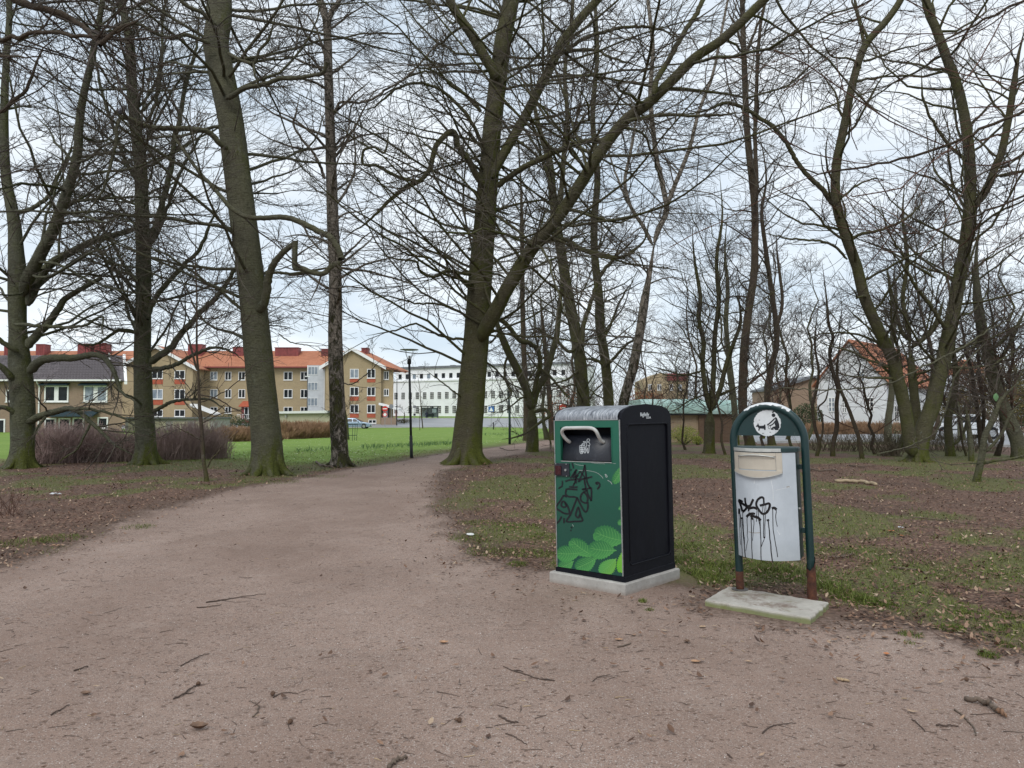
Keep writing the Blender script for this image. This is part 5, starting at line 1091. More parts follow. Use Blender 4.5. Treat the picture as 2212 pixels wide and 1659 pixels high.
M_PUR = shoots_mat('purple_brown_shoots', (.24, .17, .155), (.44, .33, .30)); M_BRH = shoots_mat('brown_hedge_shoots', (.20, .12, .07), (.42, .27, .165)); M_GRY = shoots_mat('grey_brown_shoots', (.08, .065, .045), (.16, .13, .09))
hedge('bare_hedge', 'bare purple brown hedge in front of the brown brick house', 'hedge', flat(50, 1001), flat(487, 988), 1.5, 1.12, 3300, M_PUR, .6, .0042, .34, 1)
hedge('clipped_hedge', 'clipped brown hedge between the leaning beech and the birch', 'hedge', W(602, 900, 47)[:2], W(728, 900, 53)[:2], 1.4, 1.12, 2600, M_BRH, .08, .009, .3, 2)
hedge('clipped_hedge', 'lower brown hedge left of the leaning beech beyond the purple hedge', 'hedge', W(462, 900, 41)[:2], W(598, 900, 44)[:2], 1.3, .86, 2400, M_BRH, .14, .008, .3, 3)
hedge('low_hedge', 'low brown hedge before the white house across the road', 'hedge', W(1740, 900, 60)[:2], W(2010, 900, 58)[:2], 1.2, 1.0, 2400, M_BRH, .2, .012, .35, 4)
hedge('roadside_scrub', 'thin reddish scrub growing between the right hand trees and the road', 'scrub', flat(1745, 972), flat(2140, 974), 3, .75, 900, M_GRY, .5, .004, .35, 5)
for X, Y, s_, lab in ((1925,986,5,'clump of bare brown stems at the foot of the twin trunks'),): hedge('bare_shrub', lab, 'shrub', flat(X-22, Y), flat(X+18, Y), .5, .75, 120, M_GRY, .4, .006, .3, 6)
def shrub(name, label, X, Y, d, wx, wy, h, n, sz, m, sm=None, seed=1, cat='shrub', cone=False, base_z=None, lowf=.0):
    rg = np.random.default_rng(seed); b = W(X, Y, d); gz = float(terrain(b[0], d)) if base_z is None else base_z; root = empty(name, (b[0], d, gz), label, cat)
    q = unit(rg.normal(size=(n, 3)))*(rg.random((n, 1))**.38); lump = 1+.28*(fbm(q[:, 0]*2.2+5, q[:, 2]*2.2+q[:, 1], seed, 3)-.5)*2
    q = q*lump[:, None]
    z = (q[:, 2]*.5+.5)*h; k = 1-.85*z/h if cone else 1; P = np.stack([q[:, 0]*wx/2*k, q[:, 1]*wy/2*k, np.maximum(z, 0)+lowf], 1)
    a = unit(rg.normal(size=(n, 3))); c = unit(np.cross(a, rg.normal(size=(n, 3)))); s = sz*rg.uniform(.6, 1.3, (n, 1))
    V = np.stack([P-a*s, P+c*s*.45, P+a*s, P-c*s*.45], 1).reshape(-1, 3)
    o = link('foliage', np_mesh('foliage', V, [np.arange(4)[None]+(np.arange(n)*4)[:, None]], m, False, {'rnd': np.repeat(rg.random(n), 4)}), root); o['kind'] = 'stuff'
    mb_n = 14; D = unit(np.stack([rg.normal(0, .5, mb_n), rg.normal(0, .5, mb_n), np.ones(mb_n)], 1)); Ps = np.stack([D*t*h*.75*np.array([wx/h*.8, wy/h*.8, 1]) for t in np.linspace(0, 1, 5)], 1); Ps[:, :, 2] -= .05
    v, f = tubes(Ps, np.linspace(.02, .006, 5)[None]*np.ones((mb_n, 1)), 4); link('stems', np_mesh('stems', v, [f], sm or T_DARK, True), root)
    return root
def fol(name, *cs): t = NT(name); return t.fin(t.ramp(t.attr('rnd'), [(i/(len(cs)-1), c) for i, c in enumerate(cs)]), .7, None, 0, .3)
F_YEL = fol('budding_leaves', (.12, .17, .03), (.26, .30, .05), (.40, .42, .09)); F_RUS = fol('rusty_leaves', (.10, .04, .02), (.22, .09, .045), (.34, .16, .08)); F_OLV = fol('olive_leaves', (.07, .06, .02), (.13, .105, .035), (.19, .15, .06))
F_CON = fol('conifer_leaves', (.015, .03, .012), (.03, .055, .02), (.05, .075, .03)); F_DK = fol('evergreen_leaves', (.02, .03, .015), (.05, .07, .03), (.09, .11, .05)); F_PAL = fol('pale_leaves', (.12, .14, .07), (.25, .27, .15), (.38, .38, .24))
shrub('budding_shrub', 'yellow green budding shrub before the brick pavilion wall', 1478, 955, 36, 1.45, 1.1, .95, 2600, .03, F_YEL, seed=1)
shrub('budding_shrub', 'small green shrub at the pavilion corner pier', 1507, 955, 35.5, .5, .5, .45, 700, .03, F_YEL, seed=2)
shrub('rusty_hedge', 'rust coloured leafy bushes above the green copper roof', 1398, 905, 62, 4.2, 3, 3.6, 3800, .10, F_RUS, seed=3)
shrub('rusty_bush', 'red brown leafy bush seen between the leaning birch and the yellow building', 1452, 905, 66, 3.2, 3, 2.8, 1600, .10, F_RUS, seed=4)
shrub('rusty_bush', 'reddish twigs above the left corner of the compactor bin', 1222, 905, 40, 2.2, 2, 2.2, 500, .05, F_RUS, seed=14, lowf=.8)
shrub('tall_hedge', 'tall olive green hedge at the far right beyond the road', 2150, 905, 62, 7.5, 3, 6.0, 9000, .10, F_OLV, seed=5)
shrub('tall_hedge', 'olive hedge behind the parked white car', 2070, 905, 60, 3.6, 2, 3.4, 3500, .10, F_OLV, seed=6)
shrub('conifer', 'dark green conifer poking above the hedge at the right edge', 2215, 905, 68, 3.4, 3, 6.6, 5200, .09, F_CON, seed=7, cone=False, cat='conifer')
shrub('evergreen_bush', 'dark bush beside the far garage and the red porch', 492, 925, 100, 5.0, 2.5, 1.9, 2200, .09, F_DK, seed=8)
shrub('evergreen_bush', 'green bush in front of the red porch', 538, 922, 98, 3.4, 2, 1.5, 1500, .08, F_DK, seed=9)
shrub('pale_shrub', 'small pale leaved shrub left of the twin trunks', 1937, 966, 29, .75, .7, 1.05, 500, .028, F_PAL, seed=10)
shrub('ground_bush', 'low bush with soil bed under the round street tree', 871, 911, 128, 3.0, 1.5, .7, 500, .09, F_OLV, seed=11)
shrub('evergreen_bush', 'dark evergreen bush left of the white house', 1743, 905, 66, 3.2, 2, 2.6, 2600, .09, F_DK, seed=12)
# distant wood: brown haze of twigs behind the right half
rg = np.random.default_rng(77); n = 8000; X = rg.uniform(1130, 2500, n); d = rg.uniform(105, 170, n); x = (X-CX)/F_PX*d; hh = rg.uniform(3, 8.5, n)*(.8+.4*vnoise(X/60, X*0, 3)); z = terrain(x, d)
P = [np.stack([x, d, z+hh*rg.uniform(0, .75, n)], 1)]; D = unit(np.stack([rg.normal(0, .5, n), rg.normal(0, .5, n), np.ones(n)], 1))
for k in range(2): D = unit(D+rg.normal(0, .25, (n, 3))); P.append(P[-1]+D*(hh*.18)[:, None])
v, f = tubes(np.stack(P, 1), np.array([.03, .022, .016])[None]*np.ones((n, 1)), 3)
keep_w = True
tag(link('distant_wood', np_mesh('distant_wood', v, [f], T_DARK, False)), 'brown mass of far bare treetops behind the houses', 'distant wood', kind='stuff')
# round headed street tree, young staked tree and the tall bare shrub behind the birch
b = W(873, 912, 126); c = [(873,912),(873,905),(874,895),(873,888)]
make_tree('street_tree', 'small round headed street tree in front of the white building', np.array([b[0], 126, float(terrain(b[0], 126))]), [(c, 2.6, 2.0, 126, 126)], [], B_BROWN, T_DARK, seed=51, auto=44, autoL=(1.0, 1.9), aang=42, dens=(6,5,3), rmin=.018, flare=.2, hmin=1.4, S=8, cat='street tree', lev=3, autot=(.9, 1), up=.12)
c = [(913,921),(911,900),(909,870),(907,840),(903,815),(905,798)]; b = W(913, 921, 108)
make_tree('young_street_tree', 'young straight street tree before the bus shelter', np.array([b[0], 108, -.38]), [(c, 2.6, .8, 108, 108)], [], B_BROWN, T_DARK, seed=52, auto=16, autoL=(1.6, 3), dens=(5,5,3), rmin=.010, flare=.2, hmin=1.8, S=8, cat='street tree', lev=4, up=.05)
c = [(907,928),(906,915),(906,900),(905,880)]; b = W(907, 928, 90)
make_tree('sapling', 'thin sapling on the lawn, left of the young street tree', np.array([b[0], 90, -.3]), [(c, 1.2, .5, 90, 90)], [], B_BROWN, T_DARK, seed=53, auto=5, autoL=(.5, 1), dens=(3,3,2), rmin=.006, flare=.2, hmin=1, S=8, cat='sapling', lev=3)
c = [(752,950),(750,930),(748,905),(745,880)]; b = W(752, 950, 46)
make_tree('multi_stem_shrub_tree', 'spreading bare shrub tree right behind the birch trunk', np.array([b[0], 46, float(terrain(b[0], 46))]), [(c, 6, 5, 46, 46)],
  [], B_GREEN, T_DARK, seed=54, auto=26, autoL=(3.2, 5.2), aang=38, dens=(6,6,3), rmin=.007, flare=.3, hmin=1.2, S=10, lev=4, up=.02)

hedge('bare_shrub', 'small reddish bare shrub at the left edge of the leafy ground', 'shrub', flat(-25, 1108), flat(28, 1118), .35, .55, 42, T_RED, .5, .0022, .55, 21, K=5)
# ---------------------------------------------------------------- flat lettering and printed shapes
def homog(src, dst):
    A = []
    for (x, y), (u, v) in zip(src, dst): A += [[x,y,1,0,0,0,-u*x,-u*y,u],[0,0,0,x,y,1,-v*x,-v*y,v]]
    A = np.array(A, float); h = np.linalg.solve(A[:, :8], A[:, 8]); H = np.append(h, 1).reshape(3, 3)
    def f(x, y): q = H @ np.array([x, y, 1.]); return q[0]/q[2], q[1]/q[2]
    return f
def text_mesh(name, txt, size, m, parent, loc, rot, offset=0., depth=0., sx=1.0):
    c = bpy.data.curves.new(name, 'FONT'); c.body = txt; c.size = size; c.offset = offset; c.extrude = depth; c.fill_mode = 'BOTH'
    t = bpy.data.objects.new(name, c); COL.objects.link(t); bpy.context.view_layer.update()
    me = bpy.data.meshes.new_from_object(t.evaluated_get(bpy.context.evaluated_depsgraph_get())); bpy.data.objects.remove(t)
    me.name = name; me.materials.clear(); me.materials.append(m); o = link(name, me, parent, loc); o.rotation_euler = rot; o.scale = (sx, 1, 1); return o

# ---------------------------------------------------------------- compactor bin
P1 = Gz(1349, 1258, .085); P0 = Gz(1206, 1232, .085); e_ = P1-P0; BW = float(np.linalg.norm(e_)); ang = math.atan2(e_[1], e_[0])+math.radians(2.); BD = .725; P0 = P1-BW*np.array([math.cos(ang), math.sin(ang)])
bz = .085
# local: x along the front (left to right), y into the depth, z up from the pad
pad = empty('concrete_pad', (P0[0], P0[1], 0), 'square concrete slab under the green compactor bin', 'concrete slab', rz=ang)
mp_ = NT('pad_concrete'); P_ = mp_.tc.outputs['Object']; c_ = mp_.ramp(mp_.noise(6, 6, .7), [(.3, (.30, .285, .26)), (.7, (.46, .44, .41))]); c_ = mp_.mix(mp_.rng(mp_.voro(55, P_), .0, .22, .6, 0), c_, (.12, .11, .10))
c_ = mp_.mix(mp_.rng(mp_.sep(P_)[2], .0, .035, .6, 0), c_, (.24, .18, .14)); M_PAD = mp_.fin(c_, .9, mp_.bump(mp_.noise(60, 5, .7), .6, .006))
def slab(name, poly, z0, z1, m, parent, seed=1, chip=.004, n=14):
    rg = np.random.default_rng(seed); pts = []
    for i in range(len(poly)):
        a, b = np.array(poly[i]), np.array(poly[(i+1) % len(poly)])
        for k in range(n): pts.append(a+(b-a)*k/n+rg.normal(0, chip, 2)*(k > 0)*.5)
    m_ = len(pts); c = np.mean(pts, 0); V = []
    for z, s_ in ((z0, 1.), (z1-.008, 1.), (z1, .985)):
        for p in pts: q = c+(p-c)*s_; V.append((q[0], q[1], z+(rg.normal(0, .0012) if z > z0 else 0)))
    F = [(r*m_+i, r*m_+(i+1) % m_, (r+1)*m_+(i+1) % m_, (r+1)*m_+i) for r in range(2) for i in range(m_)]+[tuple(2*m_+i for i in range(m_))]
    return MB().add(V, F).build(name, m, parent)
slab('slab', [(-.035,-.045),(BW+.038,-.045),(BW+.038,BD+.02),(-.035,BD+.02)], -.12, bz-.002, M_PAD, pad, 3)
bb = empty('compactor_bin', (P0[0], P0[1], bz+.002), 'dark green solar compactor litter bin with leaf print, graffiti and black sides', 'litter bin', rz=ang)
ts = NT('black_moulded_plastic'); P_ = ts.tc.outputs['Object']; sm = ts.noise(5, 6, .75, ts.map((1, 1, .5), P_), 1.5); c_ = ts.mix(ts.rng(sm, .5, .8, 0, .5), (.0045, .005, .009), (.022, .023, .030))
c_ = ts.mix(ts.rng(ts.voro(38, P_), .0, .05, .5, 0), c_, (.06, .06, .07)); M_BLK = ts.fin(c_, ts.rng(sm, .3, .7, .5, .68), ts.bump(ts.noise(240, 3, .6), .12, .002), 0, .18)
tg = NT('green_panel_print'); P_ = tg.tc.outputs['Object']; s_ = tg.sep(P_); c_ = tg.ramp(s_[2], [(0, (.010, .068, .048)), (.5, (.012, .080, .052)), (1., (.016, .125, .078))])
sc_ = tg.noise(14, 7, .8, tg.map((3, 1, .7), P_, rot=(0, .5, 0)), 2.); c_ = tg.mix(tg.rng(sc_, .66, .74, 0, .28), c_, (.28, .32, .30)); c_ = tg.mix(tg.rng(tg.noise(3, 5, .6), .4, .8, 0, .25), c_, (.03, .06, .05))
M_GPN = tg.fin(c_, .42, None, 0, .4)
tl_ = NT('worn_solar_cover'); P_ = tl_.tc.outputs['Object']; st_ = tl_.noise(9, 6, .75, tl_.map((9, 1.2, 1.2), P_), .6); c_ = tl_.ramp(st_, [(.36, (.035, .04, .055)), (.52, (.28, .30, .33)), (.68, (.62, .64, .66))]); M_SOL = tl_.fin(c_, .3, None, 0, .5)
M_STEEL = simple('stainless_edge', (.45, .46, .45), .35, .15, 30, metal=.6); M_SMK = NT('dark_hopper_plastic'); _s = M_SMK.noise(7, 6, .75, None, 1.); _c = M_SMK.mix(M_SMK.rng(_s, .52, .8, 0, .6), (.016, .018, .026), (.11, .12, .15)); M_SMK = M_SMK.fin(_c, .4, None, 0, .5)
M_HND = simple('grey_coated_handle', (.50, .50, .48), .4, .1, 12); M_INK = simple('black_marker_ink', (.006, .008, .012), .35, .2, 20); M_WPR = simple('white_print', (.70, .74, .76), .5, .1, 40)
FH = 1.181                                                         # height of the front panel's upper edge above the pad
prof = [(0,.0),(BD,.0),(BD,FH+.0),(BD-.012,FH+.045),(BD-.05,FH+.078),(BD-.14,FH+.103),(BD*.5,FH+.118),(.16,FH+.105),(.06,FH+.08),(.018,FH+.052),(0,FH+.012)]
def side_panel(x0, x1):
    mb = MB(); mb.prism([(y, z+(.03 if z == 0 else 0)) for y, z in prof], lambda p, q, t: (t, p, q), x0, x1); return mb.build('side_panel', M_BLK, bb, bevel=.008, seg=3)
side_panel(-.004, .018)
# right side: outer rim with a recessed field
inn = [(.075,.10),(BD-.055,.10),(BD-.055,FH-.035),(.075,FH-.035)]
outer = [(y, z+(.03 if z == 0 else 0)) for y, z in prof]
mb = MB(); xs = BW-.02; xr_ = BW+.004
def ring(poly_o, poly_i, x):  # faces between outline and inner rectangle
    return None
core = MB().prism(outer, lambda p, q, t: (t, p, q), BW-.022, BW-.008).build('side_inset', M_BLK, bb)
# rim pieces butt together: bottom, front, back, head
rim = MB()
rim.prism([(0,.03),(BD,.03),(BD,.10),(0,.10)], lambda p, q, t: (t, p, q), BW-.0078, xr_)
rim.prism([(0,.1002),(.075,.1002),(.075,FH-.035),(0,FH-.035)], lambda p, q, t: (t, p, q), BW-.0078, xr_)
rim.prism([(BD-.055,.1002),(BD,.1002),(BD,FH-.035),(BD-.055,FH-.035)], lambda p, q, t: (t, p, q), BW-.0078, xr_)
rim.prism([(0,FH-.0348),(BD,FH-.0348)]+prof[2:], lambda p, q, t: (t, p, q), BW-.0078, xr_)
rim.build('side_panel', M_BLK, bb)
rb_ = MB(); zz0, zz1, y0, y1, rr_ = .10, FH-.035, .075, BD-.055, .03
loop = [(y0,zz0+rr_),(y0+.009,zz0+.009),(y0+rr_,zz0),(y1-rr_,zz0),(y1-.009,zz0+.009),(y1,zz0+rr_),(y1,zz1-rr_),(y1-.009,zz1-.009),(y1-rr_,zz1),(y0+rr_,zz1),(y0+.009,zz1-.009),(y0,zz1-rr_),(y0,zz0+rr_)]
rb_.tube([(BW+.001, a, b) for a, b in loop], .0065, 6).build('inset_border', M_BLK, bb, True)
MB().box(.018, BW-.022, .02, BD-.012, .03, FH+.0).build('body_core', M_BLK, bb)
MB().box(-.006, BW+.008, -.006, BD+.006, -.02, .029).build('base_skirt', M_BLK, bb, bevel=.004)
# domed solar cover between the side panels
cp = [(-.002,FH+.004),(-.004,FH+.03),(.01,FH+.052),(.05,FH+.076),(.15,FH+.099),(BD*.5,FH+.112),(BD-.15,FH+.097),(BD-.05,FH+.072),(BD-.014,FH+.04),(BD-.006,FH-.03)]
C = catmull(np.array(cp), 40); mb = MB(); V = []
for y, z in C: V += [(.019, y, z), (BW-.023, y, z)]
mb.add(V, [(2*i, 2*i+1, 2*i+3, 2*i+2) for i in range(len(C)-1)]); mb.build('solar_cover', M_SOL, bb, True)
MB().box(.019, BW-.023, -.007, .0, FH-.001, FH+.0035).build('steel_strip', M_STEEL, bb)
# front panel with the hopper opening (front face seen at the measured corners)
FP = homog([(145,207),(632,207),(655,1434),(167,1352)], [(0,FH),(BW,FH),(BW,.03),(0,.03)])
ox0, oz1 = FP(204, 262); ox1, oz0 = FP(571, 540); ox0, ox1 = .072, ox1
mb = MB(); yf0, yf1 = -.006, .018; g0, g1 = .016, BW-.012
mb.box(g0, ox0, yf0, yf1, .033, FH-.004).box(ox1, g1, yf0, yf1, .033, FH-.004).box(ox0, ox1, yf0, yf1, .033, oz0).box(ox0, ox1, yf0, yf1, oz1, FH-.004)
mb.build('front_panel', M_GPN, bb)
for a in ((ox0-.006, ox0, oz0-.006, oz1+.006), (ox1, ox1+.006, oz0-.006, oz1+.006)): MB().box(a[0], a[1], -.0095, -.0062, a[2], a[3]).build('opening_trim', M_GPN, bb)
MB().box(ox0+.0002, ox1-.0002, -.0095, -.0062, oz0-.006, oz0).build('opening_trim', M_STEEL, bb)
MB().box(BW-.0115, BW-.0045, -.009, .003, .033, FH+.002).build('steel_edge', M_STEEL, bb); MB().box(.009, .0155, -.009, .003, .033, FH+.002).build('steel_edge', M_STEEL, bb)
# hopper: curved drum door, dark throat above and at the sides
bc = bb.children
cut = [o for o in bb.children if o.name.startswith('body_core')][0]; me = cut.data
bpy.data.objects.remove(cut)
mb = MB(); mb.box(.0182, BW-.0222, .14, BD-.012, .03, FH).box(.0182, ox0-.001, .0182, .1399, .03, FH).box(ox1+.001, BW-.0222, .0182, .1399, .03, FH).box(ox0-.0008, ox1+.0008, .0182, .1399, .03, oz0-.001).box(ox0-.0008, ox1+.0008, .0182, .1399, oz1+.001, FH); mb.build('body_core', M_BLK, bb)
hz0, hz1 = oz0+.006, oz0+.20; HN = 16; V = []
def hop(t):  # t 0 bottom .. 1 top
    a = t*1.25; return -.002+.13*(1-math.cos(a)), hz0+(hz1-hz0)*math.sin(a)/math.sin(1.25)
for i in range(HN+1): y, z = hop(i/HN); V += [(ox0+.012, y, z), (ox1-.010, y, z)]
nV = len(V)
for i in range(HN+1): y, z = hop(i/HN); V += [(ox0+.012, .139, z), (ox1-.010, .139, z)]
F = [(2*i, 2*i+1, 2*i+3, 2*i+2) for i in range(HN)]+[(2*i, 2*i+2, nV+2*i+2, nV+2*i) for i in range(HN)]+[(2*i+1, nV+2*i+1, nV+2*i+3, 2*i+3) for i in range(HN)]
hp = MB().add(V, F).build('hopper_door', M_SMK, bb)
hp.data.polygons.foreach_set('use_smooth', [i < HN for i in range(len(F))])
def bloc(x, y, yl):
    X, Y = 2150/1.8517+x/3.657, 1580/1.8517+y/3.657; d = W(X, Y, 1.0)-np.array([0, 0, EYE]); ca_, sa_ = math.cos(ang), math.sin(ang); n = np.array([-sa_, ca_, 0]); o = np.array([*P0, bz])+n*yl
    k = np.dot(o-np.array([0, 0, EYE]), n)/np.dot(d, n); p = np.array([0, 0, EYE])+d*k-np.array([*P0, bz]); return p[0]*ca_+p[1]*sa_, p[2]
def hopf_(x, y):
    yl = .03
    for _ in range(8):
        u, z = bloc(x, y, yl); t = max(0, min(1, (z-hz0)/(hz1-hz0))); a = math.asin(t*math.sin(1.25)); yl = .5*yl+.5*(-.002+.13*(1-math.cos(a))-.004)
    return (u, yl, z)
def hopf(x, y):  # measured zoom px -> point on the drum
    u, z = FP(x, y); t = max(0, min(1, (z-hz0)/(hz1-hz0))); a = math.asin(t*math.sin(1.25)); return (u, -.002+.13*(1-math.cos(a))-.004, z)
hpts = [(275,378),(258,365),(232,338),(214,305),(217,280),(238,266),(270,265),(350,265),(430,267),(465,277),(487,300),(503,335),(520,365),(545,384)]
dep_ = [.035,.01,-.02,-.045,-.06,-.065,-.065,-.065,-.065,-.065,-.055,-.03,.0,.03]
Hc = catmull(np.array([(*bloc(*q, d), d) for q, d in zip(hpts, dep_)]), 60); MB().tube([(u, d, z) for u, z, d in Hc], .0135, 12).build('handle', M_HND, bb, True)
pw = .0042
man = [[(418,352),(428,356),(431,363),(427,371),(418,374),(410,370),(409,361),(418,352)],[(380,372),(400,376),(412,380),(428,382)],[(428,382),(432,400),(424,408),(414,402)],[(380,372),(382,378),(404,386),(406,400)],[(406,400),(398,430),(388,464)],[(388,464),(396,462),(412,424)],[(412,424),(410,440),(414,466)],[(414,466),(421,458),(424,430),(426,408)],
       [(352,404),(392,408),(374,464),(354,462),(352,404)],[(353,420),(388,424)],[(354,434),(384,438)],[(355,448),(379,451)],[(364,405),(362,462)],[(378,407),(369,463)],[(372,394),(382,386),(392,392),(388,402)],[(366,400),(372,392),(380,398)]]
ribbon('pictogram', [[(a, b) for a, b in s] for s in man], M_WPR, hp, hopf, 5.0) if False else None
def rib2(name, strokes, m, parent, fn, wpx):
    """strokes measured in zoomed px, straight between points when they have 2 points"""
    return ribbon(name, [(s, wpx) if not isinstance(s, tuple) else s for s in strokes], m, parent, fn, wpx)
rib2('pictogram', man, M_WPR, bb, hopf_, 3.2)
# lock box
lx0, lz1 = FP(158, 540); lx1, lz0 = FP(268, 648); MB().box(max(lx0, .012), lx1, -.018, -.0062, lz0, lz1).build('lock_box', M_SMK, bb, bevel=.003)
M_DRED = simple('dark_red_lens', (.045, .008, .012), .25, .3, 20); a = FP(170, 560); b = FP(213, 634); MB().box(a[0], b[0], -.025, -.0182, b[1], a[1]).build('lens', M_DRED, bb, bevel=.002)
for X, Y in ((172,546),(248,550),(172,640),(250,644)): u, z = FP(X, Y); MB().tube([(u, -.0182, z), (u, -.022, z)], .004, 10).build('screw', M_STEEL, bb)
u, z = FP(244, 596); MB().tube([(u, -.0182, z), (u, -.025, z)], .0095, 14).build('key_lock', M_STEEL, bb)
# marker graffiti
def ff(x, y): u, z = FP(x, y); return (min(max(u, .017), BW-.013), -.0078, z)
W1 = 13
gst = [([(284,542),(290,562),(294,585)],8),([(272,592),(280,600)],9),([(316,592),(300,618),(282,648),(272,662)],W1),([(308,610),(310,650),(312,690),(316,702)],W1),([(234,686),(262,676),(300,672),(335,668)],W1),([(316,596),(306,615),(290,655),(318,645),(330,640)],W1),([(318,648),(305,690),(298,708)],8),
   ([(376,556),(370,590),(352,640),(340,668),(328,692)],W1),([(376,556),(380,600),(386,648),(392,692),(408,730),(420,745)],W1),([(330,690),(352,672),(372,664),(400,660),(430,650)],W1),([(338,606),(345,612),(372,650),(385,660)],8),([(342,610),(320,640),(318,656)],8),
   ([(212,680),(214,700),(210,725),(200,730),(186,742)],8),([(262,728),(290,732),(324,732)],W1),([(250,745),(285,748),(322,752)],W1),([(300,700),(290,725)],8),
   ([(246,742),(238,765),(240,790),(262,806),(300,808),(322,818)],W1),([(372,660),(376,700),(382,735),(372,750),(358,748),(395,745),(422,735)],W1),([(422,735),(424,780),(422,842)],W1),([(388,750),(400,790),(422,842)],8),([(396,755),(362,776),(345,808),(352,842),(388,856),(396,815),(380,782),(364,770)],W1),([(396,850),(398,890),(388,922),(372,920),(350,880),(326,828),(320,812)],W1),
   ([(222,795),(200,835),(168,888),(195,915),(226,935),(262,938),(262,912),(246,870),(224,842),(210,850),(206,875),(222,888),(240,880),(232,852)],W1),([(222,795),(246,808)],W1),
   ([(320,815),(300,870),(272,945),(244,998),(300,1000),(358,995),(346,955),(330,890),(318,915),(310,952),(330,972),(338,945)],W1),([(168,1018),(190,995),(208,960)],W1),([(226,972),(226,1012)],W1),([(454,702),(466,696),(480,704),(482,726),(470,744),(464,748)],W1),([(452,700),(464,706),(462,716)],9),
   ([(276,1042),(284,1052)],9),([(272,1066),(278,1074)],8)]
gst = [(a, w_*(1.35 if w_ < 10 else 1.)) for a, w_ in gst]
ribbon('marker_graffiti', gst, M_INK, bb, ff, W1)
M_SCR = simple('pale_scratch', (.40, .44, .42), .6, .1, 30)
ribbon('scratches', [([(300,548),(330,558),(380,566)],2.2),([(330,600),(400,604),(460,620),(496,648),(508,668)],2.5),([(522,632),(530,656),(538,650),(526,632)],4),([(540,680),(556,690)],4),([(560,690),(572,712)],4),([(286,1022),(294,1040)],3),([(420,540),(460,548),(520,552)],2),([(556,545),(600,550)],2)], M_SCR, bb, lambda x, y: (FP(x, y)[0], -.0074, FP(x, y)[1]), 3)
# printed leaves: outline with teeth, lighter veins
def print_leaf(tip, base, wd, lvl, ca, cb, seed=0):
    tip, base = np.array(tip, float), np.array(base, float); ax = base-tip; L = np.linalg.norm(ax); ax /= L; nn = np.array([-ax[1], ax[0]]); N = 34; V = []; yo = -.0066-.00022*lvl
    def pt(p): u, z = FP(*p); return (min(max(u, .0165), BW-.0125), yo, max(z, .034))
    T = np.linspace(0, 1, N)
    def wid(t): return wd/2*math.sin(PI*min(1, t**.85*1.0))**.75*(1-.12*t) if 0 < t < 1 else 0
    rnd_ = []
    for k, t in enumerate(T):
        c = tip+ax*L*t+nn*math.sin(t*PI)*wd*.05
        V.append(pt(c)); rnd_.append(.25+.5*t)
        for s_ in (-1, 1):
            w_ = wid(t)*(1+(.10 if k % 3 == 0 else -.02))-(.0 if k % 3 else -3); V.append(pt(c+nn*s_*w_-ax*L*.05*(0 < t < 1))); rnd_.append((.05 if s_ < 0 else .75)+.25*t)
    F = []
    for k in range(N-1):
        a = 3*k; F += [(a, a+3, a+4, a+1), (a, a+2, a+5, a+3)]
    m = np_mesh('leaf_print', np.array(V), [np.array(F)], None, False, {'rnd': rnd_})
    t_ = NT('printed_leaf'); m.materials.append(t_.fin(t_.ramp(t_.attr('rnd'), [(0, ca), (1, cb)]), .42, None, 0, .4)); o = link('leaf_print', m, bb)
    st = [([tuple(tip+ax*L*.05), tuple(tip+ax*L*.5+nn*wd*.05), tuple(base)], 2.4)]
    for t in np.linspace(.22, .88, 8):
        c = tip+ax*L*t+nn*math.sin(t*PI)*wd*.05
        for s_ in (-1, 1): q = c+nn*s_*wid(max(t-.16, .03))*.86-ax*L*.15; mid = (c+q)/2+ax*L*.02; st.append(([tuple(c), tuple(mid), tuple(q)], 1.5))
    def vf(x, y): u, z = FP(x, y); return (min(max(u, .0165), BW-.0125), yo-.00012, max(z, .034))
    ribbon('leaf_veins', st, M_VEIN, o, vf, 1.5)
M_VEIN = simple('printed_vein', (.16, .42, .12), .42, .1, 10)
gA, gB, gC = (.022, .14, .05), (.075, .31, .08), (.16, .40, .06)
print_leaf((187,1362),(296,1310),96,0,gA,gB); print_leaf((583,706),(655,560),70,0,gA,gB); print_leaf((618,910),(660,868),26,0,gA,gB); print_leaf((612,1020),(680,985),50,0,gA,gB)
print_leaf((310,1366),(462,1285),118,1,gA,gB); print_leaf((272,1148),(448,1278),120,2,gA,gB); print_leaf((172,1248),(352,1244),132,3,gA,gB); print_leaf((632,1398),(664,1215),88,3,(.10,.38,.03),(.26,.55,.05))
print_leaf((488,1402),(602,1290),112,2,gB,gC); print_leaf((445,1086),(672,1158),176,4,gA,gB); print_leaf((405,1208),(604,1228),150,5,gA,gB)
# maker's lettering on the side panel head (local y into the depth reads left to right)
M_LET = simple('white_lettering', (.72, .76, .78), .5, .05, 40)
text_mesh('lettering', 'BigBelly', .040, M_LET, bb, (xr_+.0015, .262, FH+.024), (PI/2, 0, PI/2), .0002, .0004, 1.02)
text_mesh('lettering', 'SOLAR.', .023, M_LET, bb, (xr_+.0015, .345, FH+.0045), (PI/2, 0, PI/2), .0, .0004, 1.0)

bb.rotation_mode = 'QUATERNION'; bb.rotation_quaternion = (Matrix.Rotation(math.radians(-1.0), 4, Vector((-math.sin(0), 1, 0)))@Matrix.Rotation(ang, 4, 'Z')).to_quaternion()
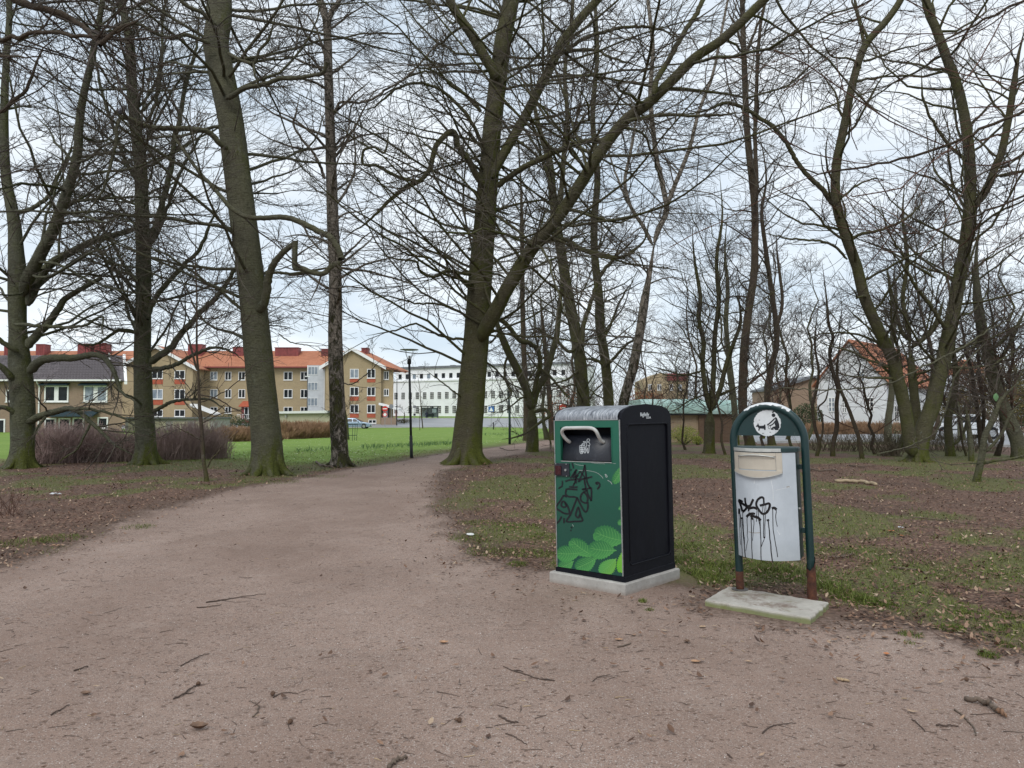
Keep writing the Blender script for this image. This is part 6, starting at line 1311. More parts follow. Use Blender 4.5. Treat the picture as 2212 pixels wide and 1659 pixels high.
# ---------------------------------------------------------------- dog waste bin on a green steel arch
DP = [G(1523,1296), G(1751,1336), G(1790,1303), G(1575,1268)]
A2 = Gz(1523, 1296, .04); B2 = Gz(1751, 1335, .04); C2 = Gz(1790, 1302, .04); D2 = Gz(1573, 1267, .04)
pd = empty('concrete_pad', (*A2, 0), 'thin weathered concrete slab under the arched dog waste bin', 'concrete slab')
mp2 = NT('mossy_pad_concrete'); P_ = mp2.tc.outputs['Object']; c_ = mp2.ramp(mp2.noise(4, 6, .7), [(.3, (.30, .275, .235)), (.7, (.50, .47, .42))]); s3 = mp2.sep(P_)
c_ = mp2.mix(mp2.rng(mp2.noise(3.2, 6, .75, mp2.map((1, 1, 1), P_, (3.3, 1.2, 0))), .5, .62, 0, .85), c_, (.17, .115, .085)); c_ = mp2.mix(mp2.rng(mp2.voro(70, P_), .0, .12, .7, 0), c_, (.10, .08, .06))
c_ = mp2.mix(mp2.rng(mp2.math('ADD', s3[2], mp2.math('MULTIPLY', mp2.noise(9, 4), .03)), .035, .055, .8, 0), c_, (.17, .19, .05)); M_PAD2 = mp2.fin(c_, .92, mp2.bump(mp2.noise(50, 5, .7), .6, .006))
slab('slab', [tuple(q-A2) for q in (A2, B2, C2, D2)], -.1, .042, M_PAD2, pd, 7, .008)
L0 = Gz(1599, 1274, .04); R0 = Gz(1755, 1291, .04); de = R0-L0; DW = float(np.linalg.norm(de)); dang = math.atan2(de[1], de[0])
dog = empty('dog_waste_bin', (*L0, .04), 'white dog waste bin with black dripping graffiti hung in a dark green steel arch', 'dog waste bin', rz=dang)
tp = NT('green_arch_paint'); P_ = tp.tc.outputs['Object']; c_ = tp.ramp(tp.noise(4, 5, .6), [(.3, (.006, .026, .027)), (.7, (.010, .040, .040))]); c_ = tp.mix(tp.rng(tp.noise(42, 5, .75, tp.map((1, 1, .5), P_)), .64, .70, 0, .5), c_, (.13, .16, .15)); M_GAR = tp.fin(c_, .38, None, 0, .5)
tr_ = NT('rusted_steel'); c_ = tr_.ramp(tr_.noise(22, 6, .7), [(.3, (.028, .012, .008)), (.55, (.095, .032, .016)), (.75, (.17, .07, .03))]); M_RST = tr_.fin(c_, .85, tr_.bump(tr_.noise(60, 5, .7), .7, .004))
LN = -.031; TR = .0272                                                    # lean to the left, tube radius
def lean(x, y, z): return (x+LN*z, y, z)
rA = DW/2; zC = 1.362-rA-TR+.0; pts = [lean(0, 0, z) for z in np.linspace(.03, zC, 10)]+[lean(rA-rA*math.cos(a), 0, zC+rA*math.sin(a)) for a in np.linspace(0, PI, 25)[1:-1]]+[lean(DW, 0, z) for z in np.linspace(zC, .16, 10)]
MB().tube(pts, TR, 20).build('arch', M_GAR, dog, True)
MB().tube([lean(0,0,.0), lean(0,0,.03), lean(0,0,.10), lean(0,0,.135)], [TR+.0012]*4, 20).build('rusted_foot', M_RST, dog, True)
MB().tube([(-.002,0,-.001),(-.002,0,.008)], .058, 28).build('base_flange', simple('dark_flange', (.09, .085, .08), .7, .3, 20), dog)
mb = MB(); V = []; n = 22; rg = np.random.default_rng(5)
top = [.235+.05*math.sin(k*2*PI/n+.6)+rg.uniform(-.014, .014) for k in range(n)]
for r in range(6):
    for k in range(n):
        q = 2*PI*k/n; z = -.02+(top[k]+.02)*r/5; w_ = (TR+.004)*(1+.08*rg.normal()*(r in (1, 2, 3))+(.14 if r == 5 and 3 < k < 8 else 0)); p = lean(DW, 0, z); V.append((p[0]+w_*math.cos(q), w_*math.sin(q), z))
mb.add(V, [(r*n+k, r*n+(k+1) % n, (r+1)*n+(k+1) % n, (r+1)*n+k) for r in range(5) for k in range(n)]); mb.build('rusted_foot', M_RST, dog, True)
MB().tube([(DW-.01,-.0,-.012),(DW-.01,-.0,-.004)], .05, 24).build('base_flange', M_RST, dog)
# sign plate in the head of the arch
sc2 = rA-TR*.55; zb = zC+.035
pl = [lean(rA-sc2*math.cos(a), 0, zC+sc2*math.sin(a)) for a in np.linspace(math.asin((zb-zC)/sc2), PI-math.asin((zb-zC)/sc2), 33)]
MB().prism([(p[0], p[2]) for p in pl], lambda p, q, t: (p, t, q), -.004, .004).build('sign_plate', M_GAR, dog)
# disc and pictograms measured on the zoom
DZ = 3.2
def dogpx(x, y): return 1501.3+x/DZ, 842.5+y/DZ
ca, sa = math.cos(dang), math.sin(dang)
def dloc(x, y, yl):
    """zoomed px -> (x, z) on the local plane y = yl"""
    X, Y = dogpx(x, y); d = W(X, Y, 1.0)-np.array([0, 0, EYE]); n = np.array([-sa, ca, 0]); o = np.array([*L0, .04])+n*yl; k = np.dot(o-np.array([0, 0, EYE]), n)/np.dot(d, n); p = np.array([0, 0, EYE])+d*k-np.array([*L0, .04]); return p[0]*ca+p[1]*sa, p[2]
yl = -.0046
cx0, cz0 = dloc(499, 228, yl); r0 = (dloc(594, 228, yl)[0]-dloc(404, 228, yl)[0])/2; rg = np.random.default_rng(9)
dp = [(cx0+r0*(1+rg.uniform(-.045, .012))*math.cos(a), cz0+r0*(1+rg.uniform(-.045, .012))*math.sin(a)) for a in np.linspace(0, 2*PI, 61)[:-1]]
M_STK = simple('white_sticker', (.66, .68, .69), .5, .06, 25, dirt=(.3, .3, .3, .35)); MB().prism(dp, lambda p, q, t: (p, t, q), -.0052, -.0041).build('sticker', M_STK, dog)
def poly(name, pts, m, off=-.0058):
    P = [dloc(x, y, yl) for x, y in pts]; return MB().prism(P, lambda p, q, t: (p, t, q), off, off+.0004).build(name, m, dog)
poly('dog_pictogram', [(421,250),(432,238),(435,228),(441,240),(446,248),(474,246),(480,238),(486,237),(489,262),(488,276),(478,276),(476,268),(448,266),(446,280),(437,281),(440,264),(432,254),(422,255)], M_INK)
hd = [(543+13*math.cos(a), 174+13*math.sin(a)) for a in np.linspace(0, 2*PI, 20)[:-1]]; poly('person_pictogram', hd, M_INK)
poly('person_pictogram', [(552,186),(566,192),(575,215),(583,240),(584,262),(574,270),(584,276),(556,278),(548,268),(534,268),(552,276),(530,276),(522,270),(530,262),(540,254),(556,250),(550,232),(556,206)], M_INK)
rib2('person_pictogram', [([(552,196),(530,218),(504,240)],9),([(556,214),(538,236),(516,248)],8),([(500,236),(508,244)],10),([(512,246),(522,252),(520,264),(512,268),(506,256),(512,246)],3)], M_INK, dog, lambda x, y: (dloc(x, y, yl)[0], -.0060, dloc(x, y, yl)[1]), 8)
poly('person_pictogram', [(530,152),(542,146),(548,152),(538,160)], M_INK)
for q in ((445,208,4),(470,300,5),(520,292,4),(560,290,3)): poly('scuff', [(q[0]+q[2]*math.cos(a)*1.6, q[1]+q[2]*math.sin(a)) for a in np.linspace(0, 2*PI, 8)[:-1]], simple('grey_scuff', (.35, .36, .36), .6))
# torn white sticker over the crown of the arch
V = []; n = 26; rg = np.random.default_rng(3)
for i in range(n):
    a = 1.28+i/(n-1)*1.28-.35; a = PI-a; jag = rg.uniform(-.25, .25)
    for q in np.linspace(-.9, 1.15+jag, 6): c = lean(rA-rA*math.cos(PI-a), 0, zC+rA*math.sin(a)); rr2 = TR+.0012; V.append((c[0]+rr2*math.cos(q)*math.cos(a), -rr2*math.sin(q), c[2]+rr2*math.cos(q)*math.sin(a)))
MB().add(V, [(6*i+k, 6*i+k+1, 6*i+k+7, 6*i+k+6) for i in range(n-1) for k in range(5)]).build('torn_sticker', M_STK, dog, True)
# hanging body: curved front sheet, flat green back box
zB0, zB1 = .272, 1.010; hwid = .208; bxc = DW/2-.012; yb0 = -.035; bul = .13
def BS(s, z, off=0.):
    """point on the curved front, s in -1..1 across"""
    x = bxc+hwid*s; y = yb0-.075-bul*(1-s*s)-off; return lean(x, y, z)
tb = NT('scratched_grey_white_paint'); P_ = tb.tc.outputs['Object']; c_ = tb.ramp(tb.noise(3.5, 6, .7), [(.3, (.44, .48, .52)), (.7, (.56, .60, .64))]); c_ = tb.mix(tb.rng(tb.noise(16, 6, .8, tb.map((1.6, 1, .5), P_), 1.5), .62, .72, 0, .35), c_, (.72, .73, .72)); c_ = tb.mix(tb.rng(tb.noise(8, 6, .75, tb.map((1, 1, .4), P_, (4, 2, 1))), .62, .78, 0, .3), c_, (.30, .31, .31)); c_ = tb.mix(tb.rng(tb.sep(P_)[2], .27, .42, .35, 0), c_, (.25, .26, .25)); c_ = tb.mix(tb.rng(tb.noise(3, 6, .8, tb.map((9, 1, .5), P_, (2, 7, 3))), .55, .75, 0, .3), c_, (.33, .36, .38)); M_BODY = tb.fin(c_, .5, None, 0, .4)
def curved(name, s0, s1, z0f, z1f, off, th, m, n=24, nz=2):
    V = []; ss = np.linspace(s0, s1, n+1)
    for s in ss:
        for k in range(nz+1):
            z0, z1 = z0f(s), z1f(s); V.append(BS(s, z0+(z1-z0)*k/nz, off+th))
        for k in range(nz+1): z0, z1 = z0f(s), z1f(s); V.append(BS(s, z0+(z1-z0)*k/nz, off))
    q = 2*(nz+1); F = []
    for i in range(n):
        a, b = i*q, (i+1)*q
        for k in range(nz): F += [(a+k, b+k, b+k+1, a+k+1), (a+nz+1+k+1, b+nz+1+k+1, b+nz+1+k, a+nz+1+k)]
        F += [(a, a+nz+1, b+nz+1, b), (a+nz, b+nz, b+2*nz+1, a+2*nz+1)]
    F += [(0, 1, nz+2, nz+1)]+[(k, k+1, nz+2+k, nz+1+k) for k in range(1, nz)]; e = n*q; F += [(e+k+1, e+k, e+nz+1+k, e+nz+2+k) for k in range(nz)]
    o = MB().add(V, F).build(name, m, dog); return o
curved('front_sheet', -1, 1, lambda s: zB0-.0, lambda s: zB1, 0, .004, M_BODY, 32)
Mdk = simple('dark_green_side', (.010, .030, .030), .45, .3, 12)
Vb = [BS(s, zB0+.004, -.003) for s in np.linspace(-1, 1, 21)]; Vt = [BS(s, zB1-.004, -.003) for s in np.linspace(-1, 1, 21)]
bk0 = [lean(bxc+hwid, yb0+.095, zB0+.004), lean(bxc-hwid, yb0+.095, zB0+.004)]; bk1 = [lean(bxc+hwid, yb0+.095, zB1-.004), lean(bxc-hwid, yb0+.095, zB1-.004)]
lo = Vb+bk0; hi = Vt+bk1; n = len(lo); MB().add(lo+hi, [tuple(range(n))[::-1], tuple(range(n, 2*n))]+[(i, (i+1) % n, n+(i+1) % n, n+i) for i in range(n)]).build('container', Mdk, dog)
# lid
def lidpoly(grow_): return [BS(s*(1+grow_/hwid), 0, grow_) for s in np.linspace(-1, 1, 25)]+[lean(bxc+hwid+grow_, yb0+.10, 0), lean(bxc-hwid-grow_, yb0+.10, 0)]
lp = lidpoly(.010); z0, z1 = zB1+.004, zB1+.036; n = len(lp); lp2 = lidpoly(.002)
V = [(p[0]+LN*z0, p[1], z0) for p in lp]+[(p[0]+LN*z1, p[1], z1-.008) for p in lp]+[(p[0]+LN*z1, p[1], z1) for p in lp2]
MB().add(V, [tuple(range(n))[::-1], tuple(range(2*n, 3*n))]+[(r*n+i, r*n+(i+1) % n, (r+1)*n+(i+1) % n, (r+1)*n+i) for r in range(2) for i in range(n)]).build('lid', Mdk, dog)
M_CHR = simple('brushed_metal_band', (.55, .56, .53), .35, .1, 20, metal=.3)
curved('lid_band', -1.0, .62, lambda s: zB1+.006, lambda s: zB1+.030, .012, .003, M_CHR, 20)
# beige opening frame and flap
def SX(x, y):  # zoomed px -> (s, z) with the front's left and right edges as measured
    t = (y-433)/(1165-433); xl, xr2 = 275+35*t, 700+40*t; return -1+2*(x-xl)/(xr2-xl), zB1-(zB1-zB0)*(y-436-22*(1-(-1+2*(x-xl)/(xr2-xl))**2)*t)/(1150-436)
M_BE = simple('cream_flap', (.52, .47, .39), .45, .07, 8, dirt=(.3, .25, .2, .3))
sL, sR = -.985, .64
curved('opening_frame', sL, sL+.17, lambda s: .878, lambda s: zB1-.001, .0042, .008, M_BE, 4); curved('opening_frame', sR-.17, sR, lambda s: .870, lambda s: zB1-.001, .0042, .008, M_BE, 4)
curved('flap', sL+.185, sR-.185, lambda s: .893, lambda s: zB1-.028, .0042, .005, M_BE, 12); curved('flap_head', sL+.175, sR-.175, lambda s: zB1-.024, lambda s: zB1-.001, .0042, .009, M_BE, 12)
lipz = lambda s: .877-.032*(1-((s-(sL+sR)/2)/((sR-sL)/2))**2)
curved('chute_lip', sL, sR, lambda s: lipz(s)-.004, lambda s: .891-.006, .0045, .02, M_BE, 20); curved('lip_edge', sL, sR, lambda s: lipz(s)-.009, lambda s: lipz(s)-.0045, .0046, .022, M_CHR, 20)
gpts = [BS(s, zB1-.022+.016*(1-((s+.17)/.62)**2)-.010, .016+.012*(1-((s+.17)/.62)**2)) for s in np.linspace(-.78, .44, 14)]; MB().tube(gpts, .0042, 8).build('flap_handle', M_CHR, dog, True)
for z in (.905, .46): p = lean(DW, 0, z); MB().box(bxc+hwid+LN*z-.004, p[0]-TR*.6, .0, .03, z-.017, z+.017).build('bracket', Mdk, dog); MB().box(LN*z+TR*.6, bxc-hwid+LN*z+.004, .0, .03, z-.017, z+.017).build('bracket', Mdk, dog)
MB().tube([(bxc+hwid+LN*.66, yb0-.03, .62), (bxc+hwid+LN*.66+.012, yb0-.03, .62)], .008, 12).build('key_lock', M_STEEL, dog)
# dripping graffiti
def bsf(off=.0046):
    def f(x, y): s, z = SX(x, y); return BS(max(-.995, min(.995, s)), z, off)
    return f
M_SPR = simple('black_spray_paint', (.006, .006, .007), .3, .2, 20)
gt = [([(310,772),(335,776),(352,784)],12),([(312,772),(330,800),(348,848)],13),([(318,778),(350,795),(382,812),(376,832),(350,852)],12),([(372,752),(376,790),(396,826)],11),([(438,758),(420,795),(400,824)],12),([(400,826),(440,816),(468,824)],12),([(400,800),(402,845)],9),([(512,748),(496,742),(470,762),(460,795),(480,830),(505,855),(535,842),(552,805),(548,782),(520,790),(485,800)],11),([(512,745),(514,785)],8),
   ([(384,886),(396,872),(420,862),(442,876),(474,884),(492,902)],13),([(400,862),(430,856),(452,858)],9),([(418,872),(436,900)],11),([(566,816),(582,810),(596,822)],12),([(318,830),(316,868)],12),([(340,890),(341,902)],11),([(540,890),(544,902)],12)]
dr = [(316,860,330,1080,3.5),(330,870,344,1165,4),(342,895,358,1040,4.5),(358,1040,374,1165,3.5),(350,850,352,900,4),(352,900,372,1165,4.5),(388,880,390,1000,4),(390,1000,396,1040,3.5),(396,1040,376,1120,3),(420,890,430,1172,4.5),(442,900,438,990,3.5),(436,990,432,1045,3),(404,850,404,870,4),(466,830,462,912,3.5),(474,835,478,905,3.5),(488,900,497,1178,4.5),(478,900,488,950,3.5),(512,860,514,1020,4),(524,855,522,1020,3.5),(503,790,503,850,3),(515,790,516,850,3),(527,790,528,848,3),(520,1010,498,1080,3),(543,895,574,1182,5),(572,820,576,960,3.5),(576,960,606,1142,3.5),(594,820,592,880,3.5),(592,880,602,936,3),(326,830,328,960,3),(385,790,396,815,3)]
rg = np.random.default_rng(8)
for x0, y0, x1, y1, w_ in dr:
    n = max(3, int((y1-y0)/40)); gt.append(([(x0+(x1-x0)*k/n+rg.normal(0, 1.2)*(0 < k < n), y0+(y1-y0)*k/n) for k in range(n+1)], w_))
gt = [(a, w_*1.45) for a, w_ in gt]
ribbon('spray_graffiti', gt, M_SPR, dog, bsf(), 10)
ribbon('tape_marks', [([(445,628),(445,650)],4),([(560,625),(572,690),(575,760)],3),([(590,690),(640,676),(680,664)],3),([(320,660),(410,656)],2.5),([(600,960),(618,990)],3)], simple('pale_tape_residue', (.70, .72, .73), .5), dog, bsf(.0042), 3)
ribbon('scuff_marks', [([(655,668),(672,664)],9),([(400,985),(440,990),(490,985)],5),([(590,686),(640,672)],2.5)], simple('brown_scuff', (.36, .33, .29), .6), dog, bsf(.0043), 3)
# ---------------------------------------------------------------- lamp posts, signs, street furniture
M_POST = simple('dark_grey_post_paint', (.020, .024, .028), .5, .3, 14); M_LGN = simple('green_post_paint', (.012, .035, .028), .5, .3, 14); M_GALV = simple('galvanised_steel', (.30, .31, .32), .5, .15, 12, metal=.3)
g = G(889, 990); d = g[1]; zt = W(884, 755, d)[2]-g[2]; x_ = W(884, 780, d)[0]-W(889, 988, d)[0]
lp = empty('lamp_post', g, 'dark slim lamp post with a flat round disc head beside the path', 'lamp post')
zk = W(888, 941, d)[2]-g[2]; zb = W(884, 785, d)[2]-g[2]
MB().tube([(0,0,-.1),(x_*.1,0,.3),(x_*.25,0,zk-.03),(x_*.25,0,zk)], [.052,.050,.050,.040], 14).build('base_sleeve', M_POST, lp, True)
MB().tube([(x_*.25,0,zk-.02),(x_*.6,0,(zk+zb)/2),(x_,0,zb)], [.038,.038,.036], 14).build('pole', M_POST, lp, True)
MB().tube([(x_,0,zb-.02),(x_,0,zb+.10),(x_,0,zb+.14)], [.062,.066,.045], 14).build('lamp_housing', M_POST, lp, True)
for k in range(4):
    a = PI/4+k*PI/2; MB().tube([(x_+.05*math.cos(a),.05*math.sin(a),zb+.1),(x_+.20*math.cos(a),.20*math.sin(a),zt-.01)], .006, 6).build('arm', M_GALV, lp)
MB().tube([(x_,0,zt-.03),(x_,0,zt-.015),(x_,0,zt),(x_,0,zt+.012)], [.16,.29,.29,.02], 28).build('disc_head', M_GALV, lp)
MB().tube([(x_,0,zb+.141),(x_,0,zb+.24)], .03, 10).build('lamp_glass', simple('frosted_glass', (.55,.57,.58), .3), lp)
g = G(1101, 960); d = g[1]; zt = W(1098, 845, d)[2]-g[2]
l2 = empty('lamp_post', g, 'thin dark green post on the lawn edge right of the central beech', 'lamp post')
MB().tube([(0,0,-.1),(0,0,zt*.45),(-.05,0,zt)], [.062,.055,.045], 12).build('pole', M_LGN, l2, True); MB().tube([(-.05,0,zt-.01),(-.05,0,zt+.12),(-.05,0,zt+.18)], [.10,.12,.02], 12).build('lamp_head', M_GALV, l2, True)
g = G(857, 917); d = 118.; b = W(857, 905, d); zt = W(856, 820, d)[2]; zg = float(terrain(b[0], d)); l3 = empty('street_lamp', (b[0], d, zg), 'tall thin street lamp in front of the white building corner', 'street lamp')
MB().tube([(0,0,-.1),(0,0,zt-zg)], [.09,.05], 8).build('pole', M_POST, l3); MB().box(-.1,.75,-.12,.12,zt-zg,zt-zg+.12).build('lamp_head', M_GALV, l3)
b = W(664, 840, 112); zg = float(terrain(b[0], 112)); l4 = empty('street_lamp', (b[0], 112, zg), 'thin street lamp standing before the glazed bay of the yellow building', 'street lamp'); zt = W(664, 814, 112)[2]-zg
MB().tube([(0,0,-.1),(0,0,zt)], [.08,.05], 8).build('pole', M_POST, l4); MB().box(-.35,.35,-.15,.15,zt,zt+.12).build('lamp_head', M_PW, l4)
M_SR = simple('sign_red', (.55, .04, .03), .5); M_SB = simple('sign_blue', (.05, .16, .45), .5); M_SY = simple('sign_yellow', (.6, .45, .05), .5); M_SGB = simple('sign_back_grey', (.22, .23, .24), .5)
def sign(X, Yb, Yc, d, label, kind, r=.32):
    b = W(X, Yb, d); zg = float(terrain(b[0], d)); o = empty('road_sign', (b[0], d, zg), label, 'road sign'); zc = W(X, Yc, d)[2]-zg
    MB().tube([(0,0,-.2),(0,0,zc+.1)], .035, 8).build('pole', M_GALV, o)
    if kind == 'red':
        MB().tube([(0,-.045,zc),(0,-.055,zc)], r, 24).build('disc', M_SR, o); MB().box(-r*.7, r*.7, -.062, -.0555, zc-r*.17, zc+r*.17).build('bar', M_PW, o)
        MB().tube([(0,-.045,zc-2.05*r),(0,-.055,zc-2.05*r)], r*.85, 24).build('disc', M_SR, o); MB().tube([(0,-.056,zc-2.05*r),(0,-.062,zc-2.05*r)], r*.55, 20).build('disc_field', M_SB if False else M_PW, o)
    if kind == 'back': MB().tube([(0,-.045,zc),(0,-.055,zc)], r, 24).build('disc', M_SGB, o)
    if kind == 'blue':
        MB().box(-r, r, -.055, -.045, zc-r, zc+r).build('panel', M_SB, o); MB().prism([(-r*.75,-r*.7),(r*.75,-r*.7),(0,r*.75)], lambda p, q, t: (p, t, zc+q), -.0615, -.0555).build('triangle', M_PW, o)
    return o
sign(831.5, 923, 883, 112, 'red and white round road signs on a pole beside the yellow building', 'red', .42)
sign(845, 918, 878, 118, 'road sign seen from behind, right of the red sign', 'back', .36)
sign(1061, 920, 884, 98, 'blue square pedestrian crossing sign right of the central beech', 'blue', .36)
sign(1216, 915, 881, 70, 'bright red sign just above the left corner of the compactor bin', 'red', .34)
for X, Yb, d, lab in ((1066,921,98,'short dark bollard beside the blue crossing sign'),(1173,919,88,'short dark bollard right of the forked mossy tree'),(1188,917,94,'dark bollard nearest the compactor bin on the far kerb')):
    b = W(X, Yb, d); zg = float(terrain(b[0], d)); o = empty('bollard', (b[0], d, zg), lab, 'bollard', 'bollards by the road'); MB().tube([(0,0,-.1),(0,0,.82)], .075, 10).build('post', M_POST, o, True); MB().tube([(0,0,.821),(0,0,.87),(0,0,.93)], [.09,.09,.03], 10).build('cap', M_POST, o, True)
# tree stakes and guard round the shrub tree behind the birch
b = flat(757, 949); o = empty('tree_guard', (*b, float(terrain(*b))), 'dark green metal tree guard behind the foot of the birch', 'tree guard')
for k in range(6): a = k*PI/3; MB().tube([(.35*math.cos(a),.35*math.sin(a),0),(.4*math.cos(a),.4*math.sin(a),.95)], .012, 6).build('bar', M_LGN, o)
for z in (.3, .93): MB().tube([((.35+.05*z)*math.cos(k*PI/6), (.35+.05*z)*math.sin(k*PI/6), z) for k in range(13)], .01, 6, False).build('hoop', M_LGN, o)
# bus shelter, bench, timetable and a waiting person
d = 153.; b = W(909, 903, d); zg = float(terrain(b[0], d)); sh = empty('bus_shelter', (b[0], d, zg), 'glass bus shelter with dark frame before the white building', 'bus shelter'); Wd = W(945, 903, d)[0]-b[0]
for x in (0, Wd*.38, Wd*.66, Wd):
    for y in (0, 1.4): MB().box(x-.05, x+.05, y-.05, y+.05, 0, 2.35).build('post', M_POST, sh)
MB().box(-.25, Wd+.25, -.4, 1.8, 2.351, 2.5).build('roof', M_POST, sh)
for x0, x1 in ((.06, Wd*.38-.06), (Wd*.38+.06, Wd*.66-.06), (Wd*.66+.06, Wd-.06)): MB().box(x0, x1, 1.38, 1.41, .25, 2.2).build('glass_pane', simple('shelter_glass', (.30,.36,.36), .15), sh)
MB().box(Wd*.68, Wd*.92, -.02, .04, 1.15, 1.95).build('timetable', simple('timetable_board', (.25,.33,.30), .5), sh)
o = empty('bench', (b[0]+Wd*.5, d+.6, zg), 'dark bench inside the bus shelter', 'bench'); MB().box(-.7,.9,-.2,.2,.42,.47).build('seat', M_LGN, o); MB().box(-.7,.9,.22,.26,.5,.9).build('backrest', M_LGN, o)
for x in (-.6, .8): MB().box(x-.03, x+.03, -.18, .22, 0, .419).build('leg', M_LGN, o)
def figure(name, label, loc, joints, edges, radii, m, rz=0):
    me = bpy.data.meshes.new(name); me.from_pydata(joints, edges, []); o = link(name, me, None, loc); o.rotation_euler[2] = rz
    sk = o.modifiers.new('skin', 'SKIN'); 
    for v, r in zip(me.skin_vertices[0].data, radii): v.radius = (r, r)
    me.skin_vertices[0].data[0].use_root = True; s = o.modifiers.new('subsurf', 'SUBSURF'); s.levels = 1; s.render_levels = 1; me.materials.append(m); return tag(o, label, 'person')
J = [(0,0,.52),(0,.03,.80),(0,0,1.05),(0,-.02,1.16),(0,-.05,1.30),(-.20,0,1.02),(.20,0,1.02),(-.26,-.12,.78),(.26,-.12,.78),(-.12,-.38,.70),(.12,-.38,.70),(-.11,-.42,.50),(.11,-.42,.50),(-.11,-.45,.07),(.11,-.45,.07),(-.11,-.60,.04),(.11,-.60,.04)]
figure('person', 'person in dark blue jacket sitting at the left end of the bus shelter', (b[0]+Wd*.33, d+.55, zg), J, [(0,1),(1,2),(2,3),(3,4),(2,5),(2,6),(5,7),(6,8),(7,9),(8,10),(0,11),(0,12),(11,13),(12,14),(13,15),(14,16)], [.17,.16,.15,.06,.10,.08,.08,.055,.055,.04,.04,.085,.085,.055,.055,.045,.045], simple('navy_clothing', (.02,.028,.06), .8))
for X, Y, lab in ((700/8.192+810, 903, 'bus stop sign pole left of the shelter'),):
    b2 = W(X, Y, 150); zg = float(terrain(b2[0], 150)); o = empty('bus_stop_sign', (b2[0], 150, zg), lab, 'bus stop'); MB().tube([(0,0,-.1),(0,0,2.6)], .04, 8).build('pole', M_GALV, o); MB().box(-.3,.3,-.08,-.04,2.1,2.6).build('board', M_SGB, o); MB().box(-.22,.22,-.09,-.041,.6,1.0).build('litter_box', M_POST, o)

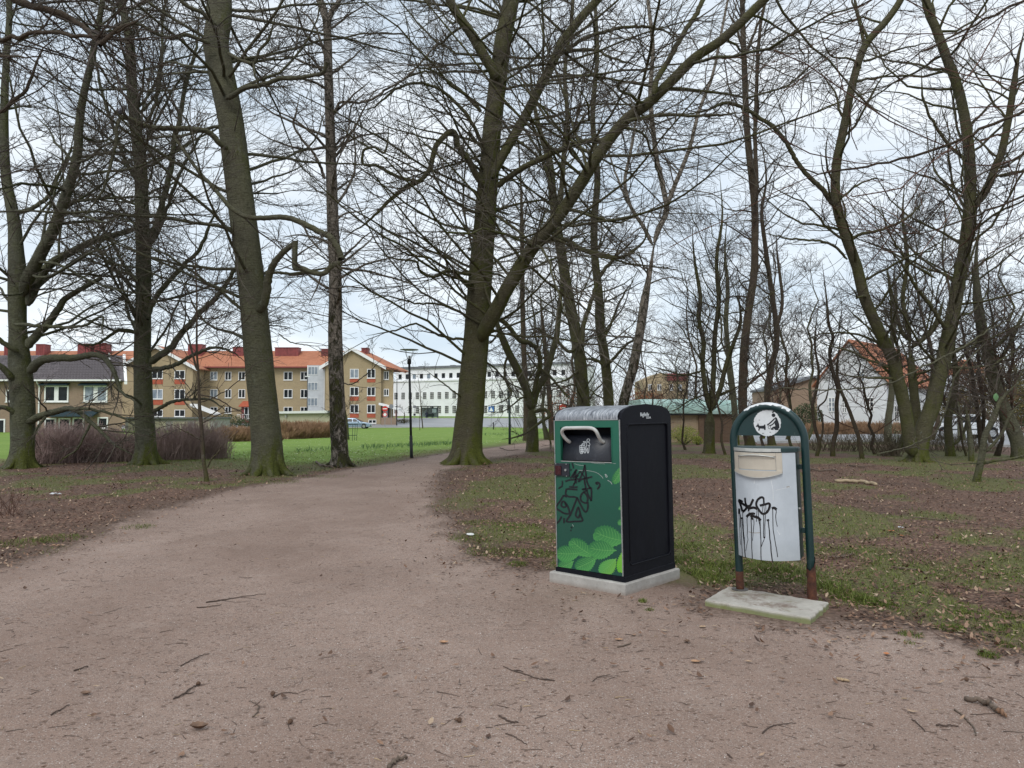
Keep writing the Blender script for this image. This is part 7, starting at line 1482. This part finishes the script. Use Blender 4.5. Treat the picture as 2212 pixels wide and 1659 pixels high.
# ---------------------------------------------------------------- cars
def car(label, loc, rz, paint, L=4.7, H=1.46, estate=True, Wd=1.76):
    o = empty('parked_car', loc, label, 'car', None, rz); h = L/2
    low = [(-h,.32),(-h+.04,.62),(-h+.10,.86),(-h+.5,.92),(h-1.25,.93),(h-.35,.78),(h-.04,.62),(h,.36),(h-.1,.24),(-h+.15,.24)]
    def pr(poly, y0, y1, name, m, tum=0., bev=.03, y0t=None):
        mb = MB(); n = len(poly); zmin = min(q[1] for q in poly); zmax = max(q[1] for q in poly)
        V = []
        for s_ in (-1, 1):
            for a, b_ in poly: k = (b_-zmin)/(zmax-zmin+1e-6); V.append((a, s_*(y1-tum*k), b_))
        mb.add(V, [tuple(range(n))[::-1], tuple(range(n, 2*n))]+[(i, (i+1) % n, n+(i+1) % n, n+i) for i in range(n)]); return mb.build(name, m, o, bevel=bev)
    pr(low, 0, Wd/2, 'body', paint, .04, .05)
    cab = [(-h+.14,.90),(-h+.42,H-.10),(-h+.75,H),(h-2.45,H),(h-2.1,H-.06),(h-1.25,.92)] if estate else [(-h+.75,.90),(-h+1.45,H-.05),(-h+1.8,H),(h-2.35,H),(h-2.05,H-.05),(h-1.2,.92)]
    pr(cab, 0, Wd/2-.05, 'cabin', paint, .20, .04)
    zz0, zz1 = .95, H-.13
    def gl(x0b, x1b, x0t, x1t, nm='side_window'):
        for s_ in (-1, 1):
            kb = (zz0-.9)/(H-.9); kt = (zz1-.9)/(H-.9); yb_ = (Wd/2-.05-.20*kb)+.008; yt = (Wd/2-.05-.20*kt)+.008
            V = [(x0b, s_*yb_, zz0),(x1b, s_*yb_, zz0),(x1t, s_*yt, zz1),(x0t, s_*yt, zz1)]; V += [(a, b_-s_*.02, c) for a, b_, c in V]
            MB().add(V, [(0,1,2,3),(7,6,5,4),(0,4,5,1),(1,5,6,2),(2,6,7,3),(3,7,4,0)]).build(nm, M_GL, o)
    if estate: gl(-h+.40,-h+1.2,-h+.62,-h+1.2); gl(-h+1.28,-h+2.2,-h+1.28,-h+2.2); gl(-h+2.28,h-1.5,-h+2.28,h-2.12)
    else: gl(-h+1.15,-h+2.1,-h+1.55,-h+2.1); gl(-h+2.18,h-1.45,-h+2.18,h-2.08)
    V = [(h-1.24,-Wd/2+.2,.96),(h-1.24,Wd/2-.2,.96),(h-2.02,Wd/2-.27,H-.1),(h-2.02,-Wd/2+.27,H-.1)]; MB().add([(a+.03, b_, c+.02) for a, b_, c in V]+V, [(0,1,2,3),(7,6,5,4),(0,4,5,1),(1,5,6,2),(2,6,7,3),(3,7,4,0)]).build('windscreen', M_GL, o)
    tyre = simple('tyre_rubber', (.015,.015,.016), .8); rim_ = simple('alloy_rim', (.4,.41,.42), .35, metal=.6)
    for x in (-h+.82, h-.86):
        for s_ in (-1, 1):
            y = s_*(Wd/2-.10); wl = MB().tube([(x, y-.1*s_, .315),(x, y+.11*s_, .315)], .315, 22).build('wheel', tyre, o); MB().tube([(x, y+.111*s_, .315),(x, y+.122*s_, .315)], .205, 16).build('rim', rim_, wl)
            MB().tube([(x, y+.02*s_, .33),(x, y+.085*s_, .33)], .375, 22).build('wheel_arch', M_POST, o)
    for s_ in (-1, 1):
        MB().box(h-.24, h-.015, s_*(Wd/2-.38)-.16, s_*(Wd/2-.38)+.16, .58, .72).build('headlight', simple('headlamp_glass', (.6,.62,.64), .15), o, bevel=.02)
        MB().box(-h+.01, -h+.12, s_*(Wd/2-.2)-.1, s_*(Wd/2-.2)+.1, .62, .84).build('tail_light', simple('tail_lamp_red', (.35,.02,.02), .3), o, bevel=.01)
        MB().box(h-1.7, h-1.55, s_*(Wd/2+.06)-.07, s_*(Wd/2+.06)+.07, .93, 1.06).build('mirror', paint, o, bevel=.02)
        MB().box(-h+.5, h-.5, s_*(Wd/2+.002)-.008, s_*(Wd/2+.002)+.008, .52, .57).build('side_moulding', M_POST, o)
    MB().box(h-.03, h+.02, -.5, .5, .36, .5).build('grille', M_POST, o); MB().box(h+.021, h+.03, -.26, .26, .40, .49).build('number_plate', M_PW, o)
    return o
b = W(770, 925, 106); b[0] -= .3; car('silver blue estate car parked beyond the lawn right of the birch', (b[0], 106, float(terrain(b[0], 106))+.02), 0, simple('silver_blue_paint', (.28,.36,.46), .28, .04, 3, metal=.35))
b = W(2072, 945, 45); car('white car parked across the right hand road behind the twin trunks', (b[0], 45, .02), PI, simple('white_car_paint', (.72,.74,.76), .25, .03, 3), 4.5, 1.42, False)

# ---------------------------------------------------------------- a pigeon, fallen wood, single leaves, litter
p = W(257, 247, 17.5); b0 = W(260, 251, flat(570, 1026)[1]-1.2); pg = empty('pigeon', b0+np.array([0, 0, .02]), 'grey pigeon perched on the broken stub of the leaning beech branch', 'pigeon')
M_PIG = simple('pigeon_feathers', (.13,.13,.15), .7, .3, 20)
Vb = [(-.16,0,-.02),(-.10,0,.02),(-.02,0,.07),(.05,0,.12),(.085,0,.17),(.10,0,.20),(.125,0,.205)]; MB().tube(Vb, [.006,.03,.062,.06,.034,.03,.008], 12).build('body', M_PIG, pg, True)
MB().tube([(.122,0,.203),(.145,0,.195)], [.006,.002], 6).build('beak', M_POST, pg); MB().hexa([(-.24,-.025,-.05),(-.14,-.03,-.03),(-.14,.03,-.03),(-.24,.025,-.05),(-.24,-.025,-.04),(-.14,-.03,-.012),(-.14,.03,-.012),(-.24,.025,-.04)]).build('tail', M_PIG, pg)
for s_ in (-1, 1): MB().tube([(.0,.02*s_,.03),(.0,.02*s_,-.02)], .005, 5).build('leg', M_DRED, pg); MB().tube([(-.15,.035*s_,.01),(-.06,.055*s_,.05),(.03,.05*s_,.09)], [.006,.026,.02], 8).build('wing', M_PIG, pg, True)
def stick(label, pts, r0, r1, m=None, sub=None, name='fallen_stick', cat='stick', lift=0.):
    P = np.array([[*flat(*q), 0] for q in pts]); P[:, 2] = zground(P[:, 0], P[:, 1])+r0*.9; base = P[0].copy(); C = catmull(P-base, max(8, 4*len(pts)))
    rg = np.random.default_rng(int(pts[0][0])); C[1:-1, :2] += rg.normal(0, r0*.5, (len(C)-2, 2)); C[1:-1, 2] += np.abs(rg.normal(0, r0*.6, len(C)-2))+lift*np.sin(np.linspace(0, PI, len(C)-2))
    if not sub: o = MB().tube(C, list(np.linspace(r0, r1, len(C))), 8).build(name, m or TW, None, True, loc=base); return tag(o, label, cat)
    root = empty(name, base, label, cat); MB().tube(C, list(np.linspace(r0, r1, len(C))), 8).build('main_stem', m or TW, root, True)
    for s_ in sub:
        Q_ = np.array([[*flat(*q), 0] for q in s_]); Q_[:, 2] = zground(Q_[:, 0], Q_[:, 1])+r1; MB().tube(catmull(Q_-base, 8), list(np.linspace(r1*.9, r1*.4, 8)), 6).build('side_shoot', m or TW, root, True)
    return root
M_STK1 = simple('grey_stick_bark', (.13,.095,.07), .85, .35, 30, bump=.5); M_SPL = simple('split_wood', (.22,.12,.07), .85, .4, 40)
stick('thick curved dead stick with a splintered end at the lower right', [(2092,1515),(2105,1520),(2125,1524),(2145,1535),(2158,1545)], .011, .010, M_STK1, None)
stick('splintered brown tip lying at the end of the thick curved stick', [(2156,1543),(2166,1548),(2174,1556)], .012, .004, M_SPL, None, 'splintered_wood')
stick('long thin twig left of the thick curved stick', [(2062,1536),(2078,1548),(2096,1566),(2106,1580),(2108,1591)], .004, .003, M_STK1)
stick('straight thin twig lying level at the lower right', [(2022,1569),(2045,1570),(2070,1571)], .004, .003); stick('short dark twig slanting beside the straight level twig', [(1970,1556),(1985,1568),(1998,1582)], .0028, .002)
stick('thin twig pointing at the thick curved stick', [(2096,1545),(2120,1545),(2150,1543)], .0018, .0012)
stick('bent twig with a fork on the gravel below the dog bin slab', [(1647,1586),(1660,1575),(1680,1567),(1705,1565),(1720,1563)], .0032, .0015, None, [[(1680,1567),(1700,1572),(1712,1577)]])
stick('pale peeled stick lying on the gravel below the dog bin', [(1808,1470),(1820,1472),(1834,1474)], .0075, .006, TWL)
stick('long pale broken branch lying on the leaves right of the dog bin', [(1805,1040),(1830,1042),(1860,1044),(1892,1050)], .032, .034, simple('pale_dead_wood', (.40,.31,.20), .85, .2, 8, bump=.4), None, 'fallen_branch', 'branch')
stick('grey dead branch lying near the pale broken branch', [(1748,1016),(1775,1019),(1800,1017),(1810,1021)], .022, .012, M_STK1, None, 'fallen_branch', 'branch'); stick('thin dark branch just above the pale broken branch', [(1835,1008),(1862,1010),(1892,1007)], .018, .008, M_STK1, None, 'fallen_branch', 'branch')
stick('knobbly dead branch on the soil right of the dog bin slab', [(1925,1228),(1955,1232),(1985,1236),(1998,1241)], .009, .006, M_STK1, None, 'fallen_branch', 'branch'); stick('forked dead branch on the muddy grass right of the dog bin', [(1790,1205),(1812,1206),(1830,1204),(1845,1199)], .009, .005, M_STK1, [[(1812,1206),(1826,1198),(1832,1194)]], 'fallen_branch', 'branch')
stick('long thin branch across the leaves at the right edge', [(1970,1118),(2020,1122),(2080,1130),(2150,1134)], .008, .004, M_STK1, None, 'fallen_branch', 'branch')
stick('large dark stick cut by the bottom edge left of centre', [(838,1662),(850,1652),(862,1645),(878,1642)], .0075, .006, M_STK1)
stick('long crooked twig on the gravel in front of the compactor bin', [(1087,1440),(1110,1450),(1135,1457),(1160,1466),(1198,1471)], .0022, .0045, None, [[(1110,1450),(1120,1449),(1130,1452)]])
stick('short thick stick below the compactor bin', [(1333,1399),(1348,1397),(1362,1391)], .0042, .004, M_STK1); stick('curved twig at the bottom centre', [(1092,1586),(1105,1590),(1122,1600),(1138,1610)], .0026, .0014)
stick('bowed brown twig left of the bottom centre', [(1078,1548),(1090,1556),(1105,1562),(1120,1562)], .0042, .003); stick('dark curved twig on the gravel at the lower left', [(375,1512),(392,1505),(408,1493),(425,1483)], .0042, .003, None, [[(400,1499),(412,1500),(420,1496)]])
stick('thin forked twig on the gravel below the compactor bin', [(1280,1474),(1292,1464),(1318,1459)], .0022, .0015, None, [[(1292,1464),(1312,1463),(1335,1460)]])
stick('long dark twig across the middle of the path', [(445,1301),(480,1296),(520,1290),(575,1284)], .0048, .002, None, [[(480,1296),(510,1300),(540,1298)],[(520,1290),(545,1292),(560,1296)]]); stick('second dark twig below the long twig in mid path', [(425,1312),(450,1311),(478,1306)], .004, .002)
stick('looped twig on the gravel at the lower left', [(545,1550),(556,1540),(560,1528),(548,1520),(538,1516)], .003, .0018, M_STK1); stick('wavy twig beside the brown seed husk', [(590,1508),(605,1500),(625,1497),(645,1500)], .0028, .0015)
stick('dark twig at the far left of the gravel', [(110,1548),(128,1538),(150,1526)], .0035, .002); stick('brown stick left of the gravel middle', [(160,1450),(190,1441)], .0045, .003); stick('crooked twig on the path before the leaning beech', [(390,1440),(410,1430),(432,1420),(452,1414)], .003, .002)
stick('thin branch lying on the leaf litter left of the path', [(540,970+60),(555,1030)], .006, .004) if False else None
stick('short curved dark stick on the leaves at the left', [(578,1970/1.8517-0),(590,1062)], .01, .006) if False else None
stick('dark fallen branch lying against the foot of the birch', [(682,1000),(688,1004),(700,1010),(720,1012)], .028, .02, M_STK1, [[(688,1004),(690,1006),(700,1013)]], 'fallen_branch', 'branch')
stick('dead branch stub reaching out left of the central beech foot', [(1080,968),(1100,975),(1120,972)], .02, .008, M_STK1, None, 'fallen_branch', 'branch')
def big_leaf(label, X, Y, s, c, a=0., curl=.5, name='fallen_leaf'):
    x, y = flat(X, Y); z = float(zground(np.array([x]), np.array([y]))[0])+.004; V = []; n = 9
    for i in range(n):
        t = i/(n-1); w_ = math.sin(PI*t**.8)**.8*.33*s*(1+.12*(i % 2)); u = (t-.5)*s
        for q, k in ((-1, 1), (0, 0), (1, 1)): V.append((u, q*w_, .012*s+abs(q)*w_*curl*.6+.18*s*(2*t-1)**2*curl))
    m = simple('leaf_'+name, c, .75, .3, 60); o = MB().add(V, [(3*i+k, 3*i+k+1, 3*i+k+4, 3*i+k+3) for i in range(n-1) for k in range(2)]).build(name, m, None, True, loc=(x, y, z)); o.rotation_euler[2] = a; return tag(o, label, 'leaf')
TN = (.40,.23,.13); BRW = (.16,.095,.06); OR = (.42,.16,.06)
big_leaf('tan leaf alone on the gravel below the central gap', 959, 1391, .055, TN, .3, .9); big_leaf('flat tan leaf on the gravel below the compactor bin corner', 1337, 1384, .05, TN, 0); big_leaf('curled brown leaf on gravel left of the dog bin slab', 1484, 1389, .05, BRW, 1.5, 1.); big_leaf('flat tan leaf on gravel lower left of the dog bin slab', 1503, 1432, .055, TN, .1)
big_leaf('pale leaf just below the dog bin slab', 1518, 1356, .05, (.40,.27,.17), .6); big_leaf('brown leaf on the gravel at the lower left', 185, 1502, .05, BRW, .2, .9); big_leaf('crumpled brown leaf at the lower left of the path', 430, 1577, .075, BRW, .2, 1.3); big_leaf('orange leaf in the grass right of the dog bin', 1925, 1148, .10, OR, .4, .7); big_leaf('second orange leaf below the first one right of the dog bin', 1948, 1158, .07, OR, 1.3, .7)
big_leaf('large cream leaf on the leaf litter at the right', 2140, 1155, .10, (.5,.42,.3), .9, .5); big_leaf('tan leaf lying on the left corner of the leafy ground', 121, 1180, .09, TN, .2, .5); big_leaf('brown leaf beneath the dog bin slab', 1912, 1380, .05, BRW, .4, .8); big_leaf('curled brown leaf on gravel right of the dog bin slab', 1915, 1385+30, .045, OR, 1.0, .8)
big_leaf('brown leaf in grass behind the left foot of the dog bin', 1560+32, 1255, .08, BRW, .3, .6); big_leaf('small brown leaf near the bottom centre of the gravel', 990, 1560, .04, BRW, .3, 1.1)
def husk(label, X, Y, r):
    x, y = flat(X, Y); z = float(zground(np.array([x]), np.array([y]))[0]); V = [(0,-r*.9,r*.5),(0,-r*.5,r*.8),(0,0,r),(0,r*.5,r*.8),(0,r*.9,r*.5)]
    o = MB().tube([(a+x*0, b_, c) for a, b_, c in V], [r*.3,r*.75,r*.95,r*.7,r*.2], 9).build('seed_husk', simple('husk_brown', (.14,.08,.05), .9, .4, 60, bump=.8), None, True, loc=(x, y, z)); o.rotation_euler[2] = random.uniform(0, 3); return tag(o, label, 'seed husk')
husk('round brown seed husk on the gravel at the bottom centre', 992, 1576-15, .012); husk('brown seed husk at the left end of the wavy twig', 589, 1503, .012); husk('round brown seed husk below the looped twig', 627, 1564, .012); husk('brown seed husk on the lower right gravel', 2088, 1471, .011); husk('small seed husk at the end of the dark curved twig', 428, 1481, .011)
x, y = flat(1016, 1159); o = MB().tube([(0,0,0),(0,0,.006),(0,0,.010)], [.040,.043,.028], 24).build('plastic_lid', simple('white_plastic', (.72,.72,.70), .4, .05, 20), None, loc=(x, y, float(zground(np.array([x]), np.array([y]))[0])+.012)); o.rotation_euler = (.12, .05, 0); tag(o, 'small round white plastic lid in the grass left of the compactor bin', 'litter')
for X, Y, s_, lab in ((120,1071,.16,'crumpled pale plastic scrap on the leaves at the far left'),(1835,1043,.0,'') ,(470,1043,.09,'') ,(1946,1141,.06,'white scrap of paper on the leaves right of the dog bin')):
    if not lab: continue
    x, y = flat(X, Y); rg = np.random.default_rng(X); V = []; n = 6
    for i in range(n):
        for k in range(n): V.append(((i/(n-1)-.5)*s_, (k/(n-1)-.5)*s_*.5, abs(rg.normal(0, s_*.10))+.01))
    tag(MB().add(V, [(i*n+k, (i+1)*n+k, (i+1)*n+k+1, i*n+k+1) for i in range(n-1) for k in range(n-1)]).build('litter_scrap', simple('pale_litter', (.55,.56,.58), .5), None, loc=(x, y, float(zground(np.array([x]), np.array([y]))[0])+.01)), lab, 'litter')
# the one green leaf still hanging on the crooked tree
d = flat(2110, 1041)[1]; p = W(2152, 860, d-.3); V = []
for i in range(7):
    t = i/6; w_ = math.sin(PI*t**.85)*.055
    for q in (-1, 0, 1): V.append((q*w_, abs(q)*.01, -t*.17))
tag(MB().add(V, [(3*i+k, 3*i+k+1, 3*i+k+4, 3*i+k+3) for i in range(6) for k in range(2)]).build('green_leaf', simple('fresh_leaf', (.12,.24,.10), .6, .15, 30), None, True, loc=(p[0], p[1], p[2]+.1)), 'single green leaf hanging on the crooked lichen grey tree', 'leaf')
